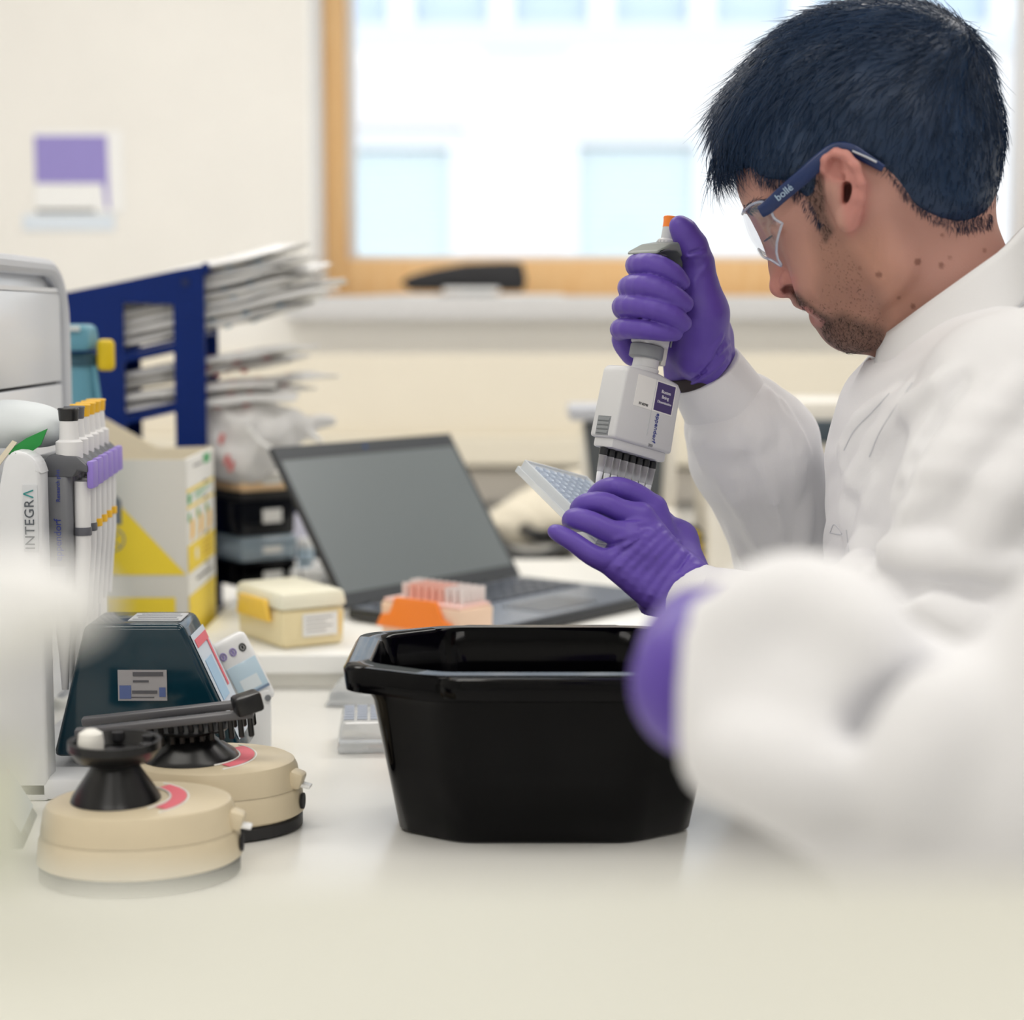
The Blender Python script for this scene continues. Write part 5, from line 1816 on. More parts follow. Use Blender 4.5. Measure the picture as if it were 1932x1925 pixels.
blend(warm, 0.6 * near([(1560, 470), (1640, 460), (1700, 560), (1640, 640), (1560, 560)], 60))
blend(pink, 0.55 * near([(1553, 330), (1556, 290), (1580, 282), (1612, 300), (1634, 350), (1626, 410), (1606, 434), (1600, 400), (1590, 340)], 12))
blend(pink, 0.5 * near([(1452, 540), (1470, 505), (1500, 520), (1500, 545), (1470, 562)], 12))
BEARD = [(1546, 372), (1562, 372), (1566, 420), (1600, 470), (1650, 540), (1668, 600), (1666, 650), (1600, 668), (1562, 634), (1546, 612), (1556, 600), (1534, 580), (1504, 560), (1500, 552), (1522, 556), (1550, 560), (1558, 500), (1546, 440)]
CHIN = [(1560, 600), (1590, 590), (1640, 610), (1662, 620), (1664, 650), (1600, 668), (1560, 640), (1550, 616)]
MOUST = [(1494, 550), (1506, 548), (1530, 570), (1560, 592), (1570, 610), (1556, 608), (1534, 580), (1512, 576)]
SIDEB = [(1512, 340), (1552, 330), (1556, 400), (1572, 430), (1560, 450), (1544, 400)]
blend(stub, 0.30 * near(BEARD, 22))
blend(stub, 0.62 * near(CHIN, 16))
blend(stub, 0.60 * near(MOUST, 7))
blend(stub, 0.55 * near(SIDEB, 8))
blend(lipc, 0.85 * near([(1511, 576), (1522, 573), (1534, 580), (1531, 586), (1522, 590), (1513, 582)], 4))
blend(lipc, 0.55 * near([(1529, 590), (1540, 588), (1556, 600), (1550, 612), (1536, 610)], 5))
for s in (-1,):
    for (mx_, my_, mr_, k_) in ((1731, 493, 5.5, 0.75), (1776, 501, 4.5, 0.7), (1658, 516, 5, 0.7), (1696, 562, 3, 0.6), (1723, 579, 4, 0.75), (1778, 444, 3, 0.5), (1792, 486, 3, 0.4), (1860, 474, 3, 0.5), (1622, 505, 3, 0.5)):
        c = hl(mx_, my_, -0.055)
        dd = np.hypot(Xh - c[0], Yh - c[1])
        m = np.clip((px(mr_ + 1.5) - dd) / px(2), 0, 1) * (hv[:, 2] < 0)
        blend(np.array(lin((120, 78, 66))), m * k_)
lid_m = near([(1455, 418), (1478, 420), (1484, 434), (1470, 446), (1456, 436)], 6) * (np.abs(hv[:, 2]) > 0.015)
blend(np.array(lin((170, 122, 110))), 0.5 * lid_m)
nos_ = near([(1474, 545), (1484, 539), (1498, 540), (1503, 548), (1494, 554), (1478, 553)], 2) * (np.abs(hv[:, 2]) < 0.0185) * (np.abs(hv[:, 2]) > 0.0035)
blend(np.array(lin((112, 64, 60))), 0.8 * nos_)  # reddish nostril lining, darkened further to put its shade into the colour
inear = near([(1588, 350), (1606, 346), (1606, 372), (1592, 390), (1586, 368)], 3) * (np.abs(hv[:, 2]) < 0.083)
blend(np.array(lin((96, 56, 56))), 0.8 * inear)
body = np_mesh('body', hw(hv), hf, M_SKIN, person, colors=colr)
to_person(body)

# ---- hair: a mass cut along the hairline, then strands
HAIRLINE = [(1320, 340), (1372, 338), (1402, 316), (1428, 318), (1436, 330), (1452, 338), (1486, 342), (1512, 360), (1536, 388), (1552, 412), (1558, 404), (1552, 340), (1556, 300), (1575, 280), (1612, 288),
            (1650, 306), (1664, 322), (1682, 350), (1716, 386), (1770, 414), (1810, 424), (1870, 412), (1930, 380), (1930, -60), (1300, -60)]
G = Vol((-0.15, -0.05, -0.108), (0.13, 0.16, 0.108), 0.002)
G.ell(hl(1648, 245), (px(220), px(205), 0.0815), 0.0)
G.ell(hl(1742, 300), (px(124), px(140), 0.076), 0.02)
G.ell(hl(1660, 130), (px(150), px(112), 0.062), 0.02)
G.ell(hl(1560, 165), (px(135), px(120), 0.064), 0.02)
G.ell(hl(1745, 140), (px(95), px(90), 0.055), 0.02)
G.ell(hl(1470, 235), (px(100), px(105), 0.058), 0.02)
G.ell(hl(1412, 250), (px(54), px(72), 0.048), 0.015)
G.ell(hl(1520, 290), (px(130), px(90), 0.0690), 0.015)
G.ell(hl(1528, 345), (px(52), px(66), 0.0728), 0.010)
G.ell(hl(1512, 312), (px(80), px(62), 0.0720), 0.010)
G.ell(hl(1480, 320), (px(70), px(50), 0.060), 0.012)
G.ell(hl(1610, 300), (px(120), px(110), 0.0790), 0.012)
G.cone(hl(1392, 270, -0.02), hl(1362, 318, -0.016), px(30), px(10), 0.012)
G.cone(hl(1392, 270, 0.02), hl(1362, 318, 0.018), px(30), px(10), 0.012)
G.ell(hl(1786, 372), (px(78), px(74), 0.060), 0.015)
G.ell(hl(1740, 360), (px(70), px(70), 0.064), 0.012)
gx, gy = np.meshgrid(G.ax[0], G.ax[1], indexing='ij')
ps = poly_sdf(gx, gy, hpoly(HAIRLINE)).astype(np.float32)[:, :, None]
kk = 0.004
q_ = np.clip(kk - np.abs(G.F - ps), 0, None) / kk
G.F = np.maximum(G.F, ps) + q_ * q_ * kk * 0.25
gv, gf = G.mesh(2)
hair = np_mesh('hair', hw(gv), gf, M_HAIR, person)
to_person(hair)


def normals(v, f):
    n = np.zeros_like(v)
    a = np.cross(v[f[:, 2]] - v[f[:, 0]], v[f[:, 3]] - v[f[:, 1]])
    for k in range(4):
        for w in range(3):
            n[:, w] += np.bincount(f[:, k], a[:, w], len(v))
    return n / np.maximum(np.linalg.norm(n, axis=1), 1e-12)[:, None]


def strands(root, dirs, nrm, length, rad, seg, rng, curl=0.25, lift=0.25, grav=0.0, name='hair_strands', m=None, droop=None):
    """tapered three-sided strands as one mesh (head-local)"""
    n = len(root)
    ln_ = length[:, None]
    P_ = [root]
    d = dirs / np.linalg.norm(dirs, axis=1)[:, None]
    rnd = rng.normal(0, 1, (n, 3))
    for i in range(seg):
        t = (i + 1) / seg
        lf = lift * (1 - 1.3 * t)
        step = d + nrm * lf + rnd * curl * t
        if droop is not None:
            step = step + droop * t
        step = step / np.linalg.norm(step, axis=1)[:, None]
        P_.append(P_[-1] + step * ln_ / seg)
    P_ = np.stack(P_, 1)                                     # n, seg+1, 3
    side = np.cross(d, nrm)
    side /= np.maximum(np.linalg.norm(side, axis=1), 1e-9)[:, None]
    verts = np.zeros((n, seg + 1, 3, 3))
    for i in range(seg + 1):
        r = rad * (1 - 0.85 * (i / seg) ** 1.5)
        rr_ = r[:, None] if isinstance(r, np.ndarray) else r
        for k in range(3):
            a = 2 * PI * k / 3
            verts[:, i, k] = P_[:, i] + (side * math.cos(a) + nrm * math.sin(a)) * rr_
    idx = np.arange(n * (seg + 1) * 3).reshape(n, seg + 1, 3)
    fs = []
    for k in range(3):
        k2 = (k + 1) % 3
        fs.append(np.stack([idx[:, :-1, k], idx[:, :-1, k2], idx[:, 1:, k2], idx[:, 1:, k]], -1).reshape(-1, 4))
    return verts.reshape(-1, 3), np.concatenate(fs)


gn = normals(gv, gf)
ctr = np.array(hl(1650, 260))
out = np.einsum('ij,ij->i', gv - ctr, gn) > 0
cand = np.where(out)[0]
pick = RNG.choice(cand, 11000)
rt = gv[pick] + RNG.normal(0, 0.0008, (len(pick), 3))
nn = gn[pick]
# flow in head-local axes: x right (back of the head), y up
pxx = (rt[:, 0] / HS + 1620)
pyy = (330 - rt[:, 1] / HS)
fl_ = np.zeros((len(pick), 3))
top_w = np.clip((260 - pyy) / 140, 0, 1)
front_w = np.clip((1520 - pxx) / 120, 0, 1)
back_w = np.clip((pxx - 1690) / 120, 0, 1)
fl_[:, 0] = -0.9 * top_w - 0.35 * (1 - top_w) - 0.15 * front_w + 0.5 * back_w * (1 - 0.5 * top_w)
fl_[:, 1] = -0.25 * top_w - 0.9 * (1 - top_w) - 0.9 * front_w - 0.6 * back_w
fl_[:, 2] = 0.15 * np.sign(rt[:, 2])
fl_ += RNG.normal(0, 0.22, fl_.shape)
tang = fl_ - nn * np.einsum('ij,ij->i', fl_, nn)[:, None]
tang /= np.maximum(np.linalg.norm(tang, axis=1), 1e-6)[:, None]
L_ = 0.012 + 0.016 * np.clip((300 - pyy) / 180, 0, 1) + 0.016 * front_w
L_ *= RNG.uniform(0.6, 1.25, len(L_))
low = pyy > 330
L_[low] *= 0.55
sv, sf = strands(rt, tang, nn, L_, 0.00032, 5, RNG, curl=0.22, lift=0.30)
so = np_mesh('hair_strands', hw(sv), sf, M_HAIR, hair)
so['kind'] = 'stuff'
# fringe falling over the forehead, tuft on the crown
fr_r, fr_d, fr_l, fr_dr = [], [], [], []
for i in range(420):
    t = RNG.uniform(0, 1)
    a = hl(1345 + 95 * t + RNG.normal(0, 5), 262 + 40 * (1 - t) + RNG.normal(0, 12) - 14 * t, RNG.uniform(-0.045, 0.045))
    fr_r.append(a)
    fr_d.append((-0.55 + 0.35 * (1 - t) + RNG.normal(0, 0.18), -0.85, RNG.normal(0, 0.15)))
    fr_l.append(RNG.uniform(0.016, 0.040) * (1.25 - 0.4 * t))
    fr_dr.append((0.75 + RNG.normal(0, 0.3), -0.1, 0))
for i in range(260):
    a = hl(1628 + RNG.normal(0, 36), 42 + RNG.normal(0, 10), RNG.uniform(-0.03, 0.02))
    fr_r.append(a)
    fr_d.append((RNG.normal(-0.1, 0.5), 0.8, RNG.normal(0, 0.3)))
    fr_l.append(RNG.uniform(0.008, 0.020))
    fr_dr.append((RNG.normal(0.9, 0.9), -0.9, 0))
for i in range(200):
    t = RNG.uniform(0, 1)
    a = hl(1352 + 120 * t ** 1.2 + RNG.normal(0, 4), 250 - 140 * t + RNG.normal(0, 8), RNG.uniform(-0.03, 0.03))
    fr_r.append(a)
    fr_d.append((-0.7 + RNG.normal(0, 0.3), 0.1 + RNG.normal(0, 0.5), 0))
    fr_l.append(RNG.uniform(0.006, 0.016))
    fr_dr.append((0.2, -1.0, 0))
fr_r, fr_d, fr_l, fr_dr = map(np.array, (fr_r, fr_d, fr_l, fr_dr))
sv, sf = strands(fr_r, fr_d, np.tile([0.0, 0.0, -1.0], (len(fr_r), 1)), fr_l, 0.00042, 7, RNG, curl=0.10, lift=0.0, droop=fr_dr)
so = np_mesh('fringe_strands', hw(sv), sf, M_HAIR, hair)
so['kind'] = 'stuff'

# ---- beard, eyebrow and lashes: short strands on the skin
hn_ = normals(hv, hf)


def skin_strands(poly, n, lmin, lmax, rad, direction, name, m, dens_poly=None, jitter=0.35):
    inside = (poly_sdf(Xh, Yh, hpoly(poly)) < 0) & (np.abs(hv[:, 2]) > -1)
    c = np.where(inside)[0]
    pk_ = RNG.choice(c, n)
    r_ = hv[pk_] + RNG.normal(0, 0.0006, (n, 3)) - hn_[pk_] * 0.0003
    d_ = np.array(direction)[None] + RNG.normal(0, jitter, (n, 3))
    nr = hn_[pk_]
    tg = d_ - nr * np.einsum('ij,ij->i', d_, nr)[:, None]
    tg /= np.maximum(np.linalg.norm(tg, axis=1), 1e-6)[:, None]
    return r_, tg, nr, RNG.uniform(lmin, lmax, n)


parts_ = [skin_strands(BEARD, 2600, 0.0008, 0.0020, 0.0002, (0.3, -0.9, 0), '', M_STUB),
          skin_strands(CHIN, 3200, 0.0015, 0.0040, 0.0002, (0.1, -1, 0), '', M_STUB),
          skin_strands(MOUST, 900, 0.002, 0.0045, 0.0002, (0.5, -0.8, 0), '', M_STUB),
          skin_strands(SIDEB, 700, 0.003, 0.006, 0.0002, (0.2, -1, 0), '', M_STUB)]
r_, t_, n_, l_ = [np.concatenate([p[i] for p in parts_]) for i in range(4)]
sv, sf = strands(r_, t_, n_, l_, 0.00013, 2, RNG, curl=0.2, lift=0.45)
bo = np_mesh('beard', hw(sv), sf, M_STUB, person)
bo['kind'] = 'stuff'
to_person(bo)
NAPE = [(1664, 318), (1690, 354), (1722, 394), (1774, 424), (1812, 434), (1868, 424), (1868, 400), (1810, 410), (1770, 400), (1720, 370), (1684, 334)]
TEMP = [(1432, 318), (1452, 330), (1486, 334), (1512, 352), (1540, 386), (1558, 416), (1548, 428), (1520, 388), (1490, 358), (1450, 350), (1428, 336)]
pa_ = [skin_strands(NAPE, 2400, 0.003, 0.007, 0.0002, (0.15, -1, 0), '', M_HAIR, jitter=0.2), skin_strands(TEMP, 1500, 0.003, 0.007, 0.0002, (-0.3, -1, 0), '', M_HAIR, jitter=0.2)]
r_, t_, n_, l_ = [np.concatenate([p[i] for p in pa_]) for i in range(4)]
sv, sf = strands(r_, t_, n_, l_, 0.00016, 3, RNG, curl=0.12, lift=0.35)
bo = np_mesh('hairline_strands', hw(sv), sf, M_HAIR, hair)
bo['kind'] = 'stuff'
EB = [(1408, 388), (1440, 374), (1462, 380), (1440, 388), (1414, 398)]
r_, t_, n_, l_ = skin_strands(EB, 420, 0.004, 0.008, 0.0003, (0.8, 0.1, 0), '', M_HAIR, jitter=0.2)
sv, sf = strands(r_, t_, n_, l_, 0.0003, 3, RNG, curl=0.1, lift=0.2)
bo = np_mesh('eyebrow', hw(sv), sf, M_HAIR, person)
bo['kind'] = 'stuff'
to_person(bo)
ls_r, ls_d = [], []
for i in range(90):
    t = RNG.uniform(-1, 1)
    for s in (-1, 1):
        a = hl(1459 + 3 * abs(t), 443 - 2 * t * t, 0)
        ls_r.append((a[0] + RNG.normal(0, 0.0004), a[1], s * (0.031 + 0.011 * t)))
        ls_d.append((-0.75, -0.55, s * 0.3 * t))
ls_r, ls_d = np.array(ls_r), np.array(ls_d)
sv, sf = strands(ls_r, ls_d, np.tile([0, 1.0, 0], (len(ls_r), 1)), np.full(len(ls_r), 0.0075), 0.00028, 3, RNG, curl=0.05, lift=0.0)
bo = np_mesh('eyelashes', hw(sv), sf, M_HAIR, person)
bo['kind'] = 'stuff'
to_person(bo)

# ------------------------------------------------------------------ safety glasses
HM4 = axes(H0, HA, HB, HN)
gl = empty('safety_glasses', (0, 0, 0), M=HM4, label='clear wraparound safety glasses with navy arms worn by the man in profile', cat='glasses')
M_LENS = film('lens_clear', (236, 242, 252), opacity=0.03, gloss=0.03, rough=0.03, fres=0.10)
M_RIM = film('lens_rim', (198, 210, 240), opacity=0.55, gloss=0.5, rough=0.08)
M_ARM = mat('navy_arm', (22, 44, 92), rough=0.35)
ctrl = [(0.0, (1404, 394), (1431, 470), 0.0), (0.30, (1401, 404), (1440, 484), -0.022), (0.56, (1403, 400), (1456, 491), -0.040), (0.72, (1412, 390), (1475, 502), -0.051), (0.82, (1425, 383), (1466, 484), -0.059), (0.91, (1440, 381), (1466, 456), -0.0645), (1.0, (1456, 392), (1476, 421), -0.070)]


_cu = [c[0] for c in ctrl]
_ct = spline([hl(*c[1], c[3]) for c in ctrl], 41)
_cb = spline([hl(*c[2], c[3]) for c in ctrl], 41)
_ck = np.interp(np.linspace(0, len(ctrl) - 1, 41), range(len(ctrl)), _cu)


def lens_pt(u, t):
    k = abs(u)
    a = np.array([np.interp(k, _ck, _ct[:, w]) for w in range(3)])
    b = np.array([np.interp(k, _ck, _cb[:, w]) for w in range(3)])
    q = a + (b - a) * t
    bulge = 0.0030 * math.sin(PI * t)
    return (q[0] - bulge * 0.84, q[1] - bulge * 0.5, -abs(q[2]) if u >= 0 else abs(q[2]))


us = np.linspace(-1, 1, 41)
ts = np.linspace(0, 1, 13)
lm = MB()
lm.grid([[lens_pt(u, t) for t in ts] for u in us])
lo_ = lm.build('lens', M_LENS, gl)
sol = lo_.modifiers.new('thickness', 'SOLIDIFY')
sol.thickness = 0.0016
rimp = [lens_pt(u, 0.0) for u in us] + [lens_pt(1, t) for t in ts[1:]] + [lens_pt(u, 1.0) for u in us[::-1][1:]] + [lens_pt(-1, t) for t in ts[::-1][1:-1]]
MB().tube(rimp, 0.0011, n=6, closed=True).build('lens_edge', M_RIM, gl)
for s in (-1, 1):
    def q(a, b, d):
        v = hl(a, b, -abs(d))
        return (v[0], v[1], s * abs(d))
    ax_ = [q(1435, 400, 0.0695), q(1450, 390, 0.0725), q(1480, 363, 0.0775), q(1512, 336, 0.0815), q(1545, 306, 0.0825), q(1576, 282, 0.0815), q(1606, 283, 0.0840), q(1636, 300, 0.0850), q(1666, 318, 0.0835)]
    am = MB()
    am.tube(spline(ax_, 30), [0.0050 + 0.0012 * math.sin(min(1, i / 12) * PI / 2) - 0.0032 * max(0, (i - 15) / 14) for i in range(30)], n=12, flat=0.42, up=(0, 0, 1))
    arm_ = am.build('arm', M_ARM, gl)
    MB().tube([q(1608, 285, 0.0875), q(1636, 297, 0.0875), q(1654, 306, 0.0870)], 0.0009, n=6).build('silver_strip', mat('silver_trim', (200, 206, 214), rough=0.3), arm_)
    if s < 0:
        A0, A1 = Vector(q(1463, 377, 0.0790)), Vector(q(1497, 349, 0.0835))
        xd = (A1 - A0).normalized()
        zd = Vector((0, 0, -1))
        zd = (zd - xd * zd.dot(xd)).normalized()
        yd = xd.cross(zd)
        text_mesh('lettering', 'boll\u00e9', 0.0082, mat('arm_lettering', (176, 200, 224), rough=0.5), arm_, axes((A0 + A1) / 2 + zd * 0.0012, xd, yd, zd), spacing=1.0)
# ------------------------------------------------------------------ lab coat, gloves


def hit(vol, ppx, ppy, d0=0.9, d1=2.2, n=1400):
    """first point of a volume's surface along the ray through a pixel"""
    o = np.array(CAM)
    r = np.array(P(ppx, ppy, 1.0)) - o
    t = np.linspace(d0, d1, n)
    q = o + r[None] * t[:, None]
    i = np.round((q - vol.lo) / vol.h).astype(int)
    ok = ((i >= 0) & (i < np.array(vol.n))).all(1)
    i = np.clip(i, 0, np.array(vol.n) - 1)
    f = np.where(ok, vol.F[i[:, 0], i[:, 1], i[:, 2]], 1.0)
    k = np.argmax(f < 0)
    return Vector(q[k]) if f[k] < 0 else None


def ridge(vol, pts, r, k, op='add', sink=0.5):
    """fold: a soft ridge (or groove) laid on the surface along pixels"""
    sp = spline(pts, max(3, len(pts) * 3))
    prev = None
    for j, (a, b) in enumerate(sp):
        h = hit(vol_ref, a, b)
        if h is None:
            prev = None
            continue
        q = h + (h - CAM).normalized() * (r * sink)
        if prev is not None and (q - prev).length < 0.08:
            t = j / len(sp)
            rr = r * (0.45 + 0.55 * math.sin(PI * min(1, max(0, t))))
            vol.cone(prev, q, rr, rr, k, op)
        prev = q


C = Vol((0.10, 1.10, 0.76), (0.80, 1.88, 1.36), 0.0034)
sq = ((0.97, -0.2, 0), 0.66)
# torso
C.chain([P(1860, 850, 1.52), P(1842, 920, 1.52), P(1822, 1150, 1.52), P(1835, 1650, 1.54)], [0.135, 0.168, 0.180, 0.195], 0.03, squash=sq)
C.ell(P(1768, 795, 1.52), (0.062, 0.13, 0.052), 0.05)
C.ell(P(1702, 890, 1.52), (0.054, 0.12, 0.085), 0.04)
# shoulders and upper arms
C.cone(P(1860, 720, 1.50), P(1912, 768, 1.345), 0.050, 0.066, 0.05)
C.cone(P(1860, 720, 1.52), P(1850, 760, 1.70), 0.050, 0.066, 0.05)
C.chain([P(1912, 768, 1.345), P(1890, 950, 1.30), P(1836, 1190, 1.275)], [0.070, 0.074, 0.070], 0.016)
C.chain([P(1850, 760, 1.70), P(1690, 950, 1.755), P(1545, 1130, 1.745)], [0.068, 0.062, 0.056], 0.02)
# near forearm
C.chain([P(1836, 1200, 1.275), P(1640, 1225, 1.345), P(1500, 1200, 1.41), P(1400, 1170, 1.45)], [0.071, 0.064, 0.050, 0.040], 0.014)
C.cone(P(1420, 1175, 1.445), P(1345, 1152, 1.468), 0.039, 0.036, 0.008)


def fresh(vol):
    g = Vol.__new__(Vol)
    g.__dict__ = dict(vol.__dict__)
    g.F = vol.F.copy()
    return g


vol_ref = fresh(C)
# folds on the chest and the near sleeve
ridge(C, [(1690, 735), (1640, 780), (1606, 820), (1588, 880)], 0.006, 0.008)
ridge(C, [(1723, 716), (1690, 765), (1656, 820), (1632, 868)], 0.005, 0.006)
ridge(C, [(1800, 706), (1750, 745), (1690, 800), (1634, 880), (1608, 940), (1600, 1005)], 0.009, 0.010)
ridge(C, [(1660, 905), (1642, 960), (1632, 1040), (1640, 1110)], 0.007, 0.008)
ridge(C, [(1820, 715), (1768, 790), (1728, 845), (1684, 945), (1668, 1035)], 0.006, 0.010, op='cut', sink=-0.1)
ridge(C, [(1868, 740), (1805, 830), (1752, 925), (1712, 1005)], 0.008, 0.016)
ridge(C, [(1925, 720), (1880, 780), (1830, 850), (1790, 930)], 0.007, 0.018)
ridge(C, [(1616, 1066), (1650, 1044), (1740, 1048), (1840, 1068), (1930, 1085)], 0.012, 0.014)
ridge(C, [(1760, 1138), (1700, 1158), (1650, 1168), (1600, 1180)], 0.009, 0.012)
ridge(C, [(1650, 1094), (1690, 1112), (1760, 1112), (1860, 1120)], 0.005, 0.012, op='cut', sink=-0.1)
ridge(C, [(1900, 1210), (1820, 1180), (1760, 1150)], 0.010, 0.014)
ridge(C, [(1930, 880), (1880, 960), (1850, 1030)], 0.010, 0.018)
# neck opening
C.cone(P(1800, 700, 1.51), P(1760, 480, 1.50), 0.060, 0.075, 0.006, op='cut')
cv, cf_ = largest_piece(*C.mesh(2))
cn_ = normals(cv, cf_)


def cloth_wave(v, n, amp):
    w = np.sin(v[:, 0] * 70 + v[:, 2] * 110 + 3 * np.sin(v[:, 1] * 31 + v[:, 2] * 25)) * np.sin(v[:, 2] * 47 - v[:, 0] * 38 + 2 * np.sin(v[:, 0] * 23))
    return v + n * (w * amp)[:, None]


coat = np_mesh('lab_coat', cloth_wave(cv, cn_, 0.0012), cf_, M_COAT, person)
to_person(coat)

M_STITCH = mat('stitch_grey', (214, 216, 222), rough=0.8)


from mathutils.bvhtree import BVHTree


def stitch(tree, pts, nm='stitch_line', r=0.0005, m=None, parent=None):
    run = []
    for a, b in spline(pts, len(pts) * 8):
        d = (P(a, b, 1.0) - CAM).normalized()
        h = tree.ray_cast(CAM, d)[0]
        if h is not None and (not run or (h - run[-1]).length < 0.03):
            run.append(h - d * 0.0003)
    if len(run) > 3:
        MB().tube(run, r, n=5).build(nm, m or M_STITCH, parent or coat)


coat_tree = BVHTree.FromPolygons([tuple(v) for v in cloth_wave(cv, cn_, 0.0012)], [tuple(f) for f in cf_])
for pts in ([(1722, 722), (1690, 768), (1660, 815), (1640, 862)], [(1678, 742), (1645, 778), (1612, 812), (1592, 850)], [(1597, 1000), (1604, 1060), (1618, 1140)],
            [(1566, 1006), (1574, 990), (1588, 1008), (1566, 1006)]):
    stitch(coat_tree, pts)

# far sleeve, puffed and gathered below its cuff
lo_, hi_ = P(1270, 1260, 1.60), P(1620, 690, 1.82)
F_ = Vol((lo_.x, 1.53, P(1400, 1290, 1.7).z), (hi_.x, 1.83, P(1400, 690, 1.6).z), 0.0026)
F_.chain([P(1545, 1230, 1.745), P(1495, 1060, 1.70), P(1462, 940, 1.68), P(1422, 850, 1.655), P(1392, 800, 1.638)], [0.058, 0.052, 0.054, 0.059, 0.0485], 0.014)
vol_ref = fresh(F_)
for pts, r, k in (([(1440, 760), (1475, 800), (1492, 870), (1502, 940)], 0.006, 0.007), ([(1415, 820), (1430, 870), (1462, 950), (1478, 1020)], 0.005, 0.006),
                  ([(1345, 850), (1362, 900), (1400, 970), (1440, 1050)], 0.005, 0.006), ([(1455, 780), (1500, 815), (1522, 865)], 0.005, 0.006),
                  ([(1522, 945), (1514, 1015), (1507, 1085)], 0.006, 0.008), ([(1375, 990), (1410, 1060), (1440, 1120)], 0.005, 0.007), ([(1469, 756), (1492, 800), (1508, 860), (1512, 916)], 0.005, 0.005), ([(1377, 865), (1392, 930), (1420, 1000), (1452, 1080)], 0.005, 0.005)):
    ridge(F_, pts, r, k)
for t in np.linspace(0.04, 0.96, 13):
    ax0, ay0 = 1300 + (1446 - 1300) * t, 822 + (-96) * t + 36 * math.sin(PI * t)
    ridge(F_, [(ax0 + 2, ay0), (ax0 + 12, ay0 + 22), (ax0 + 26, ay0 + 56 + 20 * math.sin(9 * t))], 0.0046, 0.006)
fv, ff = largest_piece(*F_.mesh(2))
sl_ = np_mesh('sleeve', cloth_wave(fv, normals(fv, ff), 0.0008), ff, M_COAT, coat)
M_CUFF = mat('cuff_cotton', (238, 238, 241), rough=0.85, bump=0.15, bscale=900)


def cuff(a, b, ra, rb, name='cuff', flat=0.92):
    """turned band: outer wall, rolled lip, inner wall"""
    a, b = Vector(a), Vector(b)
    d = (b - a)
    pts = [a + d * t for t in (-0.06, 0.0, 0.3, 0.7, 0.97, 1.0, 1.0, 0.9, 0.3)]
    rs = [ra * 0.97, ra, ra + (rb - ra) * 0.3, ra + (rb - ra) * 0.7, rb, rb * 0.985, rb * 0.955, rb * 0.94, rb * 0.92]
    m = MB().tube(pts, rs, n=40, cap=False, flat=flat)
    return m.build(name, M_CUFF, coat, angle=80)


cuff(P(1384, 788, 1.636), P(1328, 697, 1.617), 0.0445, 0.0372)
def seam_ring(c, ax_, r):
    c, d = Vector(c), Vector(ax_).normalized()
    u = d.cross(Vector((0, 1, 0))).normalized()
    w = d.cross(u)
    MB().tube([c + (u * math.cos(t) + w * math.sin(t)) * r for t in np.linspace(0, 2 * PI, 49)[:-1]], 0.0011, n=5, closed=True).build('cuff_seam', mat('seam_grey', (196, 198, 204), rough=0.8), coat)


seam_ring(P(1385, 790, 1.636), P(1384, 788, 1.636) - P(1328, 697, 1.617), 0.0452)
cuff(P(1372, 1160, 1.460), P(1288, 1128, 1.484), 0.0375, 0.0350)

# collar: an upright band around the neck
M_COLL = mat('collar_cotton', (234, 234, 236), rough=0.85, bump=0.1, bscale=700)
cl = MB()
rows = []
top_px = [(1662, 638, -0.018), (1690, 618, -0.046), (1740, 580, -0.062), (1820, 522, -0.070), (1890, 470, -0.064), (1928, 432, -0.040), (1944, 420, 0.0), (1928, 432, 0.040), (1890, 470, 0.064), (1820, 522, 0.070), (1740, 580, 0.062), (1690, 618, 0.046), (1662, 638, 0.018)]
bot_px = [(1650, 700, -0.030), (1690, 706, -0.060), (1752, 690, -0.078), (1832, 648, -0.086), (1905, 596, -0.078), (1952, 552, -0.046), (1968, 535, 0.0), (1952, 552, 0.046), (1905, 596, 0.078), (1832, 648, 0.086), (1752, 690, 0.078), (1690, 706, 0.060), (1650, 700, 0.030)]
tp = spline([hl(*q) for q in top_px], 60)
bt = spline([hl(*q) for q in bot_px], 60)
for a, b in zip(tp, bt):
    row = []
    for t in np.linspace(0, 1, 9):
        row.append(tuple(hw(a * (1 - t) + b * t)))
    rows.append(row)
cl.grid(rows)
co = cl.build('collar', M_COLL, coat)
sol = co.modifiers.new('thickness', 'SOLIDIFY')
sol.thickness = 0.0035
sol.offset = 0
# collar seam line and front placket
st = MB()
st.tube([hw(b * 0.985 + a * 0.015) - np.array(HN) * 0.0022 for a, b in zip(tp[1:28], bt[1:28])], 0.0009, n=5)
st.build('collar_seam', mat('seam_grey', (196, 198, 204), rough=0.8), coat)

# dark brown ring added in the gap between glove and sleeve
M_WRING = mat('dark_wrist_ring', (58, 50, 52), rough=0.8)
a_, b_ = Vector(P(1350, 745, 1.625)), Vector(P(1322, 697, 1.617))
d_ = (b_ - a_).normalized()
MB().tube([a_ - d_ * 0.01, a_, b_, b_ + d_ * 0.008], [0.029, 0.0305, 0.0312, 0.030], n=32).build('wrist_ring', M_WRING, coat)

# ---- gloves
def glove_mesh(name, vol, k=2, parent=person, wr=None):
    v, f = vol.mesh(k)
    n = normals(v, f)
    if wr is not None:
        v = v + n * wr(v)[:, None]
    o = np_mesh(name, v, f, M_GLOVE, parent)
    return o


GR = 1 / 2150.0                                     # metres per pixel at the hands
# far (right) hand around the pipette
q0, q1 = P(1140, 760, 1.50), P(1400, 395, 1.68)
R_ = Vol((q0.x, 1.49, q0.z), (q1.x, 1.69, q1.z), 0.0014)
K = 0.0045
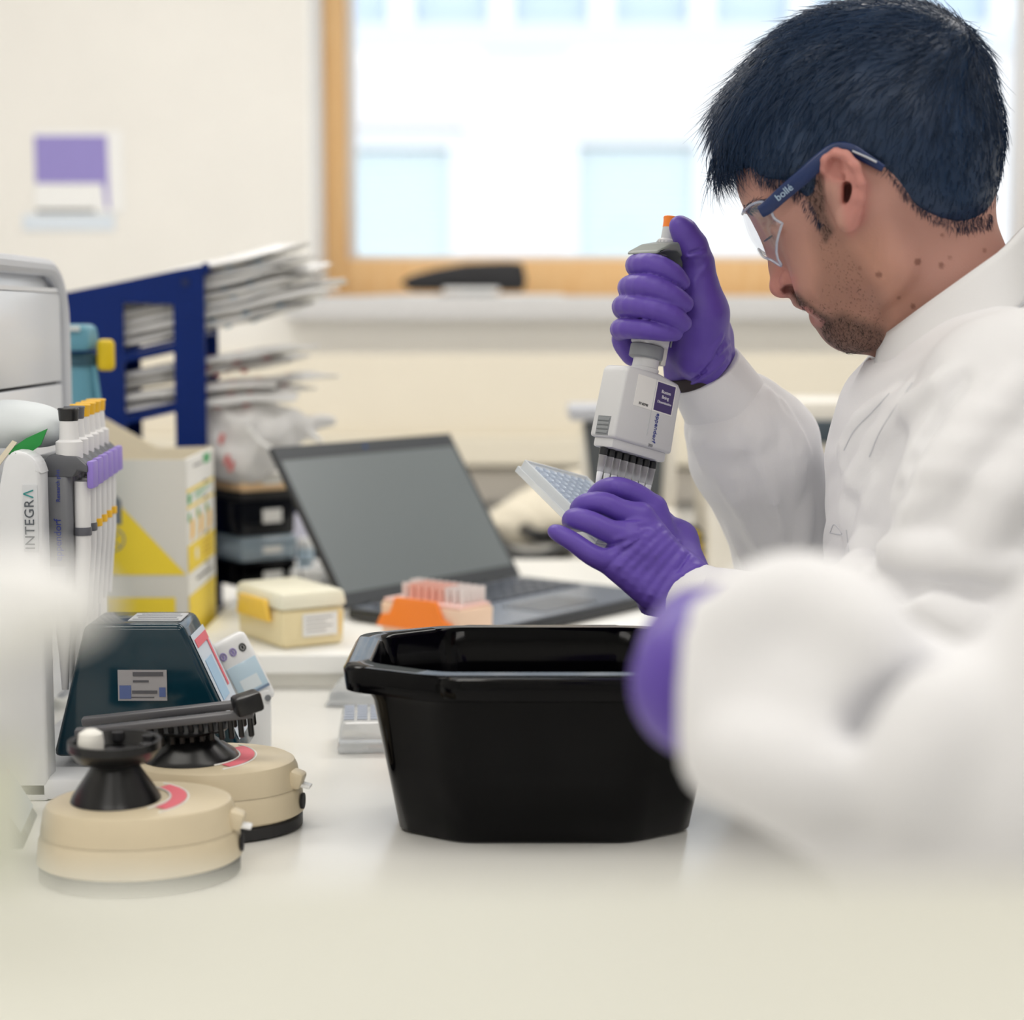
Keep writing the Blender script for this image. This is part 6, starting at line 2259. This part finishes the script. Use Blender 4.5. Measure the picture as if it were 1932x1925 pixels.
# back of the hand / palm behind the pipette
pal = [P(1318, 705, 1.622), P(1318, 640, 1.612), P(1310, 585, 1.602)]
R_.chain(pal, [0.0305, 0.029, 0.024], 0.01, squash=((0.1, 1, 0), 0.62))
R_.chain([P(1312, 600, 1.600), P(1240, 560, 1.612)], [0.022, 0.016], 0.012, squash=((0.1, 1, 0), 0.7))
R_.chain([P(1312, 640, 1.606), P(1212, 640, 1.614), P(1186, 640, 1.600)], [0.024, 0.017, 0.013], 0.012, squash=((0.1, 1, 0), 0.75))
R_.chain([P(1195, 668, 1.600), P(1180, 640, 1.592)], [0.011, 0.011], 0.010)
# thenar mound and thumb
R_.chain([P(1322, 668, 1.596), P(1322, 590, 1.578), P(1318, 540, 1.574)], [0.026, 0.0225, 0.0165], 0.012)
R_.chain([P(1318, 540, 1.574), P(1318, 497, 1.572), P(1306, 464, 1.566), P(1290, 436, 1.562), P(1281, 425, 1.560)], [0.0155, 0.0122, 0.0118, 0.0098, 0.0078], 0.008)
# fingers: knuckle behind -> round the front -> tip
fing = [([P(1236, 522, 1.615), P(1205, 505, 1.595), P(1204, 500, 1.560), P(1236, 500, 1.541), P(1268, 515, 1.540), P(1287, 533, 1.545)], [0.0098, 0.0098, 0.0096, 0.0094, 0.0088, 0.0072]),
        ([P(1230, 556, 1.618), P(1193, 548, 1.597), P(1190, 541, 1.559), P(1226, 540, 1.536), P(1266, 556, 1.534), P(1292, 573, 1.541)], [0.0102, 0.0102, 0.0100, 0.0098, 0.0092, 0.0078]),
        ([P(1222, 596, 1.618), P(1182, 585, 1.597), P(1180, 577, 1.559), P(1224, 580, 1.535), P(1266, 594, 1.533), P(1289, 610, 1.540)], [0.0102, 0.0102, 0.0098, 0.0096, 0.0090, 0.0076]),
        ([P(1216, 634, 1.616), P(1178, 626, 1.597), P(1174, 620, 1.561), P(1216, 621, 1.540), P(1254, 626, 1.538), P(1274, 629, 1.543)], [0.0094, 0.0094, 0.0090, 0.0088, 0.0082, 0.0068])]
for pts, rs in fing:
    tmp_pts = [Vector(p) for p in spline(pts, 16)]
    rs2 = np.interp(np.linspace(0, 1, 16), np.linspace(0, 1, len(rs)), rs)
    R_.chain(tmp_pts, rs2, 0.0008)
# cuff of the glove with gathers
R_.chain([P(1322, 690, 1.619), P(1330, 712, 1.621)], [0.0318, 0.0335], 0.006, squash=((0.1, 1, 0), 0.9))
vol_ref = fresh(R_)
for pts, r in (([(1378, 660), (1350, 690), (1310, 718), (1275, 738)], 0.0026), ([(1376, 645), (1345, 672), (1310, 700)], 0.0022), ([(1362, 632), (1348, 655), (1322, 690)], 0.0018),
               ([(1378, 676), (1352, 708), (1318, 732)], 0.0022), ([(1333, 478), (1312, 480), (1296, 484)], 0.0014), ([(1336, 498), (1316, 520), (1308, 545)], 0.0016), ([(1330, 505), (1310, 530)], 0.0014)):
    ridge(R_, pts, r, 0.003)
ridge(R_, [(1330, 470), (1312, 474), (1298, 480)], 0.0012, 0.0015, op='cut', sink=-0.2)
ridge(R_, [(1368, 640), (1330, 700), (1290, 728)], 0.0011, 0.002, op='cut', sink=-0.2)
R_.half(P(1322, 722, 1.6205), P(1350, 752, 1.627) - P(1331, 716, 1.621))
g1 = glove_mesh('glove', R_)
to_person(g1)

# near (left) hand holding the plate
q0, q1 = P(1010, 1190, 1.40), P(1350, 845, 1.62)
L = Vol((q0.x, 1.40, q0.z), (q1.x, 1.625, q1.z), 0.0014)
W0 = P(1290, 1128, 1.478)
mc = [((1268, 1090), (1232, 960), 1.515, 1.512, 0.0125), ((1278, 1108), (1208, 975), 1.495, 1.487, 0.0125), ((1272, 1128), (1190, 1012), 1.478, 1.472, 0.0120), ((1262, 1145), (1150, 1060), 1.468, 1.464, 0.0110)]
for (a, b, da, db, r) in mc:
    L.cone(P(*a, da), P(*b, db), r * 1.35, r, 0.012)
L.chain([P(1300, 1136, 1.484), P(1268, 1105, 1.482), P(1215, 1040, 1.486)], [0.0305, 0.0285, 0.022], 0.012, squash=((0.3, 1, -0.2), 0.7))
L.chain([P(1222, 1040, 1.48), P(1180, 1040, 1.475)], [0.016, 0.013], 0.014)
lf = [([P(1232, 960, 1.512), P(1200, 935, 1.508), P(1166, 921, 1.506), P(1140, 924, 1.518), P(1122, 936, 1.528)], [0.0112, 0.0100, 0.0092, 0.0086, 0.0074]),
      ([P(1208, 975, 1.487), P(1172, 965, 1.483), P(1138, 950, 1.481), P(1106, 952, 1.487), P(1094, 962, 1.502), P(1100, 964, 1.520)], [0.0112, 0.0100, 0.0094, 0.0090, 0.0086, 0.0076]),
      ([P(1190, 1012, 1.472), P(1150, 1003, 1.467), P(1114, 986, 1.466), P(1086, 979, 1.474), P(1080, 984, 1.488), P(1094, 988, 1.506)], [0.0108, 0.0098, 0.0092, 0.0088, 0.0084, 0.0074]),
      ([P(1152, 1062, 1.464), P(1118, 1048, 1.459), P(1082, 1023, 1.461), P(1058, 1009, 1.466), P(1046, 1003, 1.470)], [0.0100, 0.0086, 0.0078, 0.0070, 0.0058])]
for pts, rs in lf:
    tp_ = [Vector(p) for p in spline(pts, 16)]
    rs2 = np.interp(np.linspace(0, 1, 16), np.linspace(0, 1, len(rs)), rs)
    L.chain(tp_, rs2, 0.0014)
# thumb on the far side of the plate
L.chain([P(1296, 1085, 1.505), P(1278, 1020, 1.535), P(1240, 985, 1.555), P(1200, 972, 1.562), P(1172, 968, 1.560)], [0.020, 0.0160, 0.0112, 0.0104, 0.0080], 0.010)
# glove cuff
L.chain([P(1276, 1118, 1.482), P(1290, 1134, 1.484)], [0.0325, 0.0338], 0.006, squash=((0.3, 1, -0.2), 0.85))
vol_ref = fresh(L)
for pts, r in (([(1148, 1088), (1185, 1052), (1225, 1012), (1250, 992)], 0.0016), ([(1165, 1100), (1200, 1060), (1240, 1022), (1262, 1004)], 0.0015),
               ([(1182, 1112), (1215, 1070), (1248, 1036), (1272, 1014)], 0.0015), ([(1196, 1128), (1228, 1088), (1256, 1052), (1282, 1022)], 0.0014),
               ([(1212, 1144), (1240, 1104), (1270, 1064), (1294, 1036)], 0.0014), ([(1226, 1156), (1252, 1120), (1282, 1080), (1306, 1052)], 0.0013),
               ([(1246, 1130), (1276, 1096), (1304, 1072), (1322, 1066)], 0.0012), ([(1170, 985), (1200, 990), (1225, 985)], 0.0013), ([(1150, 1020), (1190, 1010), (1225, 1000)], 0.0014),
               ([(1140, 1040), (1180, 1030), (1220, 1010)], 0.0012)):
    ridge(L, pts, r, 0.003)
ridge(L, [(1135, 1082), (1170, 1046), (1205, 1020)], 0.0010, 0.0015, op='cut', sink=-0.2)
ridge(L, [(1276, 1080), (1288, 1062), (1300, 1044)], 0.0012, 0.0015, op='cut', sink=-0.2)
g2 = glove_mesh('glove', L)
to_person(g2)

# ------------------------------------------------------------------ multichannel pipette, tips and plate
RX = Vector((1, 0.93, -0.34)).normalized()
DN = Vector((-0.185, -0.16, -0.98))
DN = (DN - RX * DN.dot(RX)).normalized()
AX = -DN                                               # up along the pipette
FN = AX.cross(RX)                                       # local y
if FN.y < 0:
    FN = -FN
PO = P(1186, 862, 1.553)                                # middle of the nozzle row
MP = axes(PO, RX, AX.cross(RX), AX)
mpip = empty('multichannel_pipette', (0, 0, 0), M=MP, label='pale grey eight-channel pipette with an orange button, gripped in a purple glove', cat='pipette')
MPI = MP.inverted()
lp = lambda a, b, D: MPI @ P(a, b, D)
LEN = (P(1271, 432, 1.60) - PO).length
sgy = -1.0 if (MP.to_3x3() @ Vector((0, 1, 0))).dot(CAM - PO) < 0 else 1.0   # side that faces the camera
fy = sgy
M_MP = mat('pipette_pale', (218, 219, 222), rough=0.35)
M_MPD = mat('pipette_mid_grey', (142, 146, 150), rough=0.38)
hw0 = 0.0375
mh = MB()
mh.prism([(-hw0 - 0.0005, 0.010), (hw0 + 0.0005, 0.010), (hw0 - 0.001, 0.0205 + 0.046), (hw0 - 0.006, 0.0715), (0.006, 0.075), (-hw0 + 0.004, 0.0735), (-hw0 + 0.001, 0.069)], -0.0145, 0.0145,
         M=axes((0, 0, 0), (1, 0, 0), (0, 0, 1), (0, -1, 0)), bev=0.003, seg=3)
mh.build('manifold', M_MP, mpip)
MB().box((0, 0, 0.0065), (2 * hw0 - 0.006, 0.023, 0.009), bev=0.002).build('ejector_plate', M_MP, mpip)
rp = MB()
for k in range(4):
    rp.box((-hw0 - 0.0008, 0, 0.0145 + 0.0036 * k), (0.0016, 0.0135, 0.0026), bev=0.0005)
rp.box((-hw0 - 0.0002, 0, 0.020), (0.001, 0.0145, 0.0165))
rp.build('grip_patch', M_MPD, mpip)
MB().box((0.002, fy * 0.0147, 0.045), (0.0006, 0.0006, 0.05)).build('centre_line', M_LGREY, mpip)
# nozzles and tips
M_NOZ = mat('nozzle_black', (26, 28, 34), rough=0.3)
M_NOZI = mat('nozzle_brown', (64, 46, 46), rough=0.35)
M_TIPC = mat('clear_tip', (246, 249, 253), rough=0.15, alpha=0.86)
nz = MB().lathe([(0.0030, 0.002), (0.0037, 0.0015), (0.0037, -0.0042), (0.0029, -0.0046)], n=14)
nz2 = MB().lathe([(0.0027, -0.003), (0.0024, -0.0135), (0.0014, -0.014)], n=12)
tpm = MB()
tpm.lathe([(0.0026, -0.019), (0.0030, -0.0175), (0.0034, -0.0062), (0.0038, -0.0054), (0.0038, -0.0046), (0.0032, -0.0046)], n=14, cap=False)
tpm.slot(1)
tpm.lathe([(0.0005, -0.0565), (0.0009, -0.0565), (0.0013, -0.045), (0.0022, -0.028), (0.0027, -0.0195), (0.0024, -0.019)], n=14, cap=False)
M_TIPU = mat('clear_tip_sheath', (244, 246, 250), rough=0.12, alpha=0.34)
n1 = n2 = t0 = None
TIPS = ['nearest the fingertips', 'second from the fingertips', 'third from the fingertips', 'fourth from the fingertips', 'fifth from the fingertips', 'sixth from the fingertips', 'seventh from the fingertips', 'last, nearest the thumb side']
for k in range(8):
    x = (k - 3.5) * 0.009
    if n1 is None:
        n1 = a = nz.build('nozzle', M_NOZ, mpip)
        n2 = b = nz2.build('nozzle_core', M_NOZI, a)
        t0 = c = tpm.build('pipette_tip', [M_TIPU, M_TIPC], None)
    else:
        a, b, c = n1.copy(), n2.copy(), t0.copy()
        for o in (a, b, c):
            COL.objects.link(o)
        b.parent = a
    a.location = (x, 0, 0)
    c.matrix_world = MP @ T(x, 0, 0)
    tag(c, 'clear pipette tip on the eight-channel pipette, ' + TIPS[k], 'pipette tip', 'tips on the eight-channel pipette')
# shaft, handle, finger rest, button
zc = 0.0775
MB().lathe([(0.0125, 0.070), (0.0125, 0.078), (0.0115, 0.0785), (0.0112, 0.088)], n=26).build('swivel_collar', M_MP, mpip)
MB().lathe([(0.0132, 0.0862), (0.0148, 0.0872), (0.0148, 0.097), (0.0142, 0.0975)], n=26, M=T(-0.0015, 0, 0)).build('grey_ring', M_MPD, mpip)
hb = MB()
hb.prism([(-0.0145, -0.010), (0.004, -0.0135), (0.0125, -0.0135), (0.0125, 0.0135), (0.004, 0.0135), (-0.0145, 0.010)], 0.0976, LEN - 0.052, bev=0.003, seg=3)
hb.build('handle', M_MP, mpip)
MB().box((0.0160, 0, 0.118), (0.0065, 0.012, 0.068), bev=0.0015).build('ejector_rail', M_OFFW, mpip)
MB().box((0.0125, fy * 0.0138, 0.125), (0.0016, 0.0006, 0.05)).build('rail_slot', M_MPD, mpip)
lb = MB().box((-0.004, fy * 0.0133, 0.122), (0.014, 0.0005, 0.024)).build('handle_label', M_MP, mpip)
for k in range(5):
    MB().box((-0.0065 + 0.001 * (k % 2), fy * 0.0138, 0.130 - 0.0042 * k), (0.008 - 0.003 * (k % 3), 0.0004, 0.0008)).build('printed_line', mat('print_grey', (90, 92, 100), rough=0.7), lb)
zr_ = LEN - 0.034
fr_ = MB()
fr_.prism([(0.020, -0.016), (0.020, 0.006), (0.010, 0.012), (-0.006, 0.0125), (-0.022, 0.006), (-0.036, -0.004), (-0.037, -0.0075), (-0.024, -0.001), (-0.012, 0.002), (-0.002, -0.001), (0.008, -0.012), (0.012, -0.022)][::-1],
          -0.018, 0.018, M=axes((0, fy * 0.007, zr_ + 0.004), (1, 0, 0), (0, 0, 1), (0, -1, 0)), bev=0.002, seg=3)
fr_.build('finger_rest', mat('rest_grey', (134, 140, 138), rough=0.4), mpip)
MB().lathe([(0.0094, LEN - 0.030), (0.0094, LEN - 0.016), (0.0080, LEN - 0.0145)], n=24).build('volume_knob', M_MP, mpip)
kn = MB()
for k in range(18):
    a = 2 * PI * k / 18
    kn.box((0.0095 * math.cos(a), 0.0095 * math.sin(a), LEN - 0.023), (0.0009, 0.0009, 0.012), rot=(0, 0, a))
kn.build('knob_ribs', M_LGREY, mpip)
MB().lathe([(0.0068, LEN - 0.016), (0.0068, LEN - 0.003)], n=22).build('stem', M_LGREY, mpip)
MB().lathe([(0.0069, LEN - 0.004), (0.0072, LEN + 0.002), (0.0078, LEN + 0.0048), (0.0074, LEN + 0.0056), (0.003, LEN + 0.005)], n=24).build('push_button', M_ORANGE, mpip)
# sticker: white with a purple half; the code square stays blank
face_z = fy
FR = lambda x, z, dy=0.0003: axes((x, fy * (0.0146 + dy), z), (1, 0, 0), (0, 0, 1), (0, fy * 1.0, 0)) if fy < 0 else axes((x, fy * (0.0146 + dy), z), (-1, 0, 0), (0, 0, 1), (0, 1, 0))
sk = MB().box((0.0035, fy * 0.0147, 0.0555), (0.050, 0.0004, 0.027), bev=0.0001, seg=1).build('sticker', M_PAPER, mpip)
pp = MB().box((0.0155, fy * 0.0150, 0.0555), (0.023, 0.0003, 0.0245)).build('purple_field', mat('sticker_purple', (70, 54, 112), rough=0.5), sk)
M_WT = mat('white_print', (238, 236, 244), rough=0.6)
for s_, z in (('Boston', 0.0605), ('Being', 0.0560), ('Dissemination', 0.0513)):
    text_mesh('lettering', s_, 0.0042 if len(s_) < 8 else 0.0032, M_WT, sk, FR(0.0160, z, 0.0007))
text_mesh('lettering', 'ET-02743', 0.0030, M_INK, sk, FR(-0.0095, 0.0450, 0.0005))
tv = FR(0.0115, 0.0285, 0.0003)
text_mesh('lettering', 'eppendorf', 0.0062, M_LOGO, mpip, tv @ R(-PI / 2, 'Z'))
text_mesh('lettering', '300', 0.0038, mat('print_pale', (150, 152, 158), rough=0.7), mpip, FR(0.0085, 0.0125, 0.0003))

# 96-well plate
E1 = Vector((1, -1.4, -0.88)).normalized()
E2 = Vector((1, 0.93, -0.34))
E2 = (E2 - E1 * E2.dot(E1)).normalized()
PN = E1.cross(E2)
if PN.z < 0:
    PN = -PN
PC = P(985, 864, 1.605)
plate = empty('well_plate', (0, 0, 0), M=axes(PC, E1, PN.cross(E1), PN), label='clear ninety-six-well plate held tilted in a purple glove under the pipette tips', cat='well plate')
M_PLATE = mat('plate_plastic', (240, 245, 250), rough=0.12, alpha=0.62)
M_WELL = mat('well_plastic', (226, 236, 250), rough=0.1, alpha=0.6)
sy = 1.0 if (plate.matrix_world.to_3x3() @ Vector((0, 1, 0))).dot(E2) > 0 else -1.0
PLX, PLY, PLZ = 0.1276, 0.0855, 0.0142


def pbox(x0, x1, y0, y1, z0, z1, mb, bev=0.0008):
    mb.box(((x0 + x1) / 2, sy * (y0 + y1) / 2, (z0 + z1) / 2), (x1 - x0, y1 - y0, z1 - z0), bev=bev, seg=1)


sk_ = MB()
for (x0, x1, y0, y1) in ((0, PLX, 0, 0.0015), (0, PLX, PLY - 0.0015, PLY), (0, 0.0015, 0, PLY), (PLX - 0.0015, PLX, 0, PLY)):
    pbox(x0, x1, y0, y1, -PLZ, -PLZ + 0.006, sk_, 0.0004)
for (x0, x1, y0, y1) in ((0.002, PLX - 0.002, 0.002, 0.0035), (0.002, PLX - 0.002, PLY - 0.0035, PLY - 0.002), (0.002, 0.0035, 0.002, PLY - 0.002), (PLX - 0.0035, PLX - 0.002, 0.002, PLY - 0.002)):
    pbox(x0, x1, y0, y1, -PLZ + 0.004, 0.0, sk_, 0.0004)
sk_.build('skirt', M_PLATE, plate)
dk = MB()
pbox(0.003, PLX - 0.003, 0.003, PLY - 0.003, -0.0035, -0.0022, dk, 0.0003)
dk.build('deck', M_PLATE, plate)
wm = MB().lathe([(0.0030, -0.0125), (0.0033, -0.0022), (0.0037, -0.0004), (0.0039, 0.0), (0.0034, -0.0004), (0.0031, -0.0022), (0.0028, -0.0118), (0.0, -0.0118)], n=12, cap=False)
w0 = None
for i in range(12):
    for j in range(8):
        if w0 is None:
            w0 = o = wm.build('well', M_WELL, plate)
        else:
            o = w0.copy()
            COL.objects.link(o)
        o.location = (0.0143 + 0.009 * i, sy * (0.0112 + 0.009 * j), 0.0)
# ------------------------------------------------------------------ legs and stool of the man, second person in front
M_TROU = mat('dark_trousers', (48, 52, 62), rough=0.9)
Tv = Vol((0.25, 1.20, 0.05), (0.95, 1.90, 0.86), 0.008)
for y in (1.44, 1.66):
    Tv.chain([Vector((0.66, y, 0.74)), Vector((0.40, y - 0.02, 0.70))], [0.10, 0.075], 0.03)
    Tv.chain([Vector((0.40, y - 0.02, 0.70)), Vector((0.44, y, 0.40)), Vector((0.48, y, 0.12))], [0.070, 0.055, 0.048], 0.02)
Tv.ell((0.68, 1.55, 0.76), (0.13, 0.19, 0.11), 0.04)
vx, fc = Tv.mesh(2)
to_person(np_mesh('trousers', vx, fc, M_TROU, person))
for y in (1.44, 1.66):
    S_ = Vol((0.30, y - 0.08, -0.01), (0.60, y + 0.08, 0.16), 0.006)
    S_.cone((0.50, y, 0.05), (0.38, y, 0.04), 0.042, 0.036, 0.02)
    S_.cone((0.50, y, 0.05), (0.49, y, 0.12), 0.042, 0.048, 0.02)
    S_.half((0, 0, 0.004), (0, 0, -1))
    vx, fc = S_.mesh(2)
    to_person(np_mesh('shoe', vx, fc, M_DARK, person))

p2 = empty('person', (0.55, 0.62, 0.0), label='blurred arm of a second person in a white coat sleeve and purple glove', cat='person')


def to_p2(o):
    o.location = -p2.location
    return o


A_ = Vol((0.04, 0.42, 0.80), (0.72, 0.96, 1.42), 0.005)
A_.chain([P(1318, 1300, 0.762), P(1400, 1310, 0.750), P(1500, 1335, 0.735), P(1640, 1400, 0.715), P(1860, 1580, 0.70)], [0.036, 0.040, 0.044, 0.047, 0.052], 0.02)
A_.chain([P(1860, 1580, 0.70), P(2000, 1480, 0.68), P(2300, 1150, 0.66), P(2560, 720, 0.66)], [0.055, 0.058, 0.064, 0.070], 0.012)
A_.chain([Vector((0.50, 0.62, 1.36)), Vector((0.52, 0.60, 1.10)), Vector((0.52, 0.58, 0.70))], [0.12, 0.16, 0.17], 0.05)
vol_ref = fresh(A_)


def ridge2(pts, r, k, op='add', sink=0.5):
    sp = spline(pts, len(pts) * 3)
    prev = None
    for a, b in sp:
        h = hit(vol_ref, a, b, 0.4, 1.2)
        if h is not None:
            q = h + (h - CAM).normalized() * (r * sink)
            if prev is not None and (q - prev).length < 0.08:
                A_.cone(prev, q, r, r, k, op)
            prev = q
        else:
            prev = None


ridge2([(1740, 1310), (1700, 1370), (1660, 1430), (1630, 1490)], 0.013, 0.014, op='cut', sink=0.35)
ridge2([(1400, 1170), (1480, 1140), (1560, 1150), (1640, 1200)], 0.010, 0.02)
ridge2([(1800, 1340), (1760, 1420), (1720, 1500)], 0.012, 0.02)
ridge2([(1380, 1420), (1460, 1440), (1560, 1480)], 0.008, 0.02)
A_.half(P(1306, 1302, 0.762), (-0.97, 0.25, 0), lo=(0.0, 0.60, 0.98), hi=(0.10, 0.92, 1.30))
A_.cone(P(1350, 1304, 0.758), P(1240, 1292, 0.775), 0.0325, 0.0325, 0.002, op='cut')
vx, fc = A_.mesh(2)
c2 = np_mesh('lab_coat', vx, fc, M_COAT, p2)
to_p2(c2)
sh_ = Vector((0.50, 0.60, 1.62)) - H0
b2 = body.copy()
COL.objects.link(b2)
b2.parent = p2
b2.location = sh_ - p2.location
h2 = hair.copy()
COL.objects.link(h2)
h2.parent = p2
h2.location = sh_ - p2.location
# gloved hand reaching away towards the tub
Gv = Vol((0.02, 0.70, 0.98), (0.19, 1.02, 1.20), 0.003)
Gv.chain([P(1330, 1290, 0.775), P(1322, 1250, 0.83)], [0.033, 0.030], 0.01)
Gv.chain([P(1322, 1250, 0.83), P(1318, 1232, 0.875)], [0.034, 0.032], 0.01, squash=((1, 0.3, 0), 0.75))
for k, (xx, yy) in enumerate(((1322, 1150), (1302, 1185), (1292, 1222), (1296, 1260))):
    pts = [P(xx + 10, yy + 18, 0.875), P(xx + 2, yy, 0.915), P(xx + 16, yy - 8, 0.945), P(xx + 40, yy + 2, 0.955)]
    Gv.chain(pts, [0.0105, 0.0095, 0.009, 0.0078], 0.003)
Gv.chain([P(1350, 1200, 0.84), P(1372, 1150, 0.87), P(1376, 1128, 0.905)], [0.014, 0.011, 0.009], 0.008)
vx, fc = Gv.mesh(2)
to_p2(np_mesh('glove', vx, fc, M_GLOVE, p2))

# out-of-focus dispenser tub with a sheet pulled out, at the near corner of the bench
wd = empty('wipes_dispenser', (0, 0, 0), label='blurred white dispenser with a coloured label and a loose white sheet, close to the lens', cat='dispenser')
DW = 0.42
wx = P(62, 1450, DW).x
wz = P(40, 1260, DW).z
wd.location = (wx - 0.045, DW, BZ)
hgt = wz - BZ
MB().lathe([(0.040, 0.0), (0.043, 0.003), (0.043, hgt - 0.02), (0.041, hgt - 0.016)], n=40).build('canister', M_PURE, wd)
lbm = MB()
cols_ = [mat('label_yellow_green', (238, 240, 222), rough=0.5), mat('label_pink_pale', (246, 228, 234), rough=0.5), mat('label_sky', (206, 226, 240), rough=0.5), mat('label_pale_yellow', (250, 236, 170), rough=0.5), M_PAPER]
for k in range(5):
    lbm.slot(k)
    z0 = hgt * (0.30 + 0.13 * (4 - k))
    z1 = z0 + hgt * 0.125
    rows = [[(0.0434 * math.cos(a), 0.0434 * math.sin(a), z) for z in (z0, z1)] for a in np.linspace(-2.6, 1.2, 26)]
    lbm.grid(rows)
lbm.build('label', cols_, wd)
MB().lathe([(0.043, hgt - 0.016), (0.044, hgt - 0.012), (0.044, hgt - 0.002), (0.036, hgt), (0.0, hgt)], n=40, cap=False).build('lid', M_PURE, wd)
Sv = Vol((-0.02, -0.05, hgt - 0.006), (0.09, 0.05, hgt + 0.045), 0.0015)
for (x, z, r) in ((0.030, 0.002, 0.010), (0.036, 0.010, 0.012), (0.046, 0.014, 0.012), (0.055, 0.015, 0.010), (0.026, 0.016, 0.010), (0.040, 0.020, 0.009)):
    Sv.ell((x, 0.0, hgt + z), (r, r * 1.3, r * 0.8), 0.008)
vx, fc = Sv.mesh(2)
vx += 0.0008 * np.stack([np.sin(vx[:, 2] * 160), np.sin(vx[:, 0] * 190 + vx[:, 2] * 90), np.sin(vx[:, 0] * 150)], 1)
np_mesh('sheet', vx, fc, mat('tissue', (246, 246, 246), rough=0.9), wd)
